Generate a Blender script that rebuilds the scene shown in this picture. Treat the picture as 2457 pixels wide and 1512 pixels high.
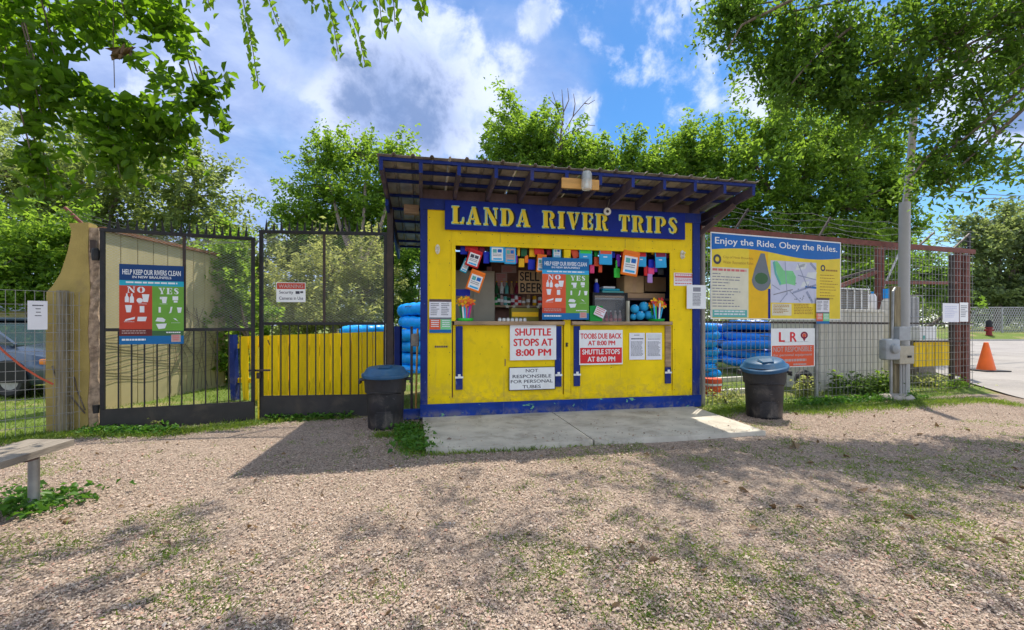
import bpy, math, random
import numpy as np
from mathutils import Vector, Matrix

for o in list(bpy.data.objects):
    bpy.data.objects.remove(o)
SC = bpy.context.scene
COL = SC.collection
R = math.radians

# ------------------------------------------------------------------ camera
F, H, HY, CX = 1050.0, 1.26, 780.0, 1228.5      # focal length and horizon in photo units (2457 wide), eye height
PW, PH = 2457.0, 1512.0
cam_d = bpy.data.cameras.new('camera')
cam = bpy.data.objects.new('camera', cam_d)
COL.objects.link(cam)
cam.location = (0, 0, H)
cam.rotation_euler = (R(90), 0, 0)
cam_d.sensor_width = 36.0
cam_d.lens = 36.0 * F / PW
cam_d.shift_y = (HY - PH / 2) / PW
cam_d.clip_start, cam_d.clip_end = 0.05, 3000
SC.camera = cam

# ------------------------------------------------------------------ sun, sky, exposure
SUN = Vector((0.86, 1.30, 3.26)).normalized()
ELEV = math.asin(SUN.z)
AZ = math.atan2(SUN.x, SUN.y)
sd = bpy.data.lights.new('sun', 'SUN')
sd.energy = 2.2
sd.angle = R(0.6)
sd.color = (1.0, 0.925, 0.80)
so = bpy.data.objects.new('sun', sd)
COL.objects.link(so)
so.rotation_euler = (-SUN).to_track_quat('-Z', 'Y').to_euler()
so.location = (10, 15, 30)
SKY_STRENGTH = 0.15
SC.view_settings.view_transform = 'Standard'
SC.view_settings.look = 'None'
SC.view_settings.exposure = 1.42
SC.view_settings.gamma = 1.0
SC.view_settings.use_curve_mapping = False
SC.render.engine = 'CYCLES'
SC.cycles.max_bounces = 8
SC.cycles.diffuse_bounces = 5
SC.cycles.transmission_bounces = 4
SC.cycles.transparent_max_bounces = 8
SC.cycles.use_denoising = True
SC.cycles.sample_clamp_indirect = 6.0


class NT:
    """small helper to write node trees as expressions"""
    def __init__(s, tree):
        s.t = tree
        s.n = tree.nodes
        s.n.clear()
    def node(s, typ, ins=None, **kw):
        n = s.n.new(typ)
        for k, v in kw.items():
            setattr(n, k, v)
        for k, v in (ins or {}).items():
            s.put(n.inputs[k], v)
        return n
    def put(s, sock, v):
        if isinstance(v, bpy.types.NodeSocket):
            s.t.links.new(v, sock)
        elif v is not None:
            if hasattr(sock, 'default_value') and not isinstance(v, (int, float)) and len(v) == 3 and sock.type == 'RGBA':
                v = (*v, 1)
            sock.default_value = v
    def math(s, op, a, b=0.0, c=0.0, clamp=False):
        n = s.node('ShaderNodeMath', operation=op, use_clamp=clamp)
        s.put(n.inputs[0], a); s.put(n.inputs[1], b); s.put(n.inputs[2], c)
        return n.outputs[0]
    def vmath(s, op, a, b=(0, 0, 0)):
        n = s.node('ShaderNodeVectorMath', operation=op)
        s.put(n.inputs[0], a)
        if op == 'SCALE':
            s.put(n.inputs['Scale'], b)
        else:
            s.put(n.inputs[1], b)
        return n.outputs['Value'] if op in ('LENGTH', 'DISTANCE', 'DOT_PRODUCT') else n.outputs[0]
    def mix(s, fac, a, b, blend='MIX'):
        n = s.node('ShaderNodeMix', data_type='RGBA', blend_type=blend, clamp_factor=True)
        s.put(n.inputs[0], fac); s.put(n.inputs[6], a); s.put(n.inputs[7], b)
        return n.outputs[2]
    def noise(s, vec, scale, detail=4.0, rough=0.5, dist=0.0):
        n = s.node('ShaderNodeTexNoise', {'Scale': scale, 'Detail': detail, 'Roughness': rough, 'Distortion': dist})
        if vec is not None:
            s.put(n.inputs['Vector'], vec)
        return n.outputs['Fac']
    def ramp(s, fac, a, b, smooth=True):
        n = s.node('ShaderNodeMapRange', interpolation_type='SMOOTHSTEP' if smooth else 'LINEAR')
        s.put(n.inputs['Value'], fac)
        n.inputs['From Min'].default_value = a
        n.inputs['From Max'].default_value = b
        return n.outputs['Result']


def pdir(px, py):
    return Vector(((px - CX) / F, 1, (HY - py) / F)).normalized()


def build_world():
    w = bpy.data.worlds.new('World')
    SC.world = w
    w.use_nodes = True
    t = NT(w.node_tree)
    d = t.node('ShaderNodeTexCoord').outputs['Generated']
    sky = t.node('ShaderNodeTexSky', sky_type='NISHITA', sun_disc=False, sun_elevation=ELEV, sun_rotation=AZ, air_density=1.0, dust_density=0.4, ozone_density=2.2)
    hsv = t.node('ShaderNodeHueSaturation', {'Saturation': 1.38, 'Value': 0.42, 'Color': sky.outputs[0]})
    blue = hsv.outputs[0]
    sep = t.node('ShaderNodeSeparateXYZ', {0: d})
    x, y, z = sep.outputs
    zz = t.math('ADD', t.math('MAXIMUM', z, 0.0), 0.28)
    comb = t.node('ShaderNodeCombineXYZ', {0: t.math('DIVIDE', x, zz), 1: t.math('DIVIDE', y, zz), 2: 0.0})
    p = comb.outputs[0]
    n1 = t.noise(p, 1.1, 7, 0.55, 0.5)
    n2 = t.noise(p, 3.2, 9, 0.62, 0.3)
    n3 = t.noise(d, 9.0, 9, 0.62, 0.2)
    n4 = t.noise(d, 3.6, 6, 0.55, 0.6)
    # thin high veil, thicker towards the west (-x)
    bias = t.math('MULTIPLY', x, -0.42)
    veil = t.ramp(t.math('ADD', t.math('ADD', t.math('MULTIPLY', n1, 0.6), t.math('MULTIPLY', n4, 0.45)), bias), 0.42, 0.72)
    veilc = t.mix(t.ramp(n2, 0.38, 0.66), (1.05, 1.35, 2.3), (1.7, 2.0, 2.85))
    col = t.mix(t.math('MULTIPLY', veil, 0.86), blue, veilc)
    # heaped clouds: a bright outer mass and a shaded underside each, ragged by noise
    def blobs(lst, k):
        out = None
        for (px, py, rad) in lst:
            c = pdir(px, py)
            v = t.math('MULTIPLY', t.math('SUBTRACT', 1.0, t.math('DIVIDE', t.vmath('DISTANCE', d, tuple(c)), rad)), k)
            out = v if out is None else t.math('MAXIMUM', out, v)
        return out
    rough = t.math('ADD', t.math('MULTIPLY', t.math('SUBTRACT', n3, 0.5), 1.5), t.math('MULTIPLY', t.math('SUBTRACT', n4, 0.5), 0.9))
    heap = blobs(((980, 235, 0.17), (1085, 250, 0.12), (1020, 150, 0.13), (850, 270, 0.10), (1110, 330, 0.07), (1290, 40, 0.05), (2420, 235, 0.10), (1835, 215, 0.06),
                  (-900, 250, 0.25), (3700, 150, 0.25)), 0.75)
    back = t.math('MULTIPLY', t.math('MULTIPLY', t.math('SUBTRACT', n1, 0.45), 3.0), t.ramp(y, 0.25, -0.2))   # unseen clouds behind the camera, thickened to add fill light
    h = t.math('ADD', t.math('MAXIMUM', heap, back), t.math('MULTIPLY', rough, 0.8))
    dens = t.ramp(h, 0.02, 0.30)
    under = blobs(((940, 265, 0.135), (1010, 300, 0.09), (870, 250, 0.07), (2430, 255, 0.05), (700, 60, 0.09), (-900, 280, 0.2), (3700, 180, 0.2)), 1.0)
    core = t.math('MULTIPLY', t.ramp(t.math('ADD', under, t.math('MULTIPLY', rough, 1.7)), -0.1, 0.75), 0.9)
    wht = t.mix(t.ramp(n3, 0.36, 0.60), (2.9, 3.4, 4.4), (4.6, 4.8, 5.2))
    cl = t.mix(core, wht, (0.95, 1.45, 2.4))
    # cloud colour dimmed in view, brightened behind the camera as added fill
    rear_fill = t.ramp(y, 0.35, -0.35)
    cl = t.mix(rear_fill, t.mix(1.0, cl, (0.50, 0.53, 0.63), 'MULTIPLY'), t.mix(1.0, cl, (1.25, 1.22, 1.18), 'MULTIPLY'))
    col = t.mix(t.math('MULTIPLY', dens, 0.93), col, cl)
    # whitish air near the horizon
    col = t.mix(t.math('MULTIPLY', t.ramp(z, 0.16, -0.02), 0.45), col, (2.4, 2.9, 3.8))
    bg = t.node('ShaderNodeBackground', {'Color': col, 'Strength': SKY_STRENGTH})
    out = t.node('ShaderNodeOutputWorld', {'Surface': bg.outputs[0]})


build_world()

# ------------------------------------------------------------------ geometry helpers
GZ = -0.06
rng = np.random.default_rng(7)
random.seed(7)


def at(px, py, Y):
    return Vector(((px - CX) / F * Y, Y, H + (HY - py) / F * Y))


def gp(px, py, z=GZ):
    return at(px, py, (H - z) * F / (py - HY))


class Plane:
    """an upright plane through O, turned by a; local axes u (along), v (away from the camera), z"""
    def __init__(s, O, a):
        s.O = Vector((O[0], O[1], 0)); s.a = a
        s.c, s.s = math.cos(a), math.sin(a)
    def loc(s, px, py, v=0.0):
        r = (px - CX) / F
        u = (r * (s.O.y + v * s.c) - s.O.x + v * s.s) / (s.c - r * s.s)
        Y = s.O.y + u * s.s + v * s.c
        return u, H + (HY - py) / F * Y
    def w(s, u, v, z):
        return Vector((s.O.x + u * s.c - v * s.s, s.O.y + u * s.s + v * s.c, z))


class MB:
    """collects shapes; build() links them as ONE mesh object"""
    def __init__(s):
        s.v, s.f, s.m, s.mats = [], [], [], []
    def mi(s, m):
        if m not in s.mats:
            s.mats.append(m)
        return s.mats.index(m)
    def add(s, vs, fs, m):
        k = len(s.v); i = s.mi(m)
        s.v += [tuple(v) for v in vs]
        s.f += [tuple(j + k for j in f) for f in fs]
        s.m += [i] * len(fs)
        return s
    def box(s, x0, x1, y0, y1, z0, z1, m, ch=0.0):
        if x1 < x0: x0, x1 = x1, x0
        if y1 < y0: y0, y1 = y1, y0
        if z1 < z0: z0, z1 = z1, z0
        if ch:
            return s.cbox(x0, x1, y0, y1, z0, z1, m, ch)
        vs = [(x, y, z) for z in (z0, z1) for y in (y0, y1) for x in (x0, x1)]
        return s.add(vs, [(0, 2, 3, 1), (4, 5, 7, 6), (0, 1, 5, 4), (1, 3, 7, 5), (3, 2, 6, 7), (2, 0, 4, 6)], m)
    def cbox(s, x0, x1, y0, y1, z0, z1, m, c):
        """box with its edges cut off"""
        import bmesh
        bm = bmesh.new()
        bmesh.ops.create_cube(bm, size=1)
        bmesh.ops.scale(bm, vec=(x1 - x0, y1 - y0, z1 - z0), verts=bm.verts)
        bmesh.ops.translate(bm, vec=((x0 + x1) / 2, (y0 + y1) / 2, (z0 + z1) / 2), verts=bm.verts)
        bmesh.ops.bevel(bm, geom=bm.edges[:], offset=c, segments=2, affect='EDGES', profile=0.5)
        bm.verts.index_update()
        s.add([v.co[:] for v in bm.verts], [[v.index for v in f.verts] for f in bm.faces], m)
        bm.free()
        return s
    def beam(s, p, q, w, h, m, up=(0, 0, 1)):
        """bar of section w x h from p to q (its top edge faces up)"""
        p, q = Vector(p), Vector(q)
        d = (q - p).normalized(); up = Vector(up)
        a = d.cross(up)
        if a.length < 1e-4:
            a = d.cross(Vector((1, 0, 0)))
        a.normalize(); b = a.cross(d)
        vs = []
        for c in (p, q):
            for i, j in ((-1, -1), (1, -1), (1, 1), (-1, 1)):
                vs.append(c + a * (i * w / 2) + b * (j * h / 2))
        return s.add(vs, [(0, 3, 2, 1), (4, 5, 6, 7), (0, 1, 5, 4), (1, 2, 6, 5), (2, 3, 7, 6), (3, 0, 4, 7)], m)
    def tube(s, pts, r, m, n=6, cap=True):
        pts = [Vector(p) for p in pts]
        rs = r if isinstance(r, (list, tuple)) else [r] * len(pts)
        vs, fs = [], []
        ref = None
        for i, p in enumerate(pts):
            d = (pts[min(i + 1, len(pts) - 1)] - pts[max(i - 1, 0)]).normalized()
            if ref is None:
                ref = d.orthogonal().normalized()
            a = (ref - d * ref.dot(d))
            a = a.normalized() if a.length > 1e-5 else d.orthogonal().normalized()
            ref = a
            b = d.cross(a)
            for k in range(n):
                t = 2 * math.pi * k / n
                vs.append(p + (a * math.cos(t) + b * math.sin(t)) * rs[i])
        for i in range(len(pts) - 1):
            for k in range(n):
                k2 = (k + 1) % n
                fs.append((i * n + k, i * n + k2, (i + 1) * n + k2, (i + 1) * n + k))
        if cap:
            fs.append(tuple(range(n - 1, -1, -1)))
            fs.append(tuple(range((len(pts) - 1) * n, len(pts) * n)))
        return s.add(vs, fs, m)
    def lathe(s, prof, m, n=24, c=(0, 0), fn=None, tilt=None):
        vs, fs = [], []
        for (r, z) in prof:
            for k in range(n):
                t = 2 * math.pi * k / n
                rr = fn(r, z, t) if fn else r
                v = Vector((rr * math.cos(t), rr * math.sin(t), z))
                if tilt: v = tilt @ v
                vs.append((c[0] + v.x, c[1] + v.y, v.z))
        for i in range(len(prof) - 1):
            for k in range(n):
                k2 = (k + 1) % n
                fs.append((i * n + k, i * n + k2, (i + 1) * n + k2, (i + 1) * n + k))
        if prof[0][0] > 1e-6: fs.append(tuple(range(n - 1, -1, -1)))
        if prof[-1][0] > 1e-6: fs.append(tuple(range((len(prof) - 1) * n, len(prof) * n)))
        return s.add(vs, fs, m)
    def poly(s, pts, y, m):
        """flat shape in the xz plane facing -y"""
        a = sum(pts[i][0] * pts[(i + 1) % len(pts)][1] - pts[(i + 1) % len(pts)][0] * pts[i][1] for i in range(len(pts)))
        if a < 0: pts = pts[::-1]
        return s.add([(x, y, z) for x, z in pts], [tuple(range(len(pts)))], m)
    def prism(s, pts, y0, y1, m):
        a = sum(pts[i][0] * pts[(i + 1) % len(pts)][1] - pts[(i + 1) % len(pts)][0] * pts[i][1] for i in range(len(pts)))
        if a < 0: pts = pts[::-1]
        n = len(pts)
        vs = [(x, y0, z) for x, z in pts] + [(x, y1, z) for x, z in pts]
        fs = [tuple(range(n)), tuple(range(2 * n - 1, n - 1, -1))]
        fs += [(i, i + n, (i + 1) % n + n, (i + 1) % n) for i in range(n)]
        return s.add(vs, fs, m)
    def rect(s, x0, x1, z0, z1, y, m):
        return s.poly([(x0, z0), (x1, z0), (x1, z1), (x0, z1)], y, m)
    def text(s, body, x0, x1, z0, z1, y, m, bold=0.0, fit=True, align='C', only=None):
        """lettering filling the box x0..x1, z0..z1 (fit), or z-fitted only; only = index of one letter"""
        chars, (a, b, c, d) = glyphs(body)
        kz = (z1 - z0) / (d - c)
        kx = (x1 - x0) / (b - a) if fit else kz
        off = x0 if fit or align == 'L' else (x0 + x1) / 2 - (b - a) * kx / 2
        sh = [(0, 0)] if not bold else [(-bold, 0), (bold, 0), (0, bold * .6), (0, -bold * .6), (0, 0)]
        for i, (vs, fs) in enumerate(chars):
            if only is not None and i != only: continue
            for q, (dx, dz) in enumerate(sh):
                s.add([(off + (p - a + dx) * kx, y - q * 0.00003, z0 + (w - c + dz) * kz) for p, w in vs], fs, m)
        return s
    def dashes(s, x0, x1, z0, z1, n, y, m, fill=0.5, ragged=0.35, sd=1):
        """lines of print too small to read"""
        rr = random.Random(sd)
        st = (z1 - z0) / n
        for i in range(n):
            zt = z1 - i * st
            e = x1 - (x1 - x0) * ragged * rr.random()
            x = x0
            while x < e - 1e-6:
                L = min((x1 - x0) * rr.uniform(0.05, 0.16), e - x)
                s.rect(x, x + L, zt - st * fill, zt, y, m)
                x += L + (x1 - x0) * 0.022
        return s
    def xf(s, M, start=0):
        for i in range(start, len(s.v)):
            s.v[i] = tuple(M @ Vector(s.v[i]))
        return s
    def build(s, name, parent=None, smooth=False, **props):
        me = bpy.data.meshes.new(name)
        me.from_pydata(s.v, [], s.f)
        for m in s.mats:
            me.materials.append(M[m] if isinstance(m, str) else m)
        me.polygons.foreach_set('material_index', s.m)
        if smooth:
            me.polygons.foreach_set('use_smooth', [True] * len(s.f))
            me.set_sharp_from_angle(angle=R(38))
        me.update()
        o = bpy.data.objects.new(name, me)
        COL.objects.link(o)
        if parent: o.parent = parent
        for k, v in props.items(): o[k] = v
        return o


_gl = {}


def glyphs(body):
    """outline faces of a line of text, one entry per letter (pieces that overlap along the line belong together)"""
    if body not in _gl:
        c = bpy.data.curves.new('lettering', 'FONT')
        c.body = body; c.size = 1; c.resolution_u = 3
        o = bpy.data.objects.new('lettering', c)
        me = bpy.data.meshes.new_from_object(o)
        V = [(v.co.x, v.co.y) for v in me.vertices]; P = [tuple(p.vertices) for p in me.polygons]
        bpy.data.objects.remove(o); bpy.data.curves.remove(c); bpy.data.meshes.remove(me)
        par = list(range(len(V)))
        def root(i):
            while par[i] != i:
                par[i] = par[par[i]]; i = par[i]
            return i
        for p in P:
            for k in p[1:]: par[root(k)] = root(p[0])
        isl = {}
        for p in P: isl.setdefault(root(p[0]), []).append(p)
        items = sorted(((min(V[i][0] for p in ps for i in p), max(V[i][0] for p in ps for i in p), ps) for ps in isl.values()), key=lambda t: t[0])
        groups = []
        for lo, hi, ps in items:
            if groups and min(hi, groups[-1][1]) - max(lo, groups[-1][0]) > 0.3 * min(hi - lo, groups[-1][1] - groups[-1][0]):
                groups[-1][1] = max(hi, groups[-1][1]); groups[-1][2] += ps
            else:
                groups.append([lo, hi, list(ps)])
        out = []
        for lo, hi, ps in groups:
            ids = sorted({i for p in ps for i in p}); mp = {i: k for k, i in enumerate(ids)}
            out.append(([V[i] for i in ids], [tuple(mp[i] for i in p) for p in ps]))
        xs = [v[0] for v in V]; zs = [v[1] for v in V]
        _gl[body] = (out, (min(xs), max(xs), min(zs), max(zs)))
    return _gl[body]


def letters(root, body, x0, x1, z0, z1, y, m, bold=0.0):
    """each letter of a line as its own part"""
    for i in range(len(glyphs(body)[0])):
        mb = MB(); mb.text(body, x0, x1, z0, z1, y, m, bold, only=i); mb.build('letter', root)


def thing(name, label, cat, loc=(0, 0, 0), rz=0.0, group=None):
    o = bpy.data.objects.new(name, None)
    o.empty_display_size = 0.1
    COL.objects.link(o)
    o.location = loc; o.rotation_euler = (0, 0, rz)
    o['label'] = label; o['category'] = cat
    if group: o['group'] = group
    return o


def tag(o, label, cat, group=None):
    o['label'] = label; o['category'] = cat
    if group: o['group'] = group
    return o


def link(name, me, parent, loc=(0, 0, 0), rot=(0, 0, 0), scale=(1, 1, 1)):
    """another object on a shared mesh"""
    o = bpy.data.objects.new(name, me)
    COL.objects.link(o)
    o.parent = parent
    o.location = loc; o.rotation_euler = rot; o.scale = scale
    return o


def copy_tree(o, parent=None):
    c = o.copy(); COL.objects.link(c); c.parent = parent
    for ch in o.children:
        copy_tree(ch, c)
    return c


# ------------------------------------------------------------------ materials
M = {}


def pbr(name, col, rough=0.6, metal=0.0, var=0.12, vscale=6.0, bump=0.0, bscale=40.0, dirt=None, dirt_amt=0.0, dscale=3.0, dth=(0.52, 0.72),
        stretch=(1, 1, 1), spec=0.4, isl=0.0, wear=None, wth=(0.62, 0.66), wscale=12.0, splash=None):
    """painted / wooden / plastic surface: base colour with mottling, dirt patches, chipped spots and fine relief"""
    m = bpy.data.materials.new(name); m.use_nodes = True
    t = NT(m.node_tree)
    co = t.node('ShaderNodeTexCoord').outputs['Object']
    if stretch != (1, 1, 1):
        co = t.node('ShaderNodeMapping', {'Vector': co, 'Scale': stretch}).outputs[0]
    n = t.noise(co, vscale, 6, 0.6)
    lo = tuple(c * (1 - var) for c in col); hi = tuple(min(1, c * (1 + var)) for c in col)
    c = t.mix(t.ramp(n, 0.3, 0.7), lo, hi)
    if isl:
        rnd = t.node('ShaderNodeObjectInfo').outputs['Random']
        k = t.math('ADD', 1 - isl, t.math('MULTIPLY', rnd, 2 * isl))
        c = t.mix(1.0, c, t.node('ShaderNodeCombineXYZ', {0: k, 1: k, 2: k}).outputs[0], 'MULTIPLY')
    if dirt:
        dn = t.noise(co, dscale, 8, 0.68, 0.4)
        c = t.mix(t.math('MULTIPLY', t.ramp(dn, *dth), dirt_amt), c, dirt)
    if wear:
        wn = t.noise(co, wscale, 6, 0.6, 0.8)
        c = t.mix(t.ramp(wn, *wth), c, wear)
    if splash:      # mud thrown up from the ground and old run marks
        oc = t.node('ShaderNodeTexCoord').outputs['Object']
        z = t.node('ShaderNodeSeparateXYZ', {0: oc}).outputs[2]
        mud = t.math('MULTIPLY', t.ramp(z, splash[1], 0.02), t.ramp(t.noise(oc, 7, 8, 0.7, 0.5), 0.42, 0.62))
        c = t.mix(t.math('MULTIPLY', mud, 0.55), c, splash[0])
        run = t.noise(t.node('ShaderNodeMapping', {'Vector': oc, 'Scale': (16, 16, 0.9)}).outputs[0], 1.0, 5, 0.6)
        run = t.math('MULTIPLY', t.ramp(run, 0.58, 0.74), t.ramp(t.noise(oc, 1.6, 3), 0.42, 0.6))
        c = t.mix(t.math('MULTIPLY', run, 0.35), c, splash[0])
    b = t.node('ShaderNodeBsdfPrincipled', {'Base Color': c, 'Metallic': metal, 'Specular IOR Level': spec})
    t.put(b.inputs['Roughness'], t.math('ADD', rough - 0.08, t.math('MULTIPLY', n, 0.16)))
    if bump:
        bn = t.node('ShaderNodeBump', {'Strength': bump, 'Distance': 0.01, 'Height': t.noise(co, bscale, 6, 0.6)})
        t.put(b.inputs['Normal'], bn.outputs[0])
    t.node('ShaderNodeOutputMaterial', {0: b.outputs[0]})
    M[name] = m
    return m


def leafmat(name, dark, light, trans=0.45, tcol=None, scale=1.2):
    m = bpy.data.materials.new(name); m.use_nodes = True
    t = NT(m.node_tree)
    g = t.node('ShaderNodeNewGeometry')
    co = t.node('ShaderNodeTexCoord').outputs['Object']
    n = t.noise(co, scale, 3)
    k = t.math('ADD', t.math('MULTIPLY', g.outputs['Random Per Island'], 0.6), t.math('MULTIPLY', t.ramp(n, 0.35, 0.65), 0.4))
    c = t.mix(k, dark, light)
    tc = t.mix(k, tuple(x * q for x, q in zip(tcol or dark, (2.1, 2.0, 1.2))), tuple(min(1, x * q) for x, q in zip(light if tcol is None else tuple(max(p, q) for p, q in zip(tcol, light)), (2.6, 2.4, 1.2))))
    b = t.node('ShaderNodeBsdfPrincipled', {'Base Color': c, 'Roughness': 0.45, 'Specular IOR Level': 0.3})
    tr = t.node('ShaderNodeBsdfTranslucent', {'Color': tc})
    mx = t.node('ShaderNodeMixShader', {0: trans, 1: b.outputs[0], 2: tr.outputs[0]})
    t.node('ShaderNodeOutputMaterial', {0: mx.outputs[0]})
    M[name] = m
    return m


def glassmat(name, col, rough=0.03, alpha=0.35):
    m = bpy.data.materials.new(name); m.use_nodes = True
    t = NT(m.node_tree)
    b = t.node('ShaderNodeBsdfPrincipled', {'Base Color': col, 'Roughness': rough, 'Alpha': alpha, 'Specular IOR Level': 0.6})
    t.node('ShaderNodeOutputMaterial', {0: b.outputs[0]})
    M[name] = m


YEL = (0.88, 0.615, 0.001)
pbr('yellow_paint', YEL, 0.5, var=0.09, vscale=2.5, dirt=(0.34, 0.23, 0.03), dirt_amt=0.5, dscale=3.8, dth=(0.54, 0.78), bump=0.12, bscale=30, stretch=(1, 1, 0.7), spec=0.2, wear=(0.22, 0.15, 0.04), wth=(0.685, 0.72), wscale=26, splash=((0.36, 0.25, 0.07), 0.75))
pbr('yellow_board', (0.86, 0.57, 0.002), 0.6, spec=0.2, var=0.1, vscale=3, dirt=(0.3, 0.2, 0.03), dirt_amt=0.5, stretch=(3, 3, 0.6), bump=0.15, isl=0.12)
pbr('navy_paint', (0.010, 0.026, 0.17), 0.55, spec=0.2, var=0.2, vscale=4, dirt=(0.06, 0.05, 0.09), dirt_amt=0.5, bump=0.15, bscale=25, stretch=(1, 1, 0.6), wear=(0.12, 0.16, 0.36), wth=(0.66, 0.70), wscale=20, splash=((0.16, 0.15, 0.16), 0.6))
pbr('navy_base', (0.006, 0.034, 0.23), 0.55, spec=0.2, var=0.2, vscale=4, bump=0.2, bscale=25, wear=(0.16, 0.42, 0.20), wth=(0.635, 0.66), wscale=9, splash=((0.22, 0.19, 0.15), 0.12), stretch=(0.6, 1, 1.6), dirt=(0.04, 0.07, 0.14), dirt_amt=0.5)
pbr('sign_blue', (0.003, 0.018, 0.22), 0.55, spec=0.2, var=0.15, vscale=3, dirt=(0.03, 0.06, 0.2), dirt_amt=0.5, bump=0.05)
pbr('rafter_wood', (0.080, 0.062, 0.095), 0.7, var=0.25, vscale=5, stretch=(1, 1, 1), dirt=(0.18, 0.12, 0.07), dirt_amt=0.6, dscale=5, bump=0.3, bscale=30)
pbr('brown_wood', (0.11, 0.072, 0.066), 0.75, var=0.25, vscale=6, bump=0.3, dirt=(0.05, 0.04, 0.06), dirt_amt=0.6)
pbr('dark_interior', (0.20, 0.10, 0.07), 0.8, var=0.3, vscale=4, bump=0.2)
pbr('worn_wood', (0.36, 0.24, 0.14), 0.75, var=0.3, vscale=7, stretch=(0.5, 3, 3), dirt=(0.11, 0.06, 0.03), dirt_amt=0.7, bump=0.4, bscale=30)
pbr('grey_wood', (0.24, 0.205, 0.165), 0.85, var=0.25, vscale=5, stretch=(4, 0.5, 4), dirt=(0.12, 0.10, 0.085), dirt_amt=0.7, bump=0.5, bscale=25)
pbr('post_wood', (0.25, 0.205, 0.12), 0.85, var=0.3, vscale=5, stretch=(5, 5, 0.5), dirt=(0.08, 0.065, 0.045), dirt_amt=0.7, bump=0.5, bscale=25)
pbr('new_wood', (0.55, 0.29, 0.075), 0.6, var=0.15, vscale=5, stretch=(0.5, 3, 3), bump=0.15)
pbr('roof_metal', (0.36, 0.32, 0.26), 0.55, metal=0.3, var=0.3, vscale=5, dirt=(0.10, 0.075, 0.05), dirt_amt=0.8, dscale=3)
pbr('concrete', (0.50, 0.46, 0.385), 0.85, var=0.14, vscale=3, dirt=(0.25, 0.215, 0.17), dirt_amt=0.75, dscale=2.0, dth=(0.47, 0.7), bump=0.25, bscale=90, wear=(0.27, 0.25, 0.22), wth=(0.64, 0.7), wscale=30)
pbr('stucco', (0.40, 0.30, 0.095), 0.9, var=0.14, vscale=2.5, dirt=(0.24, 0.18, 0.09), dirt_amt=0.6, dscale=2, bump=0.5, bscale=45)
pbr('rubble', (0.40, 0.29, 0.20), 0.95, var=0.4, vscale=16, dirt=(0.14, 0.09, 0.06), dirt_amt=0.8, dscale=9, bump=1.0, bscale=22)
pbr('cream_panel', (0.44, 0.375, 0.20), 0.75, var=0.08, vscale=2, dirt=(0.38, 0.30, 0.17), dirt_amt=0.5, dscale=2, isl=0.05, bump=0.08)
pbr('roof_brown', (0.22, 0.10, 0.045), 0.8, var=0.3, vscale=6)
pbr('gate_iron', (0.020, 0.019, 0.020), 0.5, metal=0.2, var=0.3, vscale=8, dirt=(0.07, 0.045, 0.03), dirt_amt=0.5, dscale=6)
pbr('gate_plate', (0.030, 0.027, 0.025), 0.55, var=0.2, vscale=4, dirt=(0.085, 0.065, 0.045), dirt_amt=0.6, dscale=3, bump=0.1)
pbr('brown_iron', (0.05, 0.034, 0.027), 0.6, metal=0.1, var=0.3, vscale=8, dirt=(0.11, 0.06, 0.035), dirt_amt=0.5)
pbr('gate_mesh', (0.48, 0.47, 0.45), 0.5, metal=0.2, var=0.2, vscale=4)
pbr('mesh_wire', (0.24, 0.235, 0.22), 0.5, metal=0.4, var=0.25, vscale=4)
pbr('rust_red', (0.175, 0.055, 0.038), 0.7, var=0.3, vscale=7, dirt=(0.08, 0.03, 0.02), dirt_amt=0.6, dscale=7)
pbr('galv', (0.34, 0.34, 0.33), 0.45, metal=0.6, var=0.2, vscale=6, dirt=(0.22, 0.18, 0.13), dirt_amt=0.5)
pbr('grey_pole', (0.33, 0.29, 0.23), 0.6, metal=0.1, var=0.2, vscale=6, stretch=(3, 3, 0.6), dirt=(0.16, 0.13, 0.1), dirt_amt=0.6)
pbr('pvc', (0.37, 0.365, 0.35), 0.45, var=0.05, vscale=3, dirt=(0.36, 0.34, 0.30), dirt_amt=0.5)
pbr('meter_grey', (0.32, 0.34, 0.35), 0.45, var=0.08, vscale=5, dirt=(0.2, 0.19, 0.17), dirt_amt=0.5)
pbr('beige_box', (0.40, 0.36, 0.27), 0.55, var=0.1, dirt=(0.22, 0.18, 0.12), dirt_amt=0.5)
pbr('white_panel', (0.68, 0.64, 0.55), 0.6, var=0.07, dirt=(0.42, 0.38, 0.30), dirt_amt=0.6, dscale=2)
pbr('white', (0.80, 0.80, 0.78), 0.45, var=0.03, dirt=(0.6, 0.58, 0.54), dirt_amt=0.35)
pbr('paper', (0.78, 0.77, 0.80), 0.7, var=0.03)
pbr('bin_plastic', (0.022, 0.021, 0.024), 0.5, var=0.3, vscale=6, dirt=(0.11, 0.095, 0.08), dirt_amt=0.65, dscale=5, wear=(0.16, 0.15, 0.14), wth=(0.67, 0.70), wscale=30, splash=((0.20, 0.165, 0.13), 0.22), bump=0.06, bscale=60)
pbr('lid_blue', (0.018, 0.085, 0.18), 0.42, var=0.15, vscale=5, dirt=(0.10, 0.14, 0.16), dirt_amt=0.5)
pbr('tube_blue', (0.004, 0.34, 0.95), 0.35, var=0.2, vscale=3, dirt=(0.004, 0.18, 0.70), dirt_amt=0.6, dscale=3)
pbr('tube_deep', (0.004, 0.22, 0.85), 0.35, var=0.2, vscale=3, dirt=(0.004, 0.10, 0.55), dirt_amt=0.6, dscale=3)
pbr('cone_orange', (0.85, 0.14, 0.012), 0.45, var=0.06)
pbr('rubber', (0.03, 0.03, 0.03), 0.7, var=0.2)
pbr('car_paint', (0.085, 0.115, 0.16), 0.22, metal=0.5, var=0.05, spec=0.6)
pbr('chrome', (0.55, 0.55, 0.56), 0.2, metal=0.9, var=0.05)
pbr('amber', (0.75, 0.22, 0.03), 0.3, var=0.05)
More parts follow.
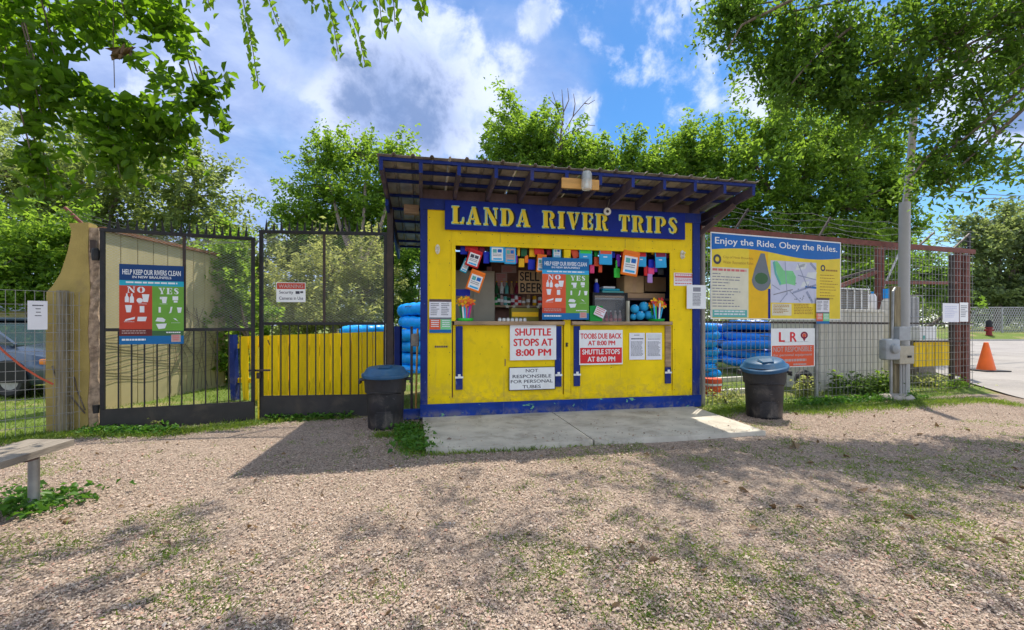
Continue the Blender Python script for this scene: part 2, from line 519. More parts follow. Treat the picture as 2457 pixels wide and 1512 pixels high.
pbr('cardboard', (0.42, 0.27, 0.13), 0.8, var=0.12, dirt=(0.25, 0.15, 0.07), dirt_amt=0.4)
pbr('bark', (0.16, 0.125, 0.095), 0.9, var=0.4, vscale=9, stretch=(3, 3, 0.7), bump=0.8, bscale=18)
pbr('twig', (0.13, 0.10, 0.07), 0.85, var=0.3)
pbr('rock', (0.36, 0.32, 0.27), 0.9, var=0.25, vscale=6, bump=0.6, bscale=18)
pbr('porcelain', (0.72, 0.68, 0.56), 0.35, var=0.08)
FLAT = dict(red=(0.62, 0.03, 0.025), poster_red=(0.52, 0.055, 0.025), poster_green=(0.15, 0.36, 0.045), teal=(0.02, 0.38, 0.52), poster_navy=(0.008, 0.05, 0.18),
            poster_blue=(0.008, 0.14, 0.36), dark_red=(0.14, 0.025, 0.022), dark_green=(0.05, 0.13, 0.05), black=(0.012, 0.012, 0.013), ink=(0.06, 0.06, 0.08), grey_ink=(0.25, 0.25, 0.28),
            letter_yellow=(0.84, 0.62, 0.03), pale_edge=(0.30, 0.60, 0.50), board_blue=(0.006, 0.135, 0.47), board_yellow=(0.80, 0.60, 0.04), board_amber=(0.80, 0.46, 0.005),
            cream=(0.70, 0.66, 0.50), map_lilac=(0.56, 0.57, 0.70), map_green=(0.20, 0.58, 0.25), map_pale=(0.68, 0.70, 0.70), map_road=(0.30, 0.33, 0.46), dull_teal=(0.12, 0.42, 0.38),
            orange=(0.85, 0.19, 0.012), pouch_red=(0.58, 0.02, 0.02), sky_blue=(0.03, 0.38, 0.70), royal=(0.012, 0.03, 0.46), lime=(0.05, 0.60, 0.06), pink=(0.80, 0.06, 0.20),
            purple=(0.22, 0.03, 0.42), lilac=(0.42, 0.24, 0.55), gold=(0.85, 0.48, 0.01), olive=(0.20, 0.17, 0.02), maroon=(0.22, 0.012, 0.045), forest=(0.02, 0.12, 0.045), bright_green=(0.01, 0.33, 0.05),
            tan=(0.40, 0.25, 0.13), beige=(0.40, 0.355, 0.26), pale_pink=(0.50, 0.36, 0.33), pink_ink=(0.62, 0.16, 0.16), sign_red=(0.66, 0.025, 0.03), coral=(0.72, 0.10, 0.035), white_ink=(0.76, 0.78, 0.80), brown_ink=(0.42, 0.22, 0.03), fridge_in=(0.30, 0.28, 0.26),
            hydrant=(0.22, 0.025, 0.025), rope_red=(0.52, 0.10, 0.05), slate=(0.16, 0.18, 0.20))
for k, c in FLAT.items():
    pbr(k, c, 0.5, var=0.06, vscale=5, spec=0.25)
glassmat('jar_glass', (0.75, 0.78, 0.74), 0.05, 0.38)
glassmat('car_glass', (0.035, 0.06, 0.07), 0.05, 0.95)
glassmat('fridge_glass', (0.5, 0.5, 0.5), 0.05, 0.12)

leafmat('leaf_near', (0.045, 0.110, 0.008), (0.11, 0.22, 0.018), 0.58, tcol=(0.09, 0.17, 0.012), scale=3.0)
leafmat('leaf_bright', (0.11, 0.21, 0.012), (0.19, 0.33, 0.03), 0.45)
leafmat('leaf_oak', (0.045, 0.105, 0.018), (0.10, 0.19, 0.034), 0.58, tcol=(0.105, 0.185, 0.03), scale=1.0)
leafmat('leaf_green', (0.055, 0.125, 0.020), (0.125, 0.225, 0.036), 0.60, tcol=(0.135, 0.225, 0.035), scale=0.7)
leafmat('leaf_grey', (0.090, 0.130, 0.050), (0.16, 0.215, 0.09), 0.58, tcol=(0.15, 0.20, 0.08), scale=0.7)
leafmat('leaf_sage', (0.12, 0.15, 0.065), (0.23, 0.265, 0.13), 0.58, tcol=(0.20, 0.23, 0.11))
leafmat('leaf_dark', (0.035, 0.08, 0.02), (0.08, 0.14, 0.04), 0.45)
leafmat('leaf_far', (0.085, 0.125, 0.060), (0.15, 0.205, 0.10), 0.55, tcol=(0.14, 0.18, 0.09), scale=0.4)
leafmat('grass_blade', (0.07, 0.13, 0.015), (0.20, 0.28, 0.05), 0.35)
leafmat('weed_leaf', (0.03, 0.10, 0.012), (0.09, 0.21, 0.03), 0.35)
leafmat('dry_leaf', (0.13, 0.075, 0.04), (0.25, 0.17, 0.09), 0.1)

# ------------------------------------------------------------------ layout lines
HUT = Plane((-1.249, 6.0), R(11.5))
FEN = Plane((3.07, 7.1), math.atan2(2.14, 6.53))          # wire fence east of the kiosk
GA = Plane((-5.11, 5.43), math.atan2(0.60, 1.59))         # west gate leaf
GB = Plane((-3.52, 6.10), math.atan2(0.17, 1.72))         # east gate leaf
LF = Plane((-5.36, 5.32), math.atan2(-0.37, -0.40) + math.pi)   # low wire fence at the far west


def seg_side(px, py, a, b):
    """signed distance of points to the line a-b (positive on its left)"""
    d = np.array([b[0] - a[0], b[1] - a[1]]); d = d / np.hypot(*d)
    return -(px - a[0]) * d[1] + (py - a[1]) * d[0]


FE = FEN.w(6.95, 0, 0)


def lawn_mask(x, y):
    """1 where the ground is lawn or weeds, 0 where it is mulch"""
    g1 = seg_side(x, y, (-5.11, 5.43), (-3.52, 6.03))
    g2 = seg_side(x, y, (-3.52, 6.10), (-1.25, 6.30))
    f = seg_side(x, y, (FEN.O.x, FEN.O.y), (FE.x, FE.y))
    lf = seg_side(x, y, (-5.36, 5.32), (-9.36, 1.62))
    gate = np.minimum(np.maximum(g1, -9), np.maximum(g2, -9))
    west = np.where(x < -1.25, np.maximum(gate + 0.22, -lf + 0.05), -9)
    east = np.where(x > 2.2, f + 0.62, -9)
    back = y - 8.6
    m = np.maximum(np.maximum(west, east), back)
    return np.clip(m / 0.5 + 0.5, 0, 1)


def ground_z(x, y):
    return GZ + 0.012 * np.sin(x * 1.3 + 0.5 * y) * np.cos(y * 1.1 - 0.4 * x) + 0.006 * np.sin(3.1 * x + 2.3 * y)


def build_ground():
    xs = np.unique(np.concatenate([np.linspace(-400, -16, 12), np.linspace(-16, 18, 190), np.linspace(18, 400, 12)]))
    ys = np.unique(np.concatenate([np.linspace(-60, -2, 8), np.linspace(-2, 16, 110), np.linspace(16, 60, 20), np.linspace(60, 900, 14)]))
    X, Y = np.meshgrid(xs, ys)
    near = (np.abs(X) < 20) & (Y < 18) & (Y > -3)
    Z = np.where(near, ground_z(X, Y), GZ)
    n, k = len(ys), len(xs)
    v = np.stack([X.ravel(), Y.ravel(), Z.ravel()], 1)
    i = np.arange(n * k).reshape(n, k)
    f = np.stack([i[:-1, :-1].ravel(), i[:-1, 1:].ravel(), i[1:, 1:].ravel(), i[1:, :-1].ravel()], 1)
    me = bpy.data.meshes.new('ground')
    me.from_pydata(v.tolist(), [], f.tolist())
    a = me.attributes.new('lawn', 'FLOAT', 'POINT')
    a.data.foreach_set('value', lawn_mask(X.ravel(), Y.ravel()).astype(np.float32))
    me.polygons.foreach_set('use_smooth', [True] * len(f))
    m = bpy.data.materials.new('ground'); m.use_nodes = True
    t = NT(m.node_tree)
    co = t.node('ShaderNodeTexCoord').outputs['Object']
    lawn = t.node('ShaderNodeAttribute', attribute_name='lawn').outputs['Fac']
    vor = t.node('ShaderNodeTexVoronoi', {'Vector': t.vmath('ADD', co, (0, 0, 0)), 'Scale': 85.0, 'Randomness': 1.0})
    vr = t.node('ShaderNodeSeparateColor', {0: vor.outputs['Color']}).outputs[0]
    n = t.noise(co, 1.3, 6, 0.6); nf = t.noise(co, 26, 5, 0.7)
    mul = t.mix(vr, (0.16, 0.12, 0.092), (0.46, 0.36, 0.285))
    mul = t.mix(t.math('MULTIPLY', t.ramp(n, 0.5, 0.72), 0.45), mul, (0.20, 0.155, 0.115))
    moss = t.math('MULTIPLY', t.ramp(t.noise(co, 2.1, 7, 0.7), 0.56, 0.68), t.ramp(nf, 0.42, 0.60))
    mul = t.mix(t.math('MULTIPLY', moss, 0.3), mul, (0.17, 0.17, 0.05))
    gr = t.mix(t.noise(co, 14, 6, 0.7), (0.05, 0.10, 0.012), (0.21, 0.27, 0.06))
    gr = t.mix(t.math('MULTIPLY', t.ramp(t.noise(co, 0.9, 5, 0.6), 0.48, 0.62), 0.7), gr, (0.33, 0.26, 0.13))
    lm = t.ramp(t.math('ADD', lawn, t.math('MULTIPLY', t.math('SUBTRACT', t.noise(co, 5, 6, 0.7), 0.5), 1.3)), 0.38, 0.62)
    c = t.mix(lm, mul, gr)
    b = t.node('ShaderNodeBsdfPrincipled', {'Base Color': c, 'Roughness': 0.9, 'Specular IOR Level': 0.2})
    hgt = t.math('ADD', t.math('MULTIPLY', vr, 0.5), nf)
    bn = t.node('ShaderNodeBump', {'Strength': 0.8, 'Distance': 0.02, 'Height': hgt})
    t.put(b.inputs['Normal'], bn.outputs[0])
    t.node('ShaderNodeOutputMaterial', {0: b.outputs[0]})
    me.materials.append(m)
    o = bpy.data.objects.new('ground', me)
    COL.objects.link(o); o['kind'] = 'structure'


build_ground()

# road to the east: a pale worn lane, its near lip and far kerb
pbr('asphalt', (0.30, 0.275, 0.25), 0.9, var=0.14, vscale=0.6, dirt=(0.21, 0.19, 0.17), dirt_amt=0.6, dscale=0.5, bump=0.3, bscale=60, wear=(0.42, 0.38, 0.33), wth=(0.6, 0.66), wscale=14)
pbr('kerb', (0.42, 0.40, 0.36), 0.85, var=0.12, bump=0.2)
mb = MB()
road = [(8.3, 6.3), (9.3, 8.2), (10.4, 10.0), (13.5, 15.0), (22, 29), (30, 36.0), (110, 36.0), (110, 5.0), (14, 4.6), (9.6, 5.2)]
mb.add([(x, y, GZ + 0.020) for x, y in road], [tuple(range(len(road)))[::-1]], 'asphalt')
o = mb.build('road', kind='structure')
mb = MB()
mb.box(29.5, 110, 36.0, 36.2, GZ - 0.1, GZ + 0.15, 'kerb')
o = mb.build('kerb', kind='structure')

# grass bank rising beyond the road
bx_ = np.linspace(24, 125, 60); by_ = np.array([36.2, 36.6, 37.4, 38.6, 42, 52, 80])
bzz = np.array([-.02, .10, .34, .58, .70, .78, .80])
BX, BY = np.meshgrid(bx_, by_)
BZ = np.repeat(bzz[:, None], 60, 1) * np.clip((BX - 24) / 6, 0, 1) + GZ + .03 * np.sin(BX * .7) * np.clip(BY - 37, 0, 1)
mb_ = bpy.data.meshes.new('verge_bank')
ii = np.arange(420).reshape(7, 60)
mb_.from_pydata(np.stack([BX.ravel(), BY.ravel(), BZ.ravel()], 1).tolist(), [], np.stack([ii[:-1, :-1].ravel(), ii[:-1, 1:].ravel(), ii[1:, 1:].ravel(), ii[1:, :-1].ravel()], 1).tolist())
at_ = mb_.attributes.new('lawn', 'FLOAT', 'POINT'); at_.data.foreach_set('value', np.ones(420, np.float32))
mb_.materials.append(bpy.data.materials['ground']); mb_.polygons.foreach_set('use_smooth', [True] * len(mb_.polygons))
o = bpy.data.objects.new('verge_bank', mb_); COL.objects.link(o); o['kind'] = 'structure'

# concrete pad in front of the kiosk: two slabs with an open joint
pad = thing('concrete_pad', 'x', 'x', HUT.w(0, 0, 0), HUT.a)
del pad['label'], pad['category']
pad['kind'] = 'structure'
mb = MB()
mb.add([(0.06, -1.60, 0), (1.85, -1.62, 0), (1.85, -0.004, 0), (0.02, -0.004, 0), (0.06, -1.60, -.16), (1.85, -1.62, -.16), (1.85, -0.004, -.16), (0.02, -0.004, -.16)],
       [(0, 1, 2, 3), (0, 4, 5, 1), (1, 5, 6, 2), (3, 7, 4, 0), (2, 6, 7, 3)], 'concrete')
mb.build('slab', pad)
mb = MB()
mb.add([(1.868, -1.62, -.002), (4.03, -1.62, -.004), (4.13, -0.004, 0), (1.868, -0.004, 0), (1.868, -1.62, -.16), (4.03, -1.62, -.16), (4.13, -0.004, -.16), (1.868, -0.004, -.16)],
       [(0, 1, 2, 3), (0, 4, 5, 1), (1, 5, 6, 2), (3, 7, 4, 0), (2, 6, 7, 3)], 'concrete')
mb.build('slab', pad)

# ------------------------------------------------------------------ the kiosk
hut = thing('kiosk', 'yellow and navy wooden ticket kiosk with open serving window and lean-to roof', 'kiosk', HUT.w(0, 0, 0), HUT.a)
L = lambda px, py, v=0.0: HUT.loc(px, py, v)
U = lambda px, v=0.0: HUT.loc(px, 780, v)[0]
u_l0, u_l1 = U(1008.5), U(1025.5)              # west corner post
u_r0, u_r1 = U(1661), U(1678)                  # east corner post
WID = u_r1
z_base = L(1100, 967)[1]
oz0, oz1 = 1.315, 2.37                          # sill top, top of the opening
ou0, ou1 = U(1093), U(1606)
cp0, cp1 = U(1353), U(1369)
D = 2.75                                        # depth of the kiosk
ROOF_K = 0.09                                   # fall of the roof towards the back

MB().box(u_l0, u_l1, -0.02, 0.09, -0.02, 2.985, 'navy_paint', ch=0.006).build('corner_post', hut)
MB().box(u_r0, u_r1, -0.02, 0.09, -0.02, 2.985, 'navy_paint', ch=0.006).build('corner_post', hut)
MB().box(u_l0 - 0.005, u_r1 + 0.004, -0.045, -0.0225, -0.005, z_base, 'navy_base', ch=0.004).build('base_board', hut)
MB().box(u_l1 + 0.002, U(1084), 0.0, 0.03, z_base - 0.05, 2.86, 'yellow_paint').build('wall_board', hut)
MB().box(U(1614), u_r0 - 0.002, 0.0, 0.03, z_base - 0.05, 2.86, 'yellow_paint').build('wall_board', hut)
MB().box(U(1084) + 0.002, U(1614) - 0.002, 0.0, 0.03, oz1, 2.86, 'yellow_paint').build('header_board', hut)
MB().box(U(1084) + 0.002, U(1614) - 0.002, 0.004, 0.03, z_base - 0.05, z_base + 0.075, 'yellow_paint').build('lower_rail', hut)
# window casing, proud of the boards
MB().box(U(1083), ou0, -0.018, -0.001, oz0, oz1 + 0.05, 'yellow_paint', ch=0.003).build('window_casing', hut)
MB().box(ou1, ou1 + 0.055, -0.018, -0.001, oz0, oz1 + 0.05, 'yellow_paint', ch=0.003).build('window_casing', hut)
MB().box(ou0 + 0.001, ou1 - 0.001, -0.022, -0.001, oz1 - 0.002, oz1 + 0.055, 'yellow_paint', ch=0.003).build('window_casing', hut)
MB().box(cp0, cp1, -0.010, 0.07, z_base + 0.02, oz1 - 0.004, 'yellow_paint', ch=0.004).build('mullion_post', hut)
# dark frame behind the lower shutters, seen in the gaps
MB().box(U(1084), U(1614), 0.040, 0.07, z_base, oz0 - 0.05, 'dark_interior').build('window_backing', hut)
# counter: worn sill board
mb = MB(); mb.box(ou0 - 0.02, cp0 - 0.003, -0.06, 0.33, oz0 - 0.055, oz0 - 0.002, 'worn_wood', ch=0.006); mb.build('counter', hut)
mb = MB(); mb.box(cp1 + 0.003, ou1 + 0.02, -0.06, 0.33, oz0 - 0.055, oz0 - 0.002, 'worn_wood', ch=0.006); mb.build('counter', hut)
# the two drop-down shutters hanging under the counter
zp0 = z_base + 0.062
for (a, b) in ((U(1087), cp0 - 0.012), (cp1 + 0.012, U(1613))):
    sh = MB().box(a, b, 0.012, 0.036, zp0, oz0 - 0.058, 'yellow_paint', ch=0.002).build('shutter', hut)
    for (x, bare) in ((a + 0.085, 0), (b - 0.075, 1 if b > 3 else 0)):
        mb = MB()
        w_ = 0.048
        z_c = 0.53
        top = oz0 - 0.07
        if bare:
            mb.box(x - w_, x + w_, -0.014, 0.011, z_c + 0.08, top, 'worn_wood', ch=0.003)
            mb.box(x - w_, x + w_, -0.0145, 0.011, 0.36, z_c + 0.079, 'navy_paint', ch=0.003)
        else:
            mb.box(x - w_, x + w_, -0.014, 0.011, 0.36, top, 'navy_paint', ch=0.003)
        st = mb.build('strap_bar', sh)
        mb = MB()
        mb.box(x - w_ - 0.008, x + w_ + 0.008, -0.020, -0.0145, z_c - 0.014, z_c + 0.014, 'white')
        mb.box(x - 0.018, x + 0.018, -0.030, -0.0205, z_c - 0.004, z_c + 0.045, 'white')
        mb.build('latch', sh)
mb = MB()                                        # slot handle cut in the west shutter
a_, z_ = L(1214, 870)
mb.box(a_ - 0.016, a_ - 0.004, 0.004, 0.0118, z_ - 0.05, z_ + 0.05, 'dark_interior'); mb.build('pull_slot', hut)
mb = MB()                                        # padlock hasp on the middle post
a_, z_ = L(1359, 827)
mb.box(a_ - 0.014, a_ + 0.014, -0.022, -0.0105, z_ - 0.03, z_ + 0.03, 'brown_iron'); mb.build('hasp', hut)
zr_ = lambda v: 3.128 - ROOF_K * v
# side walls, back wall, floor
MB().box(0.012, 0.045, 0.092, D, 0.0, zr_(D) - 0.145, 'navy_paint').build('side_wall', hut)
MB().box(WID - 0.045, WID - 0.012, 0.092, D, 0.0, zr_(D) - 0.145, 'navy_paint').build('side_wall', hut)
MB().box(0.046, WID - 0.046, D - 0.03, D, 0.0, zr_(D) - 0.145, 'dark_interior').build('back_wall', hut)
MB().box(0.046, WID - 0.046, 0.072, D - 0.031, 0.02, 0.06, 'brown_wood').build('floor', hut)
MB().box(0.046, WID - 0.046, 0.60, 0.63, 2.42, zr_(0.6) - 0.15, 'dark_interior').build('ceiling_beam', hut)
# fascia under the rafters
MB().box(u_l0 - 0.004, u_r1 + 0.004, -0.032, -0.021, 2.845, 2.992, 'navy_paint').build('fascia', hut)
# roof frame
RAF = [-0.455 + i * 0.4565 for i in range(12)]
zr = lambda v: 3.128 - ROOF_K * v               # top of the rafters
V0, V1 = -0.80, 3.15
mbR = None
for i, u in enumerate(RAF):
    mb = MB()
    w_ = 0.022
    pts = [(V0, zr(V0)), (V0, zr(V0) - 0.125), (V1, zr(V1) - 0.14), (V1, zr(V1))]
    vs = [(u - w_, v, z) for v, z in pts] + [(u + w_, v, z) for v, z in pts]
    mb.add(vs, [(0, 3, 2, 1), (4, 5, 6, 7), (1, 2, 6, 5), (2, 3, 7, 6), (3, 0, 4, 7)], 'rafter_wood')
    mb.add([vs[0], vs[1], vs[5], vs[4]], [(0, 1, 2, 3)], 'navy_paint')
    mb.build('rafter', hut)
    if i < 11 and u > -0.2:
        # blocking between the rafters on the wall plate
        uu0 = max(u + w_ + 0.002, u_l0)
        uu1 = min(RAF[i + 1] - w_ - 0.002, u_r1)
        if uu1 > uu0:
            MB().box(uu0, uu1, -0.008, 0.03, 2.994, zr(0.0) - 0.004, 'brown_wood').build('blocking', hut)
for v in (V0 + 0.025, -0.47, -0.16, 0.35, 0.9, 1.5, 2.1, 2.7, 3.1):
    z = zr(v) + 0.002
    MB().box(-0.475, 4.60, v - 0.022, v + 0.022, z, z + 0.036, 'navy_paint').build('purlin', hut)
for u in (-0.455, RAF[-1]):                      # diagonal bracing of the two gable overhangs
    pass
# ribbed metal sheets
us = -0.50
k = 0
while us < 4.58:
    ue = min(us + 0.86, 4.63)
    mb = MB()
    prof = []
    x = us
    while x < ue - 1e-6:
        prof += [(x, 0.0), (min(x + 0.165, ue), 0.0), (min(x + 0.180, ue), 0.026), (min(x + 0.205, ue), 0.026), (min(x + 0.22, ue), 0.0)]
        x += 0.22
    q = [p for i, p in enumerate(prof) if i == 0 or p[0] > prof[i - 1][0] + 1e-5]
    q[-1] = (ue, q[-1][1])
    lift = 0.0405 + 0.004 * (k % 2)
    jag = 0.012 * math.sin(k * 2.1)
    va, vb = V0 - 0.055 - jag, V1 + 0.06
    vs = []
    for v in (va, vb):
        for dz in (0.0, 0.004):
            vs += [(x, v, zr(v) + lift + z + dz) for x, z in q]
    n = len(q)
    fs = []
    for i in range(n - 1):
        fs += [(i, i + 1, 2 * n + i + 1, 2 * n + i), (n + i, 3 * n + i, 3 * n + i + 1, n + i + 1), (i, n + i, n + i + 1, i + 1)]
    mb.add(vs, fs, 'roof_metal').build('roof_sheet', hut)
    us += 0.855
    k += 1
# timber packing pieces in the west gable end
MB().box(-0.24, -0.03, 0.30, 0.42, 2.86, 2.985, 'worn_wood').build('packing_block', hut)
MB().beam((-0.455, 0.05, 2.93), (-0.455, 3.1, 2.66), 0.04, 0.09, 'navy_paint').build('barge_board', hut)
MB().beam((RAF[-1], 0.05, 2.93), (RAF[-1], 3.1, 2.66), 0.04, 0.09, 'rafter_wood').build('barge_board', hut)
MB().beam((u_r1 - 0.02, 0.12, 2.62), (RAF[-1] - 0.03, -0.45, 3.03), 0.045, 0.07, 'brown_wood').build('brace', hut)
mb = MB()                                        # screw heads
for u in (u_l1 + .03, U(1084) - .03, U(1614) + .03, u_r0 - .03):
    for i in range(9):
        z = .26 + i * .31
        mb.prism([(u + .006 * math.cos(q), z + .006 * math.sin(q)) for q in (0, 1.05, 2.1, 3.14, 4.2, 5.24)], -0.0025, -0.0003, 'brown_iron')
for i in range(14):
    u = U(1084) + .12 + i * .225
    for z in (2.43, 2.54):
        mb.prism([(u + .006 * math.cos(q), z + .006 * math.sin(q)) for q in (0, 1.05, 2.1, 3.14, 4.2, 5.24)], -0.0025, -0.0003, 'brown_iron')
mb.build('screws', hut, kind='stuff')
mb = MB()                                        # joints of the plywood sheets
for u in (U(1200), U(1500)):
    mb.box(u - .002, u + .002, -0.0008, 0.002, 2.425, 2.56, 'brown_wood')
mb.build('sheet_joints', hut, kind='stuff')
# interior shelving: uprights and planks against the back wall
for z in (1.05, 1.45, 1.85, 2.2):
    MB().box(0.9, 2.35, D - 0.40, D - 0.035, z, z + 0.022, 'brown_wood').build('shelf', hut)
for u in (0.92, 2.33, 3.1):
    MB().box(u - 0.02, u + 0.02, D - 0.40, D - 0.36, 0.061, 2.6, 'brown_wood').build('shelf_upright', hut)
# rail inside the window head from which the goods hang
MB().tube([(ou0 + 0.02, 0.16, oz1 - 0.03), (ou1 - 0.02, 0.16, oz1 - 0.03)], 0.010, 'brown_iron').build('hanging_rail', hut)

# ------------------------------------------------------------------ slab-serif letters
def arc(cx, cy, rx, ry, a0, a1, n=10):
    return [(cx + rx * math.cos(R(a0 + (a1 - a0) * i / n)), cy + ry * math.sin(R(a0 + (a1 - a0) * i / n))) for i in range(n + 1)]


def ribbon(pts, ws):
    out = []
    for i in range(len(pts) - 1):
        def nrm(j):
            a = pts[max(j - 1, 0)]; b = pts[min(j + 1, len(pts) - 1)]
            dx, dy = b[0] - a[0], b[1] - a[1]; l = math.hypot(dx, dy)
            return -dy / l, dx / l
        n0, n1 = nrm(i), nrm(i + 1)
        p, q = pts[i], pts[i + 1]
        out.append([(p[0] + n0[0] * ws[i], p[1] + n0[1] * ws[i]), (p[0] - n0[0] * ws[i], p[1] - n0[1] * ws[i]),
                    (q[0] - n1[0] * ws[i + 1], q[1] - n1[1] * ws[i + 1]), (q[0] + n1[0] * ws[i + 1], q[1] + n1[1] * ws[i + 1])])
    return out


def ring(cx, cy, ro, ri, a0, a1, n=10):
    o = arc(cx, cy, *ro, a0, a1, n); i = arc(cx, cy, *ri, a0, a1, n)
    return [[o[k], o[k + 1], i[k + 1], i[k]] for k in range(n)]


STEM = [(0, 0), (.42, 0), (.42, .08), (.34, .1), (.34, .9), (.42, .92), (.42, 1), (0, 1), (0, .92), (.08, .9), (.08, .1), (0, .08)]
FOOT = [(.46, 0), (.72, 0), (.72, .36), (.67, .36), (.61, .12), (.46, .08)]
SLAB = {
    'L': (.72, [STEM, FOOT]),
    'A': (.88, [[(.33, 1), (.53, 1), (.80, .09), (.88, .09), (.88, 0), (.46, 0), (.46, .09), (.53, .09), (.34, .80)], [(.30, .86), (.35, .70), (.16, .09), (.26, .09), (.26, 0), (0, 0), (0, .09), (.08, .09)],
                [(.24, .27), (.45, .27), (.43, .36), (.26, .36)]]),
    'N': (.86, [[(.09, .08), (.17, .08), (.17, .74), (.09, .86)], [(0, 0), (.26, 0), (.26, .08), (0, .08)], [(0, .92), (0, 1), (.27, 1), (.77, .24), (.77, 0), (.64, 0), (.10, .92)],
                [(.69, .44), (.77, .34), (.77, .92), (.69, .92)], [(.6, .92), (.86, .92), (.86, 1), (.6, 1)]]),
    'D': (.84, [STEM] + ring(.44, .5, (.40, .5), (.13, .40), 90, -90, 14)),
    'R': (.86, [STEM] + ring(.44, .74, (.36, .26), (.12, .17), 90, -90, 12) + [[(.44, .46), (.64, .48), (.75, .1), (.86, .08), (.86, 0), (.60, 0)]]),
    'P': (.82, [STEM] + ring(.44, .71, (.38, .29), (.13, .20), 90, -90, 12)),
    'I': (.42, [STEM]),
    'V': (.82, [[(0, 1), (.42, 1), (.42, .92), (.34, .91), (.5, .26), (.45, 0), (.36, 0), (.08, .91), (0, .92)], [(.54, 1), (.82, 1), (.82, .92), (.74, .91), (.53, .20), (.49, .36), (.64, .91), (.54, .92)]]),
    'E': (.74, [STEM, FOOT, [(.46, 1), (.72, 1), (.72, .70), (.67, .70), (.61, .88), (.46, .92)], [(.44, .46), (.44, .56), (.52, .56), (.57, .66), (.61, .66), (.61, .36), (.57, .36), (.52, .46)]]),
    'T': (.72, [[(.14, 0), (.58, 0), (.58, .08), (.49, .1), (.49, 1), (.23, 1), (.23, .1), (.14, .08)], [(0, 1), (.2, 1), (.2, .92), (.1, .88), (.05, .68), (0, .68)], [(.52, 1), (.72, 1), (.72, .68), (.67, .68), (.62, .88), (.52, .92)]]),
    'S': (.66, ribbon([(.60, .72), (.52, .90), (.34, .955), (.17, .88), (.14, .72), (.27, .58), (.43, .44), (.53, .28), (.48, .12), (.31, .045), (.14, .10), (.06, .30)], [.025, .04, .045, .09, .12, .13, .13, .12, .09, .045, .04, .025])),
    'O': (.86, ring(.43, .5, (.43, .5), (.15, .40), 98, 262, 14) + ring(.43, .5, (.43, .5), (.15, .40), 82, -82, 14)),
    'Y': (.84, [[(0, 1), (.40, 1), (.40, .92), (.33, .91), (.48, .46), (.56, .46), (.56, .08), (.64, .08), (.64, 0), (.24, 0), (.24, .08), (.32, .08), (.32, .42), (.08, .91), (0, .92)], [(.54, 1), (.84, 1), (.84, .92), (.76, .91), (.58, .48), (.53, .56), (.65, .91), (.54, .92)]]),
}


def slab_text(mb, s, x0, x1, z0, z1, y, m, gap=.2, space=.62, dx=0.0, dz=0.0, grow=0.0, fills=None):
    tot = sum(space if c == ' ' else SLAB[c][0] + gap for c in s) - gap
    k = (x1 - x0) / tot
    h = z1 - z0
    x = 0.0
    for c in s:
        if c == ' ':
            x += space; continue
        w, polys = SLAB[c]
        for p in polys:
            cx = sum(q[0] for q in p) / len(p); cz = sum(q[1] for q in p) / len(p)
            mb.poly([(x0 + (x + q[0]) * k + dx, z0 + q[1] * h + dz) for q in p], y, m)
        x += w + gap
    return mb


# name board of the kiosk
su0, su1 = U(1067), U(1639)
sz0, sz1 = 2.575, 2.975
sg = thing('name_board', 'blue name board with large yellow slab letters under the kiosk eaves', 'sign', HUT.w(su0, -0.055, sz0), HUT.a)
w_, h_ = su1 - su0, sz1 - sz0
MB().box(0, w_, 0, 0.02, 0, h_, 'sign_blue', ch=0.002).build('board', sg)
lu0, lu1 = U(1084) - su0, U(1620) - su0
NAME = 'LANDA RIVER TRIPS'
tot_ = sum(.62 if c == ' ' else SLAB[c][0] + .2 for c in NAME) - .2
k_ = (lu1 - lu0) / tot_
x_ = 0.0
for c in NAME:
    if c == ' ':
        x_ += .62; continue
    a_, b_ = lu0 + x_ * k_, lu0 + (x_ + SLAB[c][0]) * k_
    mb = MB()
    for i in range(10):
        t_ = 2 * math.pi * i / 10
        slab_text(mb, c, a_, b_, .085, h_ - .075, -0.0012 - 0.00003 * i, 'pale_edge', dx=.011 * math.cos(t_), dz=.011 * math.sin(t_))
    slab_text(mb, c, a_, b_, .085, h_ - .075, -0.0024, 'black', dx=.030, dz=-.006)
    slab_text(mb, c, a_, b_, .085, h_ - .075, -0.0036, 'letter_yellow')
    mb.build('letter', sg)
    x_ += SLAB[c][0] + .2

# ------------------------------------------------------------------ lamps and small fittings on the kiosk front
uu, zz = L(1393, 441, V0 - 0.03)
lp = thing('eave_lamp', 'clear glass jar lamp on a bare wood board under the roof edge', 'lamp', HUT.w(uu, V0 - 0.03, zz), HUT.a)
MB().box(U(1348, V0 - 0.03) - uu, U(1438, V0 - 0.03) - uu, 0.0, 0.028, -0.065, 0.065, 'new_wood', ch=0.003).build('mounting_board', lp)
mb = MB()
c_ = (U(1406, V0 - .08) - uu, -0.075)
mb.lathe([(0.050, 0.055), (0.066, 0.03), (0.070, -0.05), (0.062, -0.095), (0.045, -0.10)], 'jar_glass', 20, c_)
mb.build('glass_jar', lp, True)
mb = MB()
mb.lathe([(0.0, 0.135), (0.05, 0.13), (0.064, 0.10), (0.066, 0.03), (0.03, 0.028)], 'galv', 20, c_)
mb.tube([(c_[0], -0.002, 0.06), (c_[0], -0.06, 0.07)], 0.014, 'galv')
mb.build('lamp_cap', lp, True)
mb = MB()
mb.lathe([(0.012, 0.03), (0.014, -0.01), (0.026, -0.035), (0.024, -0.055), (0.0, -0.068)], 'white', 14, c_)
mb.build('bulb', lp, True)

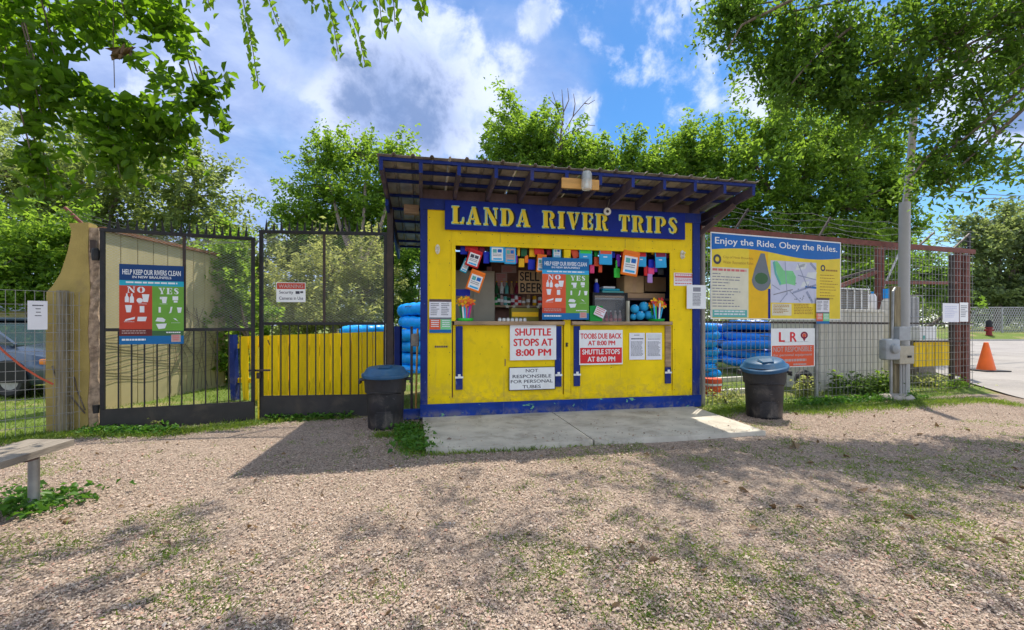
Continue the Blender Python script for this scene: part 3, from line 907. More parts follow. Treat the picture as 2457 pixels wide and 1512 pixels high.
uu, zz = L(1457, 508, -0.10)
hc = thing('ring_bell', 'white round disc hanging on a cord in front of the name board', 'disc', HUT.w(uu, -0.10, zz), HUT.a)
mb = MB()
prof = arc(0, 0, 0.056, 0.056, 0, 360, 24)[:-1]
mb.prism(prof, -0.012, 0.012, 'porcelain'); mb.build('disc', hc)
mb = MB(); mb.prism(arc(0, 0, 0.022, 0.022, 0, 360, 16)[:-1], -0.016, -0.0125, 'brown_iron'); mb.build('hub', hc)
mb = MB(); mb.tube([(0, 0, 0.055), (-0.075, -0.25, zr(-0.35) - zz - 0.13)], 0.004, 'grey_wood'); mb.build('cord', hc)

for (px, py, side) in ((1050, 598, 'west'), (1638, 611, 'east')):
    uu, zz = L(px, py, -0.02)
    sc = thing('porcelain_hook', 'small cream porcelain hook on the yellow board at the %s end' % ('name board L' if side == 'west' else 'fence'), 'hook', HUT.w(uu, -0.001, zz), HUT.a, 'porcelain hooks beside the window')
    sc['label'] = 'cream porcelain hook high above the paper posters, by the navy post near the gate' if side == 'west' else 'cream porcelain hook above the small red notice, by the navy post near the wire fence'
    mb = MB(); mb.prism(arc(0, 0, .032, .068, 0, 360, 20)[:-1], -0.014, 0.0, 'porcelain'); mb.build('back_plate', sc)
    mb = MB(); mb.tube([(0, -.012, .01), (0, -.055, .005), (0, -.07, .03)], [.016, .014, .018], 'porcelain', 8); mb.tube([(0, -.012, -.03), (0, -.05, -.055), (0, -.066, -.03)], [.012, .011, .013], 'porcelain', 8)
    mb.build('hook', sc, True)

# ------------------------------------------------------------------ signs and papers
def sign_at(name, label, cat, plane, px, v, thick=0.004, body='white', group=None, ztop=None):
    """upright board filling the photo rectangle px=(x0,y0,x1,y1) on a plane; returns its root, width, height; front face at y=0"""
    u0, zt0 = plane.loc(px[0], px[1], v); u1, zt1 = plane.loc(px[2], px[1], v)
    zb0 = plane.loc(px[0], px[3], v)[1]; zb1 = plane.loc(px[2], px[3], v)[1]
    um = plane.loc((px[0] + px[2]) / 2, px[1], v)[0]
    zt, zb = plane.loc((px[0] + px[2]) / 2, px[1], v)[1], plane.loc((px[0] + px[2]) / 2, px[3], v)[1]
    r = thing(name, label, cat, plane.w(u0, v, zb), plane.a, group)
    w, h = u1 - u0, zt - zb
    if body:
        MB().box(0, w, 0, thick, 0, h, body).build('panel', r)
    return r, w, h


def N(mb, w, h):
    """drawing helpers in 0..1 units of a panel"""
    class K:
        @staticmethod
        def rect(x0, x1, z0, z1, m, k=1): mb.rect(x0 * w, x1 * w, z0 * h, z1 * h, -0.0008 * k, m)
        @staticmethod
        def text(s, x0, x1, z0, z1, m, k=2, bold=0.0, fit=True, align='C'): mb.text(s, x0 * w, x1 * w, z0 * h, z1 * h, -0.0008 * k, m, bold, fit, align)
        @staticmethod
        def poly(p, m, k=2): mb.poly([(x * w, z * h) for x, z in p], -0.0008 * k, m)
        @staticmethod
        def dash(x0, x1, z0, z1, n, m, k=2, **kw): mb.dashes(x0 * w, x1 * w, z0 * h, z1 * h, n, -0.0008 * k, m, **kw)
        @staticmethod
        def slab(s, x0, x1, z0, z1, m, k=2): slab_text(mb, s, x0 * w, x1 * w, z0 * h, z1 * h, -0.0008 * k, m)
    return K


def river_poster(r, w, h, top=True, fade=0):
    mb = MB(); d = N(mb, w, h)
    navy = 'poster_navy' if not fade else 'poster_blue'
    d.rect(0, 1, .80, 1, navy)
    d.rect(0, 1, .735, .80, 'teal' if not fade else 'sky_blue')
    d.rect(0, .5, .105, .735, 'poster_red' if not fade else 'coral'); d.rect(.5, 1, .105, .735, 'poster_green')
    d.rect(0, .5, .105, .19, 'dark_red' if not fade else 'poster_red', 1.6); d.rect(.5, 1, .105, .17, 'dark_green' if not fade else 'poster_green', 1.6)
    d.rect(0, 1, 0, .105, 'poster_blue')
    d.rect(.80, .95, .025, .12, 'pale_pink', 2); d.dash(.82, .93, .035, .11, 3, 'pink_ink', 3, fill=.6, ragged=.1)
    mb.build('print', r, kind='stuff')
    mb = MB(); d = N(mb, w, h)
    d.text('HELP KEEP OUR RIVERS CLEAN', .05, .95, .872, .935, 'white_ink', 2, .025)
    d.text('IN NEW BRAUNFELS', .20, .80, .828, .858, 'white_ink', 2, .02)
    d.dash(.10, .90, .748, .785, 1, 'white_ink', 2, fill=.55, ragged=.02)
    d.slab('NO', .12, .39, .645, .722, 'white_ink'); d.slab('YES', .60, .92, .635, .715, 'white_ink')
    d.dash(.04, .42, .12, .175, 2, 'pale_pink', 2.4, fill=.4); d.dash(.72, .96, .13, .155, 1, 'white_ink', 2.4, fill=.6)
    d.dash(.04, .40, .045, .07, 1, 'white_ink', 2, fill=.9, ragged=0)
    mb.build('lettering', r, kind='stuff')
    mb = MB(); d = N(mb, w, h)
    def bottle(x, z, s): d.poly([(x - .03 * s, z), (x + .03 * s, z), (x + .03 * s, z + .06 * s), (x + .012 * s, z + .085 * s), (x + .012 * s, z + .11 * s), (x - .012 * s, z + .11 * s), (x - .012 * s, z + .085 * s), (x - .03 * s, z + .06 * s)], 'white_ink')
    def cup(x, z, s): d.poly([(x - .032 * s, z), (x + .032 * s, z), (x + .052 * s, z + .09 * s), (x - .052 * s, z + .09 * s)], 'white_ink')
    bottle(.115, .525, 1); bottle(.19, .52, 1.05); cup(.40, .53, 1.1); d.poly([(x * .05 + .31, z * .032 + .55) for x, z in arc(0, 0, 1, 1, 0, 360, 10)[:-1]], 'white_ink')
    cup(.14, .40, 1.0); d.rect(.31, .38, .40, .48, 'white_ink', 2)
    d.poly([(.08, .29), (.10, .315), (.24, .345), (.23, .315)], 'white_ink'); d.poly([(.27, .29), (.40, .29), (.42, .345), (.28, .345)], 'white_ink')
    d.dash(.07, .23, .275, .285, 1, 'white_ink', 2, ragged=0); d.dash(.29, .42, .50, .51, 1, 'white_ink', 2, ragged=0)
    cup(.69, .52, .9); d.rect(.62, .66, .57, .60, 'white_ink', 2); d.rect(.82, .91, .56, .61, 'white_ink', 2); d.rect(.84, .90, .53, .553, 'white_ink', 2)
    d.rect(.60, .635, .40, .47, 'white_ink', 2); d.poly([(.76, .39), (.80, .40), (.82, .475), (.79, .475), (.78, .42)], 'white_ink'); cup(.93, .40, .75)
    d.poly([(.55, .29), (.69, .28), (.71, .31), (.66, .335), (.58, .335)], 'white_ink'); d.poly([(.56, .255), (.73, .262), (.70, .20), (.60, .19)], 'white_ink'); d.poly([(.83, .33), (.86, .31), (.91, .29), (.87, .325)], 'white_ink')
    d.dash(.62, .74, .505, .512, 1, 'white_ink', 2, ragged=0); d.dash(.80, .94, .265, .272, 1, 'white_ink', 2, ragged=0)
    mb.build('pictogram', r, kind='stuff')


def mini_poster(r, w, h):
    """small two-part bill: white text sheet above, red and green halves below"""
    mb = MB(); d = N(mb, w, h)
    d.rect(0, 1, .92, 1, 'brown_wood'); d.rect(0, 1, .40, .46, 'slate')
    d.rect(0, .5, .10, .40, 'coral'); d.rect(.5, 1, .10, .40, 'poster_green'); d.rect(0, 1, 0, .10, 'poster_blue')
    d.rect(.5, 1, .10, .40, 'map_green', 1.5)
    mb.build('print', r, kind='stuff')
    mb = MB(); d = N(mb, w, h)
    d.dash(.06, .45, .50, .88, 7, 'grey_ink', 2); d.dash(.54, .94, .50, .88, 7, 'grey_ink', 2, sd=3)
    d.dash(.08, .44, .15, .38, 4, 'white_ink', 2, ragged=.05); d.dash(.58, .94, .15, .38, 4, 'white_ink', 2, ragged=.05, sd=5)
    mb.build('fine_print', r, kind='stuff')


# on the lower shutters
r, w, h = sign_at('shuttle_sign', 'white sign with three red lines SHUTTLE STOPS AT 8:00 PM', 'sign', HUT, (1223.7, 779, 1334.5, 864), -0.024, 0.006)
letters(r, 'SHUTTLE', .11 * w, .88 * w, .69 * h, .89 * h, -0.0008 * 2, 'sign_red', .035); letters(r, 'STOPS AT', .08 * w, .92 * w, .40 * h, .60 * h, -0.0008 * 2, 'sign_red', .035); letters(r, '8:00 PM', .13 * w, .88 * w, .12 * h, .31 * h, -0.0008 * 2, 'sign_red', .035)
r, w, h = sign_at('liability_sign', 'white framed sign NOT RESPONSIBLE FOR PERSONAL TUBES in black capitals', 'sign', HUT, (1221, 880.5, 1332.5, 936), -0.024, 0.006, 'black')
mb = MB(); d = N(mb, w, h); d.rect(.015, .985, .03, .97, 'white', 1); mb.build('print', r, kind='stuff')
letters(r, 'NOT', .36 * w, .62 * w, .77 * h, .91 * h, -0.0008 * 2, 'ink', .015); letters(r, 'RESPONSIBLE', .08 * w, .91 * w, .53 * h, .67 * h, -0.0008 * 2, 'ink', .015); letters(r, 'FOR PERSONAL', .04 * w, .94 * w, .31 * h, .45 * h, -0.0008 * 2, 'ink', .015); letters(r, 'TUBES', .29 * w, .68 * w, .08 * h, .22 * h, -0.0008 * 2, 'ink', .015)
r, w, h = sign_at('tube_return_sign', 'sign half white half red, TOOBS DUE BACK AT 8:00 PM on top', 'sign', HUT, (1390, 792, 1494, 875), -0.024, 0.006)
mb = MB(); d = N(mb, w, h); d.rect(.018, .982, .04, .49, 'sign_red', 1); mb.build('print', r, kind='stuff')
letters(r, 'TOOBS DUE BACK', .03 * w, .97 * w, .75 * h, .90 * h, -0.0008 * 2, 'sign_red', .035); letters(r, 'AT 8:00 PM', .20 * w, .82 * w, .56 * h, .69 * h, -0.0008 * 2, 'sign_red', .035)
letters(r, 'SHUTTLE STOPS', .07 * w, .93 * w, .30 * h, .44 * h, -0.0008 * 2, 'white', .03); letters(r, 'AT 8:00 PM', .19 * w, .82 * w, .09 * h, .23 * h, -0.0008 * 2, 'white', .03)
for (a, b, lab) in ((1510, 1547, 'white printed notice beside the red and white sign, black title line on top'), (1550, 1588, 'white printed notice next to the bare wood strap, greenish heading on top')):
    r, w, h = sign_at('paper_notice', lab, 'notice', HUT, (a, 799, b, 863), -0.002, 0.0015, 'paper', 'paper notices on the east shutter')
    mb = MB(); d = N(mb, w, h)
    if a == 1510:
        d.dash(.3, .65, .88, .93, 1, 'ink', 1, ragged=0); d.dash(.12, .92, .72, .80, 1, 'ink', 1, ragged=.05)
    else:
        d.rect(.06, .94, .80, .95, 'map_pale', 1); d.dash(.12, .9, .74, .78, 1, 'ink', 1, ragged=.0)
    d.dash(.10, .92, .12, .68, 13, 'grey_ink', 1, ragged=.2, sd=a, fill=.6)
    mb.build('fine_print', r, kind='stuff')
# on the wall boards
r, w, h = sign_at('river_bill', 'small bill with red and green halves on the kiosk board beside the navy post', 'poster', HUT, (1030, 718, 1083, 799), -0.0215, 0.002, 'paper')
mini_poster(r, w, h)
r, w, h = sign_at('red_notice', 'small red and white notice on the yellow board right of the window', 'notice', HUT, (1617, 655, 1663, 686), -0.003, 0.002, 'paper')
mb = MB(); d = N(mb, w, h); d.rect(.04, .96, .62, .95, 'pink_ink', 1); d.dash(.08, .92, .68, .88, 1, 'white_ink', 2, ragged=0); d.dash(.06, .95, .30, .55, 2, 'pink_ink', 1, ragged=.1); d.dash(.06, .95, .06, .22, 1, 'pink_ink', 1, ragged=.1); mb.build('fine_print', r, kind='stuff')
r, w, h = sign_at('scan_notice', 'white notice with grey blocks hung across the navy corner post and fence post', 'notice', HUT, (1648, 684, 1694, 741), -0.045, 0.003, 'white')
mb = MB(); d = N(mb, w, h); d.rect(.32, .72, .72, .9, 'grey_ink', 1); d.dash(.30, .74, .12, .66, 9, 'grey_ink', 1, ragged=.1, fill=.7); mb.build('fine_print', r, kind='stuff')
# faded writing on the west board
mb = MB(); u_, z_ = HUT.loc(1043, 835); u2 = HUT.loc(1075, 835)[0]
mb.dashes(u_, u2, z_, z_ + .03, 1, -0.0012, 'brown_wood', .9, 0); mb.build('pen_marks', hut, kind='stuff')
# big poster hung in the window, over the mullion
r, w, h = sign_at('river_poster', 'sun-faded rivers poster with red and green halves hanging in the kiosk window', 'poster', HUT, (1301, 619, 1413, 767), -0.07, 0.003, 'white', 'rivers posters')
river_poster(r, w, h, fade=1)
# on the gate
r, w, h = sign_at('river_poster', 'dark blue rivers poster with red and green halves tied to the west gate leaf', 'poster', GA, (286, 636, 441, 826), -0.035, 0.003, 'poster_navy', 'rivers posters')
river_poster(r, w, h)
r, w, h = sign_at('warning_sign', 'white and red WARNING security camera sign on the gate mesh', 'sign', GB, (663, 678, 733, 725), -0.03, 0.003, 'white')
mb = MB(); d = N(mb, w, h); d.rect(.02, .98, .66, .97, 'poster_red', 1); mb.build('print', r, kind='stuff')
mb = MB(); d = N(mb, w, h)
d.text('WARNING', .08, .92, .72, .90, 'pale_pink', 2, .02); d.text('Security', .10, .58, .38, .58, 'ink', 2, .01); d.rect(.66, .80, .42, .56, 'ink', 2); d.rect(.82, .92, .46, .56, 'ink', 2); d.text('Cameras in Use', .10, .92, .12, .28, 'ink', 2, .01)
mb.build('lettering', r, kind='stuff')
r, w, h = sign_at('restroom_notice', 'white paper with four short blue lines tied to the low wire fence', 'notice', LF, (66, 722, 114, 791), -0.02, 0.002, 'paper')
mb = MB(); d = N(mb, w, h); d.dash(.24, .80, .78, .86, 1, 'ink', 1, ragged=0); d.dash(.40, .66, .68, .74, 1, 'ink', 1, ragged=0); d.dash(.42, .66, .56, .62, 1, 'ink', 1, ragged=0); d.dash(.36, .70, .44, .50, 1, 'ink', 1, ragged=0); mb.build('fine_print', r, kind='stuff')

# big rules board on the wire fence
FV = -0.06
u0, zt = FEN.loc(1705, 556, FV); u1 = FEN.loc(2018, 580, FV)[0]
zb = FEN.loc(1700, 766, FV)[1]
r = thing('rules_board', 'big blue and yellow board reading Enjoy the Ride. Obey the Rules. with a river map', 'sign', FEN.w(u0, FV, zb), FEN.a)
w, h = u1 - u0, zt - zb
MB().box(0, w, 0, .012, 0, h, 'white', ch=.002).build('panel', r)
mb = MB(); d = N(mb, w, h)
d.rect(.008, .992, .012, .985, 'board_yellow', 1)
d.rect(.004, .265, .02, .60, 'cream', 2)
d.rect(.012, .255, .022, .11, 'dull_teal', 3)
d.rect(.27, .41, .012, .985, 'board_amber', 1.5)
d.rect(.41, .428, .012, .37, 'sign_blue', 3)
band = [(.006, .80)] + [(.006 + .984 * i / 20, .80 + .035 * math.sin(i / 20 * 2 * math.pi) - .012 * i / 20) for i in range(21)] + [(.992, .985), (.006, .985)]
d.poly(band[1:], 'board_blue', 3)
d.rect(.43, .79, .205, .715, 'map_lilac', 2)
# plain grey drop with a muted patch, nothing drawn in it
d.poly([(.36 + .07 * math.cos(R(a)) * (1 if a > 180 else 1), .47 + .13 * math.sin(R(a))) for a in range(180, 361, 15)] + [(.41, .60), (.385, .79), (.355, .79), (.31, .60)], 'slate', 4)
d.poly([(.36 + .05 * math.cos(R(a)), .49 + .07 * math.sin(R(a))) for a in range(0, 360, 30)], 'dark_green', 5)
mb.build('print', r, kind='stuff')
mb = MB(); d = N(mb, w, h)
rr = random.Random(4)
d.poly([(.455, .70), (.48, .71), (.53, .60), (.60, .60), (.625, .53), (.62, .42), (.56, .44), (.50, .42), (.485, .52)], 'map_green', 3)
d.poly([(.445, .69), (.46, .71), (.475, .56), (.51, .44), (.50, .41), (.46, .55)], 'dull_teal', 4)
for (a, b, c_, e) in ((.62, .61, .70, .70), (.70, .50, .78, .60), (.66, .40, .72, .48), (.64, .64, .69, .71)):
    d.poly([(a, b), (c_, b + .02), (c_ + .015, e), (a + .02, e - .01)], 'map_pale', 3)
for (x0, z0, x1, z1, wd, m_) in ((.54, .71, .555, .30, .003, 'map_road'), (.74, .71, .788, .63, .008, 'map_road'), (.60, .33, .79, .44, .006, 'map_road'), (.71, .35, .76, .21, .009, 'map_road'), (.45, .30, .60, .37, .003, 'grey_ink'), (.64, .70, .72, .40, .003, 'map_road'),
                             (.44, .42, .50, .36, .003, 'map_road'), (.57, .36, .66, .22, .003, 'map_road'), (.50, .21, .56, .33, .003, 'map_road'), (.64, .55, .79, .50, .003, 'map_road'), (.79, .40, .70, .41, .006, 'board_blue')):
    l_ = math.hypot((x1 - x0) * w, (z1 - z0) * h); nx, nz = -(z1 - z0) * h / l_ * wd, (x1 - x0) * w / l_ * wd * w / h
    d.poly([(x0 + nx, z0 + nz), (x0 - nx, z0 - nz), (x1 - nx, z1 - nz), (x1 + nx, z1 + nz)], m_, 4)
for i in range(16):
    x, z = rr.uniform(.58, .77), rr.uniform(.22, .46)
    d.rect(x, x + .008, z, z + .012, 'slate', 5)
d.rect(.44, .59, .05, .19, 'cream', 2)
mb.build('map', r, kind='stuff')
mb = MB(); d = N(mb, w, h)
letters(r, 'Enjoy the Ride. Obey the Rules.', .03 * w, .965 * w, .845 * h, .945 * h, -.0032, 'white', .012)
d.text('City of New Braunfels', .085, .30, .70, .735, 'brown_ink', 3, .0)
d.text('Water Recreation Rules', .085, .30, .645, .68, 'brown_ink', 3, .0)
for cx, cz, s in ((.045, .69, .028), (.845, .655, .020)):
    for q in ring(cx, cz, (s, s * w / h), (s * .5, s * .5 * w / h), 0, 360, 16): d.poly(q, 'ink', 3)
mb.build('lettering', r, kind='stuff')
mb = MB(); d = N(mb, w, h)
d.dash(.012, .25, .555, .585, 1, 'pink_ink', 3, ragged=0, fill=.9)
for i in range(12): d.dash(.012, .25, .53 - i * .034 - .012, .53 - i * .034, 1, 'grey_ink', 3, ragged=.8, sd=i + 2, fill=.9)
d.dash(.025, .24, .035, .10, 2, 'map_pale', 4, ragged=.05)
d.dash(.87, .97, .615, .64, 1, 'brown_ink', 3, ragged=.1, fill=.9)
for i in range(9): d.dash(.82, .975, .57 - i * .037 - .012, .57 - i * .037, 1, 'brown_ink', 3, ragged=.5, sd=i + 40, fill=.8)
d.dash(.45, .58, .07, .18, 6, 'brown_ink', 3, ragged=.5); d.dash(.61, .77, .06, .195, 7, 'brown_ink', 3, ragged=.5, sd=9)
mb.build('fine_print', r, kind='stuff')
r2, w2, h2 = sign_at('river_bill', 'small bill with red and green halves tied low over the corner of the rules board', 'poster', FEN, (1959, 715, 1990, 777), FV - 0.03, 0.002, 'paper')
mini_poster(r2, w2, h2)
# lower sign with red letters
r, w, h = sign_at('rental_sign', 'white and orange-red sign with big letters L R and NOT RESPONSIBLE on the wire fence', 'sign', FEN, (1850, 788, 1955, 881), -0.04, 0.004)
mb = MB(); d = N(mb, w, h); d.rect(.02, .98, .02, .56, 'coral', 1); mb.build('print', r, kind='stuff')
mb = MB(); d = N(mb, w, h)
letters(r, 'L', .18 * w, .30 * w, .66 * h, .90 * h, -.0016, 'sign_red', .03); letters(r, 'R', .43 * w, .57 * w, .66 * h, .90 * h, -.0016, 'sign_red', .03)
d.text('NOT RESPONSIBLE', .05, .93, .40, .53, 'pale_pink', 2, .02); d.text('for personal equipment', .05, .93, .27, .35, 'pale_pink', 2, .02)
d.dash(.30, .80, .14, .21, 1, 'pale_pink', 2, ragged=0, fill=.9); d.dash(.50, .80, .04, .09, 1, 'pale_pink', 2, ragged=0, fill=.9)
d.dash(.27, .84, .645, .655, 1, 'grey_ink', 2, ragged=0, fill=.9)
mb.build('lettering', r, kind='stuff')
mb = MB(); d = N(mb, w, h)
for q in ring(.75, .82, (.085, .095), (.045, .05), 0, 360, 18): d.poly(q, 'maroon', 2)
d.poly([(.70, .78), (.80, .78), (.76, .67), (.74, .67)], 'maroon', 1.6); d.poly([(.75 + .04 * math.cos(R(a)), .82 + .045 * math.sin(R(a))) for a in range(0, 360, 30)], 'coral', 2.4)
mb.build('emblem', r)
for (a, y0, b, y1, lab) in ((2262, 728, 2301, 773, 'lilac-white paper tied to the wire fence above the yellow panel'), (2303, 726, 2323, 772, 'narrow white paper on the fence by the rusty end post')):
    r, w, h = sign_at('fence_notice', lab, 'notice', FEN, (a, y0, b, y1), -0.04, 0.002, 'paper' if a < 2300 else 'white', 'papers tied to the wire fence')
    mb = MB(); d = N(mb, w, h); d.dash(.12, .9, .2, .85, 7, 'map_lilac' if a < 2300 else 'grey_ink', 1); mb.build('fine_print', r, kind='stuff')

# ------------------------------------------------------------------ iron gate
def gate_leaf(plane, w, ztop, zmid, zkick, z0, label, nbar, mid_u, spike_n):
    g = thing('gate_leaf', label, 'gate', plane.w(0, 0, 0), plane.a, 'leaves of the iron gate')
    s = 0.032
    def bar(name, x0, x1, za, zb, m='gate_iron', y=s / 2):
        return MB().box(x0, x1, -y, y, za, zb, m, ch=.003).build(name, g)
    bar('stile', 0, 0.05, z0, ztop - 0.0005)
    bar('stile', w - 0.045, w, z0, ztop - 0.0005)
    bar('top_rail', -0.004, w + 0.004, ztop, ztop + 0.045)
    bar('mid_rail', 0.051, w - 0.046, zmid - 0.02, zmid + 0.02)
    bar('low_rail', 0.051, w - 0.046, zkick - 0.02, zkick + 0.012)
    bar('centre_stile', mid_u - 0.016, mid_u + 0.016, zmid + 0.021, ztop - 0.001, 'brown_iron')
    MB().box(0.01, w - 0.008, -0.0225, -0.0175, z0 + 0.0, zkick - 0.0, 'gate_plate').build('kick_plate', g)
    me = None
    for i in range(nbar):
        x = 0.05 + (w - 0.095) * (i + 1) / (nbar + 1)
        if me is None:
            o = MB().box(-0.007, 0.007, -0.007, 0.007, zkick + 0.013, zmid - 0.021, 'gate_iron').build('bar', g); me = o.data; o.location = (x, 0, 0)
        else:
            link('bar', me, g, (x, 0, 0))
    me = None
    rr = random.Random(spike_n)
    for i in range(spike_n):
        x = 0.06 + (w - 0.10) * (i + 0.3) / spike_n
        rot = (R(rr.uniform(-8, 8)), R(rr.uniform(-5, 5)), 0)
        if me is None:
            mb = MB(); mb.add([(-.019, -.006, 0), (.019, -.006, 0), (.019, .006, 0), (-.019, .006, 0), (0, 0, .17), (-.011, -.003, .06), (.011, -.003, .06)],
                              [(0, 1, 4), (1, 2, 4), (2, 3, 4), (3, 0, 4)], 'gate_iron')
            o = mb.build('spike', g); me = o.data; o.location = (x, 0, ztop + .045); o.rotation_euler = rot
        else:
            link('spike', me, g, (x, 0, ztop + .045), rot, (1, 1, rr.uniform(.8, 1.1)))
    # expanded metal: crossed strands
    mb = MB()
    x0, x1, za, zb = 0.052, w - 0.047, zmid + 0.021, ztop - 0.001
    st, sl = 0.055, 0.62
    def strand(sg_, y):
        c = -(zb - za) / sl
        while c < x1 - x0 + (zb - za) / sl:
            # line x = x0 + c + (z - za) / sl  (or mirrored)
            p0 = max(c, 0.0); zA = za + max(0, -c) * sl
            p1 = min(c + (zb - za) / sl, x1 - x0); zB = za + (p1 - c) * sl
            if p1 > p0 + 1e-3 and zA < zb:
                a, b = (x0 + p0, x0 + p1) if sg_ > 0 else (x1 - p0, x1 - p1)
                mb.beam((a, y, zA), (b, y, zB), 0.0015, 0.0015, 'gate_mesh', (0, 1, 0))
            c += st
    strand(1, 0.008); strand(-1, 0.0105)
    mb.build('expanded_mesh', g, kind='stuff')
    return g


ga = gate_leaf(GA, 1.68, 2.42, 1.20, 0.20, -0.07, 'west gate leaf of black iron with pointed spikes, beside the plastered pillar', 11, 0.87, 17)
gb = gate_leaf(GB, 1.74, 2.54, 1.28, 0.26, -0.03, 'east gate leaf of black iron with pointed spikes, in front of the yellow boards', 13, 0.87, 16)
MB().box(-0.02, 1.76, -0.02, 0.02, -0.08, -0.031, 'post_wood').build('threshold', gb)
mb = MB(); mb.tube([(0.005, -0.04, -0.06), (0.005, -0.04, 0.95)], 0.012, 'board_yellow', 8); mb.build('drop_rod', gb)
mb = MB(); mb.box(-0.12, 0.16, -0.055, -0.03, 0.62, 0.645, 'brown_iron'); mb.box(-0.015, 0.03, -0.06, -0.03, 0.52, 0.60, 'brown_iron'); mb.build('bolt', gb)
mb = MB(); mb.lathe([(0.035, -0.06), (0.04, -.02), (0.04, 0.06), (0.03, 0.09)], 'gate_iron', 12, (-0.045, 0)); mb.build('hinge', ga).location = (0, 0, 2.12)
mb = MB(); mb.lathe([(0.03, -0.05), (0.034, 0.05)], 'gate_iron', 12, (-0.04, 0)); mb.build('hinge', ga).location = (0, 0, 0.22)

p = at(937, 780, 6.28)
gp_ = thing('gate_post', 'brown steel gate post rising between the gate and the kiosk', 'post', (p.x, p.y, 0), GB.a)
MB().box(-.042, .042, -.04, .04, -.1, 2.92, 'brown_iron', ch=.004).build('tube', gp_)
MB().box(-.075, -.043, -.02, .02, 2.18, 2.28, 'rust_red').build('hinge', gp_)
MB().box(-.075, -.043, -.02, .02, 0.45, 0.52, 'rust_red').build('hinge', gp_)
mb = MB(); mb.tube([(-.06, -.03, 1.28), (-.065, -.03, .62), (-.05, -.03, .60)], .006, 'grey_wood'); mb.build('hook_rod', gp_)

# plastered pillar, flared on its west side, rough stone showing at the gate edge
PX = 5.48
pil = thing('gate_pillar', 'cream plastered gate pillar with a flared shoulder and broken stone edge', 'pillar', (at(215, 780, PX).x, PX, 0), R(16))
k = PX / F
prof = [(-.42, -.10), (-.43, .5), (-.425, 1.2), (-.42, 1.66), (-.36, 1.74), (-.28, 1.90), (-.215, 2.15), (-.18, 2.35), (-.175, 2.43), (-.20, 2.52), (0.0, 2.54), (-.005, 2.2), (.015, 1.7), (-.01, 1.2), (.012, .7), (-.012, .3), (.0, -.10)]
mb = MB(); mb.prism(prof, -0.02, 0.15, 'stucco')
o = mb.build('plaster', pil)
mb = MB()
rr = random.Random(5)
vs, fs = [], []
nz = 26
for i in range(nz + 1):
    z = -.1 + 2.58 * i / nz
    e = .012 + .02 * rr.random()
    for (x, y) in ((-.03 + rr.uniform(-.02, .02), -.010), (.03 + e * .3, -.012 + rr.uniform(-.01, .01)), (.088 + rr.uniform(-.012, .012), .0 + rr.uniform(0, .02)), (.07 + rr.uniform(-.01, .01), .13)):
        vs.append((x, y, z))
for i in range(nz):
    for j in range(3):
        fs.append((i * 4 + j, i * 4 + j + 1, (i + 1) * 4 + j + 1, (i + 1) * 4 + j))
fs.append((nz * 4, nz * 4 + 1, nz * 4 + 2, nz * 4 + 3))
mb.add(vs, fs, 'rubble'); mb.build('stone_core', pil)
MB().box(.03, .088, -.05, -.015, 2.16, 2.32, 'brown_iron').build('hinge_bracket', pil)
mb = MB(); mb.tube([(-.14, -.028, .62), (-.11, -.030, .45), (-.03, -.03, .2)], .007, 'bark'); mb.build('dead_vine', pil)
mb = MB(); mb.tube([(-.36, -.028, .76), (-.30, -.03, .55), (-.16, -.03, .36), (-.03, -.03, .16)], .008, 'bark'); mb.build('dead_vine', pil)
# barbed-wire arm leaning over the pillar
arm = thing('barbed_wire_bracket', 'rusty angle-iron bracket with barbed wire strands above the plastered pillar', 'bracket', (at(212, 540, 5.6).x, 5.6, 2.5), 0)
MB().beam((.02, 0, -.03), (-.28, -.02, .26), .03, .03, 'rust_red').build('arm', arm)
mb = MB()
for q in range(4):
    a = Vector((-.28 + q * .075, -.02, .26 - q * .075))
    for i in range(8):
        t0, t1 = i / 8, (i + 1) / 8
        f_ = lambda t: (a.x + (2.0 - a.x) * t, a.y + .85 * t, a.z + (-.02 + .02 * q - a.z) * t - .16 * math.sin(math.pi * t))
        mb.tube([f_(t0), f_(t1)], .003, 'mesh_wire', 4, False)
mb.build('barbed_wire', arm, kind='stuff')

# low welded-wire fence west of the pillar
wf = thing('wire_fence', 'low welded-wire fence panel in front of the parked car', 'fence', LF.w(0, 0, 0), LF.a)
mb = MB()
LFL = 5.6
zt_ = 1.66
for i in range(int(LFL / 0.075)):
    x = -i * 0.075
    mb.beam((x, 0, GZ), (x, 0, zt_), .0055, .0055, 'mesh_wire')
for z in [GZ + .02 + .11 * i for i in range(15)] + [zt_]:
    mb.beam((0.02, .004, z), (-LFL, .004, z), .0055, .0055, 'mesh_wire')
mb.build('wire_panel', wf, kind='stuff')
for x in (-2.7, -5.5):
    MB().box(x - .03, x + .03, .01, .07, -.1, 1.75, 'galv').build('fence_post', wf)
for (x, px_) in ((LF.loc(150, 780)[0], 'post_wood'),):
    mb = MB(); mb.lathe([(.065, -.1), (.062, .8), (.055, 1.68)], px_, 10, (x, .06)); mb.build('corner_post', wf, True)
mb = MB()
for x in (-.10, -.04, .02, .07):
    mb.beam((x, -.02, GZ), (x, -.02, 1.66), .006, .006, 'mesh_wire')
for z in (.2, .45, .7, .95, 1.2, 1.5):
    mb.beam((-.12, -.018, z), (.09, -.018, z), .005, .005, 'mesh_wire')
mb.build('wrapped_wire', wf, kind='stuff')
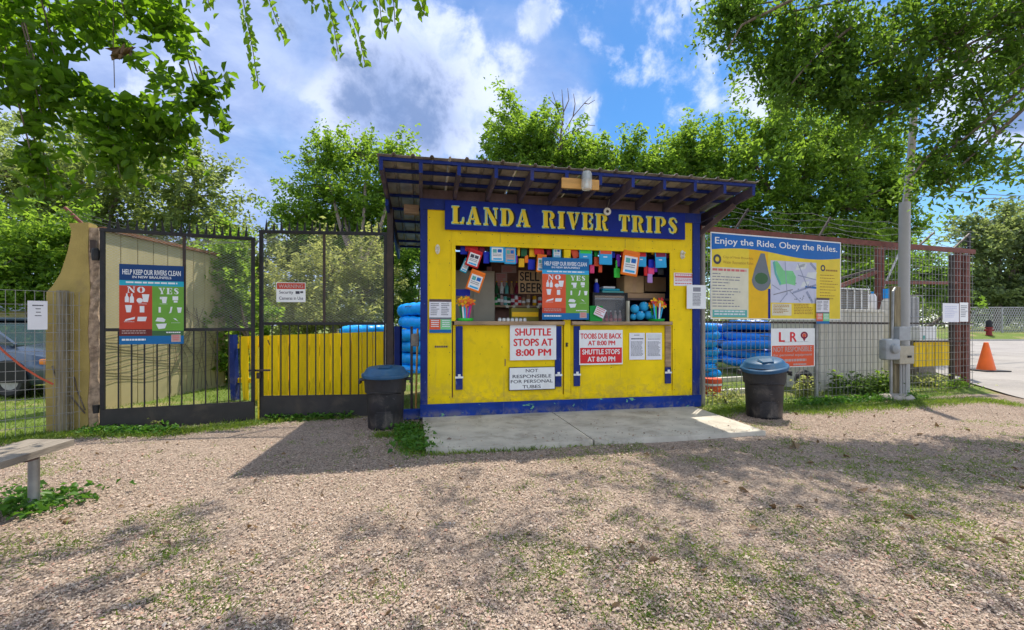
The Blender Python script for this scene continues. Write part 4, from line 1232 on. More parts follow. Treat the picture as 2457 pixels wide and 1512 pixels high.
# rope slung along the fence
a, b = LF.loc(-20, 815)[0], LF.loc(128, 922)[0]
mb = MB()
pts = []
for i in range(12):
    t_ = i / 11
    z = LF.loc(-20, 815)[1] * (1 - t_) + LF.loc(128, 922)[1] * t_ - .05 * math.sin(math.pi * t_)
    pts.append(LF.w(a + (b - a) * t_, -.025 + .01 * math.sin(i * 2), z))
mb.tube(pts, .011, 'rope_red', 6); tag(mb.build('rope', None, True), 'faded red rope slung along the low wire fence', 'rope')

# ------------------------------------------------------------------ cream building behind the west gate leaf
sh = thing('panel_wall', 'long cream panel wall running back behind the iron gate', 'wall', (-6.34, 6.78, 0), R(87.8))
Lh, hh = 2.76, 2.72
nb = 0
x = 0.0
me = None
while x < Lh - .01:
    bw = 0.307
    mb = MB(); mb.box(0, bw - .016, 0, .03, GZ - .05, hh, 'cream_panel')
    if me is None:
        o = mb.build('wall_panel', sh); me = o.data; o.location = (x, 0, 0)
    else:
        link('wall_panel', me, sh, (x, 0.0, 0))
    x += bw
MB().box(0.01, Lh, .028, .08, GZ - .05, hh - .02, 'brown_wood').build('wall_core', sh)
MB().box(-.03, Lh + .05, -.05, .13, hh + .001, hh + .055, 'roof_brown').build('cap_board', sh)
mb = MB()
for q in range(9):
    x = 1.3 + q * .15 + rr.uniform(-.05, .05)
    pts = [(x + rr.uniform(-.1, .1) * i, -.015, .0 + i * .32) for i in range(6)]
    mb.tube(pts, .004, 'bark', 4)
for q in range(12):
    z = .35 + q * .07
    pts = [(i * .24, -.012, z + .04 * math.sin(i * 1.3 + q)) for i in range(12)]
    mb.tube(pts, .0032, 'bark', 4)
mb.build('dead_vine', sh, kind='stuff')

# ------------------------------------------------------------------ yellow board fence inside the gate
YF = Plane((at(566, 780, 7.65).x, 7.65), math.atan2(-0.35, 2.75))
yf = thing('board_fence', 'yellow vertical-board fence with a navy end post inside the gate', 'fence', YF.w(0, 0, 0), YF.a)
me = None
nbd = 15
Wf = YF.loc(948, 780)[0]
MB().beam((-.01, 0, -.08), (-.06, 0, 1.09), .10, .10, 'navy_paint', (0, 1, 0)).build('end_post', yf)
for i in range(nbd):
    x0 = .06 + (Wf - .06) * i / nbd; bw = (Wf - .06) / nbd
    tp = 1.06 + .10 * (i + .5) / nbd
    mb = MB()
    sk = -.10 * (1 - i / nbd) if i < 3 else 0.0
    mb.add([(x0 - sk * .9, -.012, -.05), (x0 + bw - .013, -.012, -.05), (x0 + bw - .013, -.012, tp), (x0, -.012, tp - .003), (x0 - sk * .9, .012, -.05), (x0 + bw - .013, .012, -.05), (x0 + bw - .013, .012, tp), (x0, .012, tp - .003)],
           [(0, 1, 2, 3), (5, 4, 7, 6), (0, 4, 5, 1), (1, 5, 6, 2), (2, 6, 7, 3), (3, 7, 4, 0)], 'yellow_board')
    mb.build('board', yf)
MB().box(.02, Wf, .0125, .05, .25, .33, 'yellow_board').build('rail', yf)
MB().box(.02, Wf, .0125, .05, .85, .93, 'yellow_board').build('rail', yf)
MB().box(Wf + .002, Wf + .10, -.05, .05, -.1, 1.24, 'navy_paint').build('end_post', yf)
mb = MB(); mb.tube([(.36, -.02, .87), (.34, -.03, .80), (.38, -.02, .79)], .008, 'brown_iron'); mb.build('hook', yf)
mb = MB(); mb.tube([(.62, -.02, 1.0), (.66, -.03, .92)], .008, 'brown_iron'); mb.build('hook', yf)

# low navy kerb board between the bin and the kiosk
nb_ = thing('kerb_board', 'peeling navy timber on the ground between the gate post and kiosk', 'timber', HUT.w(-.32, .10, -.04), HUT.a)
MB().box(0, .42, -.06, .0, 0, .14, 'navy_base', ch=.006).build('timber', nb_)

# tools leaning in the gap
br = thing('broom', 'wooden-handled broom standing against the navy west post of the kiosk', 'broom', HUT.w(-.075, .16, -.04), HUT.a)
mb = MB(); mb.tube([(0, 0, .0), (.03, -.01, 1.25)], .014, 'new_wood', 8); mb.build('handle', br)
mb = MB(); mb.box(-.06, .05, -.03, .03, 1.0, 1.18, 'grey_wood', ch=.015); mb.build('cloth', br)
mb = MB(); mb.box(-.07, -.035, -.02, .02, .0, 1.28, 'brown_iron'); mb.build('dark_stake', br)

# ------------------------------------------------------------------ bins
def bin_(name, label, base, rz, tilt, s):
    b = thing(name, label, 'rubbish bin', base, rz, 'rubbish bins')
    mb = MB()
    prof = [(0.0, 0.0), (.205, .0), (.215, .015), (.232, .42), (.236, .455), (.252, .46), (.262, .62), (.268, .64), (.268, .665), (.25, .665), (.24, .6), (.2, .04)]
    def fn(r_, z, t_):
        if .03 < z < .44:        # front panel recess
            d_ = abs((t_ - 1.5 * math.pi + math.pi) % (2 * math.pi) - math.pi)
            if d_ < .95: return r_ - .012
        return r_
    mb.lathe([(r_ * s, z * s) for r_, z in prof], 'bin_plastic', 40, fn=None)
    mb.build('body', b, True)
    # moulded arch panel on the front
    mb = MB()
    def strip(a0, a1, z0, z1, rr_, m='bin_plastic', n=8):
        vs, fs = [], []
        for i in range(n + 1):
            t_ = R(270 + a0 + (a1 - a0) * i / n)
            for z in (z0, z1):
                rz_ = (.215 + (.232 - .215) * (z - .015) / .405 + rr_) * s
                vs.append((rz_ * math.cos(t_), rz_ * math.sin(t_), z * s))
        for i in range(n): fs.append((i * 2, i * 2 + 2, i * 2 + 3, i * 2 + 1))
        vs2 = [(x * .955, y * .955, z) for x, y, z in vs]; k = len(vs)
        fs += [(k + a, k + d_, k + c, k + b_) for a, b_, c, d_ in fs]
        fs += [(i * 2 + 1, i * 2 + 3, k + i * 2 + 3, k + i * 2 + 1) for i in range(n)] + [(i * 2, k + i * 2, k + i * 2 + 2, i * 2 + 2) for i in range(n)] + [(0, 1, k + 1, k), (n * 2, k + n * 2, k + n * 2 + 1, n * 2 + 1)]
        mb.add(vs + vs2, fs, m)
    strip(-28, 28, .03, .20, .012); strip(-22, 22, .20, .235, .010)
    mb.build('grip_panel', b, True)
    mb = MB()
    n = 16; vs, fs = [], []
    for i in range(n + 1):
        a = -55 + 110 * i / n
        t_ = R(270 + a); zc = .452 + .035 * math.cos(R(a * 1.4))
        for dz, dr in ((-.022, .004), (-.006, .022), (.012, .006)):
            rz_ = (.236 + dr) * s
            vs.append((rz_ * math.cos(t_), rz_ * math.sin(t_), (zc + dz) * s))
    for i in range(n):
        for j in range(2): fs.append((i * 3 + j, i * 3 + 3 + j, i * 3 + 4 + j, i * 3 + 1 + j))
    mb.add(vs, fs, 'bin_plastic'); mb.build('belly_ridge', b, True)
    for sg_ in (-1, 1):
        mb = MB(); mb.cbox(sg_ * .25 * s, sg_ * .325 * s, -.06 * s, .06 * s, .60 * s, .63 * s, 'bin_plastic', .01); mb.cbox(sg_ * .30 * s, sg_ * .325 * s, -.06 * s, .06 * s, .565 * s, .6 * s, 'bin_plastic', .008)
        mb.build('handle', b, True)
    Tm = Matrix.Rotation(R(tilt[0]), 3, 'X') @ Matrix.Rotation(R(tilt[1]), 3, 'Y')
    lid = MB()
    lid.lathe([(.29 * s, -.025 * s), (.296 * s, .0), (.292 * s, .018 * s), (.275 * s, .028 * s), (.262 * s, .034 * s), (.235 * s, .085 * s), (.21 * s, .10 * s), (0.0, .112 * s)], 'lid_blue', 40, tilt=Tm,
              fn=lambda r_, z, t_: r_ * (1 + .012 * math.cos(8 * t_)) if r_ > .26 * s else r_)
    lo = lid.build('lid', b, True); lo.location = (0, 0, .672 * s)
    mb = MB()
    q = [(-.10, .02), (.10, .02), (.07, .16), (-.07, .16)]
    vs = [(x * s, -y * s - .04 * s, .117 * s - .16 * max(0, y - .10) * s) for x, y in q] + [(x * .8 * s, -y * s - .04 * s, .129 * s - .16 * max(0, y - .10) * s) for x, y in q]
    vs = [tuple(Tm @ Vector(v)) for v in vs]
    mb.add(vs, [(4, 7, 6, 5), (0, 1, 5, 4), (1, 2, 6, 5), (2, 3, 7, 6), (3, 0, 4, 7)], 'lid_blue')
    mb.build('lid_panel', b).location = (0, 0, .672 * s)
    return b


p = gp(914, 1036)
bin_('rubbish_bin', 'black plastic bin with a level blue lid between the gate and the concrete pad', (p.x, p.y + .2, ground_z(p.x, p.y)), R(10), (2, 0), 1.0)
p = gp(1853, 1008)
bin_('rubbish_bin', 'black plastic bin with its blue lid tipped askew in front of the wire fence', (p.x, p.y + .2, ground_z(p.x, p.y)), R(-14), (9, -6), 1.06)

# ------------------------------------------------------------------ bench at the west edge
be = thing('bench', 'weathered plank bench on a steel pipe leg in the shade by the wire fence', 'bench', (-3.42, 3.25, 0), 0)
mb = MB()
TH = .045
a0, a1 = (-.205, .03), (.14, .03)
b0, b1 = (.07, -1.5), (.41, -1.52)
zt_ = .405
for j, (e, f_) in enumerate(((0.0, .49), (.51, 1.0))):
    mb = MB()
    def lerp(p, q, t): return (p[0] + (q[0] - p[0]) * t, p[1] + (q[1] - p[1]) * t)
    c0, c1, d0, d1 = lerp(a0, a1, e), lerp(a0, a1, f_), lerp(b0, b1, e), lerp(b0, b1, f_)
    vs = [(*c0, zt_ - TH), (*c1, zt_ - TH), (*d1, zt_ - TH), (*d0, zt_ - TH), (*c0, zt_), (*c1, zt_), (*d1, zt_), (*d0, zt_)]
    mb.add(vs, [(0, 1, 2, 3), (4, 7, 6, 5), (0, 4, 5, 1), (1, 5, 6, 2), (2, 6, 7, 3), (3, 7, 4, 0)], 'grey_wood')
    mb.build('seat_plank', be)
MB().box(-.16, .10, -.26, -.18, zt_ - TH - .04, zt_ - TH - .002, 'brown_wood').build('bearer', be)
mb = MB(); mb.lathe([(.031, -.12), (.031, zt_ - TH - .042)], 'galv', 14, (0.0, -.12)); mb.build('leg', be, True)
mb = MB(); mb.lathe([(.036, -.12), (.036, zt_ - TH - .002)], 'galv', 14, (.2, -1.3)); mb.build('leg', be, True)

# ------------------------------------------------------------------ wire fence east of the kiosk
wf = thing('wire_fence', 'tall wire fence with rusty top rail carrying the rules board', 'fence', FEN.w(0, 0, 0), FEN.a)
FL = FEN.loc(2334, 780)[0]
fz = FEN.loc(1700, 551)[1]                          # top rail height at the west end
fz1 = FEN.loc(2330, 604)[1]
zt_of = lambda u: fz + (fz1 - fz) * u / FL
MB().beam((-.02, 0, zt_of(0)), (FL + .05, 0, zt_of(FL)), .05, .095, 'rust_red').build('top_rail', wf)
MB().beam((0.03, 0, 1.31), (FL, 0, 1.285), .03, .035, 'brown_iron').build('mid_rail', wf)
um = FEN.loc(2200, 780)[0]
MB().beam((um - .1, -.01, .93), (FL - .25, -.01, .92), .025, .03, 'brown_iron').build('low_rail', wf)
mb = MB(); mb.lathe([(.040, -.2), (.040, 2.86)], 'grey_pole', 12, (0.03, 0.0)); mb.build('post', wf, True)
pu = FEN.loc(1962, 780)[0]
mb = MB(); mb.lathe([(.040, -.2), (.040, 1.29)], 'galv', 12, (pu, 0.03)); mb.build('post', wf, True)
e0, e1 = FEN.loc(2309, 780)[0], FEN.loc(2333, 780)[0]
MB().box(e1 - .15, e1, .03, .12, -.15, fz1 - .05, 'rust_red', ch=.006).build('end_post', wf)
MB().box(e1 - .36, e1 - .27, .15, .22, -.15, fz1 - .06, 'brown_iron', ch=.006).build('inner_post', wf)
mb = MB()
u_ = 0.10
while u_ < FL:
    mb.beam((u_, -.03, GZ), (u_, -.03, zt_of(u_) - .05), .006, .006, 'mesh_wire'); u_ += .10
z_ = GZ + .03
while z_ < 2.74:
    mb.beam((.08, -.025, z_), (FL, -.025, z_), .006, .006, 'mesh_wire'); z_ += .145
mb.build('wire_mesh', wf, kind='stuff')
# barbed wire on slanted arms
for (pa, pb) in (((2207, 590), (2247, 557)), ((2287, 600), (2332, 560)), ((1965, 572), (1998, 520)), ((1762, 556), (1800, 500))):
    ua, za = FEN.loc(*pa); ub, zb2 = FEN.loc(*pb)
    MB().beam((ua, .02, za), (ub, .04, zb2), .028, .028, 'brown_iron').build('wire_arm', wf)
MB().box(FL - .01, FL + .035, .05, .09, fz1, fz1 + .42, 'gate_iron').build('wire_post', wf)
mb = MB()
for q in range(4):
    for i in range(26):
        t0, t1 = i / 26, (i + 1) / 26
        f_ = lambda t: (.45 + (FL - .45) * t + .08 * q, .03, zt_of(FL * t) + .10 + .105 * q + .025 * math.sin(t * 19 + q) - .02 * math.sin(t * 43 + 2 * q))
        mb.tube([f_(t0), f_(t1)], .004, 'mesh_wire', 4, False)
        c = Vector(f_(t0)); mb.tube([c + Vector((0, 0, .02)), c + Vector((.012, 0, -.02))], .003, 'mesh_wire', 3, False)
mb.build('barbed_wire', wf, kind='stuff')

# yellow ribbed panel on the fence near its end
ya, yz1 = FEN.loc(2199, 822.5); yb = FEN.loc(2282, 822)[0]; yz0 = FEN.loc(2199, 881)[1]
yp = thing('ribbed_sheet', 'small yellow ribbed panel hung low on the wire fence', 'panel', FEN.w(ya, .04, yz0), FEN.a)
ww, hh = yb - ya, yz1 - yz0
for i in range(9):
    MB().box(ww * i / 9 + .004, ww * (i + 1) / 9 - .004, -.012 - .006 * (i % 2), .012, 0, hh, 'yellow_board', ch=.002).build('rib', yp)
MB().box(0, ww, .0125, .03, .02, hh - .02, 'olive').build('backing', yp)

# ------------------------------------------------------------------ things behind the wire fence
BK = Plane(FEN.w(0, .55, 0)[:2], FEN.a)
a, b = BK.loc(1966, 780)[0], BK.loc(2119, 780)[0]
bz = BK.loc(2000, 742)[1]
bx = thing('ribbed_store', 'low white ribbed store box behind the wire fence', 'storage box', BK.w(a, 0, 0), BK.a)
ww = b - a
n = 11
me = None
for i in range(n):
    mb = MB(); mb.box(0, ww / n - .018, -.02, .012, GZ - .04, bz - .06, 'white_panel', ch=.006)
    if me is None:
        o = mb.build('rib', bx); me = o.data
    else:
        link('rib', me, bx, (ww * i / n, 0, 0))
MB().box(0.0, ww - .02, .0125, 1.1, GZ - .05, bz - .065, 'white_panel').build('body', bx)
MB().box(-.03, ww + .02, -.04, 1.13, bz - .062, bz, 'white_panel', ch=.01).build('lid', bx)
a, b = BK.loc(2015, 780, .2)[0], BK.loc(2086, 780, .2)[0]
z0_, z1_ = bz + .002, BK.loc(2050, 695, .2)[1]
cr = thing('slatted_crate', 'grey-white slatted crate standing on the low white store box', 'crate', BK.w(a, .2, z0_), BK.a)
ww, hh = b - a, z1_ - z0_
MB().box(.02, ww - .02, .025, .45, .02, hh - .02, 'meter_grey').build('body', cr)
for i in range(5):
    x = (ww - .035) * i / 4
    MB().box(x, x + .035, .0, .0245, .0, hh, 'white', ch=.003).build('upright', cr)
for i in range(8):
    z = .02 + (hh - .05) * i / 7.5
    MB().box(.036, ww - .036, .012, .024, z, z + .02, 'grey_wood').build('slat', cr)
MB().box(-.01, ww + .01, -.01, .47, hh + .001, hh + .03, 'white').build('cover', cr)
for (px0, px1, y0, y1, m_, lab) in ((2088, 2099, 700, 742, 'paper', 'white plastic jug beside the slatted crate'), (2116, 2138, 693, 742, 'white_panel', 'cream plastic drum between the rusty column and the timber meter post')):
    a, b = BK.loc(px0, 780, .3)[0], BK.loc(px1, 780, .3)[0]
    z1_ = BK.loc(px0, y0, .3)[1]
    r_ = (b - a) / 2
    jug = thing('jug' if m_ == 'paper' else 'drum', lab, 'jug' if m_ == 'paper' else 'drum', BK.w((a + b) / 2, .3, bz + .003 if m_ == 'paper' else GZ), BK.a)
    hh = z1_ - (bz + .003 if m_ == 'paper' else GZ)
    mb = MB(); mb.lathe([(r_ * .9, 0), (r_, .02), (r_, hh * .72), (r_ * .6, hh * .86), (r_ * .35, hh * .9)], m_, 14); mb.build('body', jug, True)
    mb = MB(); mb.lathe([(r_ * .42, hh * .901), (r_ * .42, hh), (0, hh)], 'tube_blue', 12); mb.build('cap', jug, True)
# caged water tote
a, b = BK.loc(2181, 780, .5)[0], BK.loc(2214, 780, .5)[0]
z1_ = BK.loc(2190, 709, .5)[1]
wt = thing('water_tote', 'white caged water tote behind the fence, above the yellow panel', 'water tank', BK.w(a - .5, .5, GZ), BK.a)
ww, hh = b - a + .5, z1_ - GZ
MB().box(.03, ww - .03, .03, .9, .12, hh - .02, 'pvc', ch=.05).build('tank', wt)
for i in range(6):
    x = ww * i / 5
    mb = MB(); mb.tube([(x, 0, .12), (x, 0, hh - .06), (x, .03, hh)], .012, 'galv', 6); mb.build('cage_bar', wt, True)
for z in (.14, hh * .5, hh * .75, hh):
    mb = MB(); mb.tube([(0, -.012, z), (ww, -.012, z)], .011, 'galv', 6); mb.build('cage_bar', wt, True)
MB().box(-.02, ww + .02, -.03, .93, 0, .115, 'grey_wood').build('pallet', wt)
for (px0, px1, y0, y1, m_, nm, lab) in ((2206, 2248, 790, 818, 'white', 'cool_box', 'white box with a teal square behind the fence, over the yellow panel'),):
    a, b = BK.loc(px0, 780, .2)[0], BK.loc(px1, 780, .2)[0]
    zz0, zz1 = BK.loc(px0, y1, .2)[1], BK.loc(px0, y0, .2)[1]
    cb = thing(nm, lab, 'box', BK.w(a, .2, GZ), BK.a)
    MB().box(0, b - a, 0, .3, zz0 - GZ, zz1 - GZ, 'white', ch=.02).build('body', cb)
    MB().box(-.004, b - a + .004, .0, .31, zz1 - GZ + .002, zz1 - GZ + .06, 'white', ch=.01).build('lid', cb)
    MB().box(.10, .19, -.006, -.001, zz0 - GZ + .03, zz0 - GZ + .12, 'dull_teal').build('badge', cb)
    MB().box(.02, b - a - .02, .02, .28, 0, zz0 - GZ - .003, 'grey_wood').build('stand', cb)
# rusty open steel frame
sf = thing('steel_frame', 'rusty red open steel frame with a slanting bar behind the fence', 'frame', BK.w(0, .75, 0), BK.a)
def bk(px, py): 
    u, z = BK.loc(px, py, .75); return (u, 0, z)
p0, p1 = bk(2110, 600), bk(2110, 742)
MB().box(p0[0] - .085, p0[0] - .03, -.05, .05, GZ - .1, p0[2], 'rust_red').build('column', sf)
MB().box(p0[0] + .03, p0[0] + .085, -.05, .05, GZ - .1, p0[2], 'rust_red').build('column', sf)
q0 = bk(2299, 600)
MB().box(q0[0] - .05, q0[0] + .05, -.05, .05, GZ - .1, q0[2], 'rust_red').build('column', sf)
MB().beam(bk(2116, 678), bk(2296, 679), .06, .075, 'rust_red').build('beam', sf)
MB().beam(bk(1990, 697), bk(2104, 652), .06, .085, 'rust_red').build('slanting_bar', sf)
MB().beam(bk(1990, 676), bk(2100, 645), .05, .05, 'brown_iron').build('slanting_bar', sf)
MB().beam(bk(2120, 690), bk(2160, 602), .03, .03, 'galv').build('stay', sf)
MB().beam((p0[0] - .1, 0, p0[2] + .03), (q0[0] + .06, 0, q0[2] + .03), .08, .055, 'rust_red').build('top_beam', sf)
MB().box(p0[0] - 1.5, p0[0] - 1.4, -.05, .05, GZ - .1, 1.9, 'rust_red').build('column', sf)
# orange stacked bucket by the kiosk corner
cpt = FEN.w(FEN.loc(1708, 930, .75)[0], .75, GZ)
ob = thing('orange_cooler', 'orange-red drink cooler with a white band on the grass behind the fence', 'cooler', cpt, FEN.a)
mb = MB(); mb.lathe([(.145, 0), (.155, .015), (.165, .20), (.165, .215)], 'coral', 24); mb.build('body', ob, True)
mb = MB(); mb.lathe([(.168, .2155), (.168, .25)], 'white', 24); mb.build('band', ob, True)
mb = MB(); mb.lathe([(.17, .2505), (.172, .30), (.16, .335), (.0, .345)], 'coral', 24); mb.build('lid', ob, True)
MB().box(-.03, .03, -.19, -.163, .05, .09, 'white').build('tap', ob)
# old tyre and wood lying by the sign
cp_ = FEN.w(FEN.loc(1930, 925, .5)[0], .5, GZ)
ty = thing('old_wheel', 'dark wheel leaning behind the fence under the L R sign', 'wheel', cp_, FEN.a)
mb = MB()
def torus(mb, Rr, rr_, m, nu=26, nv=10, fn=None, sq=1.0):
    vs, fs = [], []
    for i in range(nu):
        for j in range(nv):
            a_, b_ = 2 * math.pi * i / nu, 2 * math.pi * j / nv
            k_ = fn(a_, b_) if fn else 1.0
            q = Rr + rr_ * k_ * math.cos(b_)
            vs.append((q * math.cos(a_), q * math.sin(a_), rr_ * sq * k_ * math.sin(b_)))
    for i in range(nu):
        for j in range(nv):
            fs.append((i * nv + j, ((i + 1) % nu) * nv + j, ((i + 1) % nu) * nv + (j + 1) % nv, i * nv + (j + 1) % nv))
    return mb.add(vs, fs, m)
torus(mb, .17, .06, 'rubber'); mb.xf(Matrix.Translation((0, 0, .23)) @ Matrix.Rotation(R(82), 4, 'X')); mb.build('tyre', ty, True)
mb = MB(); mb.lathe([(.0, -.02), (.11, -.02), (.115, .02), (0, .02)], 'rust_red', 16); mb.xf(Matrix.Translation((0, 0, .23)) @ Matrix.Rotation(R(82), 4, 'X')); mb.build('rim', ty, True)
mb = MB(); 
tb = thing('timber_curb', 'pale timber laid on the grass behind the fence near the blue tubes', 'timber', FEN.w(.55, 2.2, GZ), FEN.a)
MB().box(0, 2.6, 0, .12, 0, .12, 'white_panel', ch=.01).build('timber', tb)
MB().box(.3, 1.4, -1.35, -1.25, 0, .09, 'white_panel', ch=.01).build('timber', tb)

# ------------------------------------------------------------------ blue river tubes
_tubes = {}


def river_tube(x, y, z, rad, th, mat_, label, group, seed, tilt=(0, 0)):
    key = (round(rad, 2), round(th, 2), mat_)
    if key not in _tubes:
        t = thing('river_tube', label, 'river tube', (x, y, z), 0, group)
        mb = MB()
        nseg = 14
        torus(mb, rad - th * 1.05, th * 1.05, mat_, 84, 12, fn=lambda a, b: 1.0 + .13 * abs(math.cos(a * nseg / 2)) - .07 + .03 * math.sin(3 * a + 1), sq=.97)
        mb.build('chamber', t, True)
        mb = MB()
        mb.lathe([(0, -.02), (rad - th * 1.3, -.03), (rad - th * 1.3, .01), (0, .02)], mat_, 24); mb.build('floor', t, True)
        mb = MB()
        for sg_ in (1, 4):
            a_ = sg_ * 1.1 + .6
            c = Vector((rad * math.cos(a_), rad * math.sin(a_), .06))
            tg = Vector((-math.sin(a_), math.cos(a_), 0)); ou = Vector((math.cos(a_), math.sin(a_), 0))
            mb.tube([c - tg * .10 - ou * .03, c - tg * .07 + ou * .03, c + tg * .07 + ou * .03, c + tg * .10 - ou * .03], .011, 'slate', 6)
            mb.build('grab_handle', t, True); mb = MB()
        _tubes[key] = t
    else:
        t = copy_tree(_tubes[key])
        t.location = (x, y, z); t['label'] = label; t['group'] = group
    t.rotation_euler = (R(tilt[0]), R(tilt[1]), seed)
    return t


def stack(pxc, Y, ys, rad, mat_, where, group):
    """ys: photo rows of the tube centres, top first"""
    x = (pxc - CX) / F * Y
    names = ['topmost', 'second from top', 'third from top', 'fourth from top', 'fifth from top', 'lowest but one', 'lowest']
    n = len(ys)
    for i, py in enumerate(ys):
        z = H + (HY - py) / F * Y
        th = abs((ys[1] - ys[0])) / F * Y * 0.50
        lab = 'topmost' if i == 0 else 'lowest' if i == n - 1 else names[i]
        river_tube(x + .07 * math.sin(i * 2.3) * Y / 12, Y + .05 * math.cos(i * 1.7), z, rad, th, mat_, f'blue river tube, {lab} {where}', group, i * 1.3 + pxc, (4 * math.sin(i * 3 + 1), 4 * math.cos(i * 2)))


stack(1008, 12.6, [746, 775, 803, 832, 860, 886], .66, 'tube_blue', 'in the stack west of the kiosk', 'stacked blue river tubes')
stack(972, 14.0, [824, 848, 872], .45, 'tube_deep', 'in the low rear stack west of the kiosk', 'stacked blue river tubes')
stack(878, 10.2, [792, 817, 842, 868, 893], .60, 'tube_blue', 'in the stack behind the yellow fence', 'stacked blue river tubes')
stack(1697, 10.8, [786, 805, 824, 843, 862, 881, 897], .25, 'tube_blue', 'in the narrow stack by the kiosk', 'stacked blue river tubes')
stack(1811, 12.0, [785, 806, 827, 848, 866], .80, 'tube_deep', 'in the wide stack under the rules board', 'stacked blue river tubes')
stack(1728, 13.2, [786, 804, 822, 840, 858], .50, 'tube_deep', 'in the stack behind the narrow one', 'stacked blue river tubes')

# ------------------------------------------------------------------ meter post, power pole
MPY = 7.9
mp = thing('meter_post', 'weathered timber post with grey meter boxes and conduit by the verge', 'meter post', (at(2148, 780, MPY).x, MPY, GZ), R(12))
k = MPY / F
def mz(py): return H + (HY - py) * k - GZ
MB().box(-.075, .0, -.05, .05, -.1, mz(687), 'post_wood', ch=.006).build('timber', mp)
MB().box(.003, .075, -.04, .06, -.1, mz(689), 'post_wood', ch=.006).build('timber', mp)
mb = MB(); mb.cbox(-.46, -.13, -.20, -.052, mz(862), mz(812), 'meter_grey', .045); mb.build('meter_box', mp, True)
mb = MB(); mb.lathe([(.085, 0), (.085, .05), (.06, .07), (0, .075)], 'meter_grey', 20); mb.xf(Matrix.Translation((-.30, -.2, mz(835))) @ Matrix.Rotation(R(90), 4, 'X')); mb.build('meter_dial', mp, True)
MB().box(-.13, .12, -.17, -.052, mz(817), mz(784), 'meter_grey', ch=.012).build('switch_box', mp)
MB().box(-.11, .22, -.16, -.052, mz(872), mz(829), 'beige_box', ch=.012).build('breaker_box', mp)
MB().box(.06, .14, -.172, -.161, mz(857), mz(852), 'black').build('breaker_slot', mp)
mb = MB(); mb.tube([(-.20, -.08, -.02), (-.20, -.08, mz(862))], .022, 'galv', 8); mb.build('conduit', mp, True)
mb = MB(); mb.tube([(-.19, -.09, mz(812)), (-.17, -.09, mz(700)), (-.10, -.07, mz(692))], .020, 'galv', 8); mb.build('conduit', mp, True)
for x in (.0, .06, .12):
    mb = MB(); mb.tube([(x, -.09, -.02), (x, -.09, mz(872))], .019, 'pvc', 8); mb.build('conduit', mp, True)
rk = MB()
rr = random.Random(3)
rk.lathe([(.0, 0), (.24, .0), (.26, .05), (.22, .10), (.0, .115)], 'rock', 11, fn=lambda r_, z, t_: r_ * (1 + .2 * math.sin(2 * t_ + 1) + .08 * math.sin(5 * t_)))
o = rk.build('footing_stone'); o.location = (at(2150, 780, MPY - .15).x, MPY - .17, GZ - .01)
tag(o, 'flat pale stone at the foot of the timber meter post', 'stone')

PPY = 8.25
pp = thing('utility_pole', 'tall grey utility pole with a white pipe sleeve on its lower part', 'utility pole', (at(2167, 780, PPY).x, PPY, GZ), 0)
kk = PPY / F
def pt(px, py): 
    q = at(px, py, PPY); return (q.x - pp.location.x, 0, q.z - GZ)
mb = MB(); mb.tube([pt(2168, 945), pt(2168, 782), pt(2171, 486)], [.092, .090, .086], 'pvc', 18); mb.build('sleeve', pp, True)
mb = MB(); mb.tube([pt(2175, 486.5), pt(2187, 372), pt(2196, 240)], [.066, .058, .05], 'grey_pole', 14); mb.build('shaft', pp, True)
mb = MB(); mb.tube([pt(2168, 486), pt(2180, 370), pt(2189, 240)], .022, 'galv', 8); mb.build('riser', pp, True)
# overhead wires running to the pole further along the road
wr = thing('overhead_wire', 'thin dark overhead wires crossing the sky above the road', 'cable', (0, 0, 0))
mb = MB()
for (a, b) in (((2205, 415), (2560, 398)), ((2235, 452), (2620, 460)), ((2210, 470), (2640, 455)), ((2350, 418), (2560, 395))):
    A, B = at(*a, 16), at(*b, 22)
    pts = [A.lerp(B, i / 10) + Vector((0, 0, -.25 * math.sin(math.pi * i / 10))) for i in range(11)]
    mb = MB(); mb.tube(pts, .016, 'slate', 4); mb.build('wire', wr)

# ------------------------------------------------------------------ road things
p = gp(2366, 890, GZ + .02)
co = thing('traffic_cone', 'orange traffic cone on a black square base at the road edge', 'traffic cone', (p.x, p.y, GZ + .021), 0)
kc = p.y / F
mb = MB(); mb.lathe([(17 * kc, .03), (4.5 * kc, 66 * kc), (4.2 * kc, 68 * kc), (3 * kc, 68.5 * kc)], 'cone_orange', 28); mb.build('body', co, True)
MB().box(-29 * kc, 29 * kc, -29 * kc, 29 * kc, 0, .035, 'rubber', ch=.01).build('base', co)
fy = 40.0
ff = thing('chain_link_fence', 'long grey chain-link fence beyond the road', 'fence', (at(2310, 780, fy).x, fy, 0), 0)
k = fy / F
z0_, z1_ = .58, H + (HY - 738) * k
mb = MB()
LW = 46
for i in range(0, int(LW / .22)):
    x = i * .22
    mb.beam((x, 0, z0_), (x + (z1_ - z0_) * .5, 0, z1_), .034, .022, 'pvc', (0, 1, 0)); mb.beam((x, .024, z1_), (x + (z1_ - z0_) * .5, .012, z0_), .034, .022, 'pvc', (0, 1, 0))
mb.build('chain_link', ff, kind='stuff')
me = None
for i in range(13):
    if me is None:
        mb = MB(); mb.lathe([(.07, z0_ - .1), (.07, z1_ + .05)], 'galv', 8); o = mb.build('post', ff); me = o.data
    else:
        link('post', me, ff, (i * 3.6, 0, 0))
mb = MB(); mb.tube([(0, 0, z1_), (LW, 0, z1_)], .05, 'galv', 6); mb.build('top_rail', ff)
p = at(2373, 780, 36.4)
hy = thing('hydrant', 'dark red hydrant with a black cap on the far verge before the chain-link fence', 'hydrant', (p.x * 37.8 / 36.4, 37.8, .36), 0)
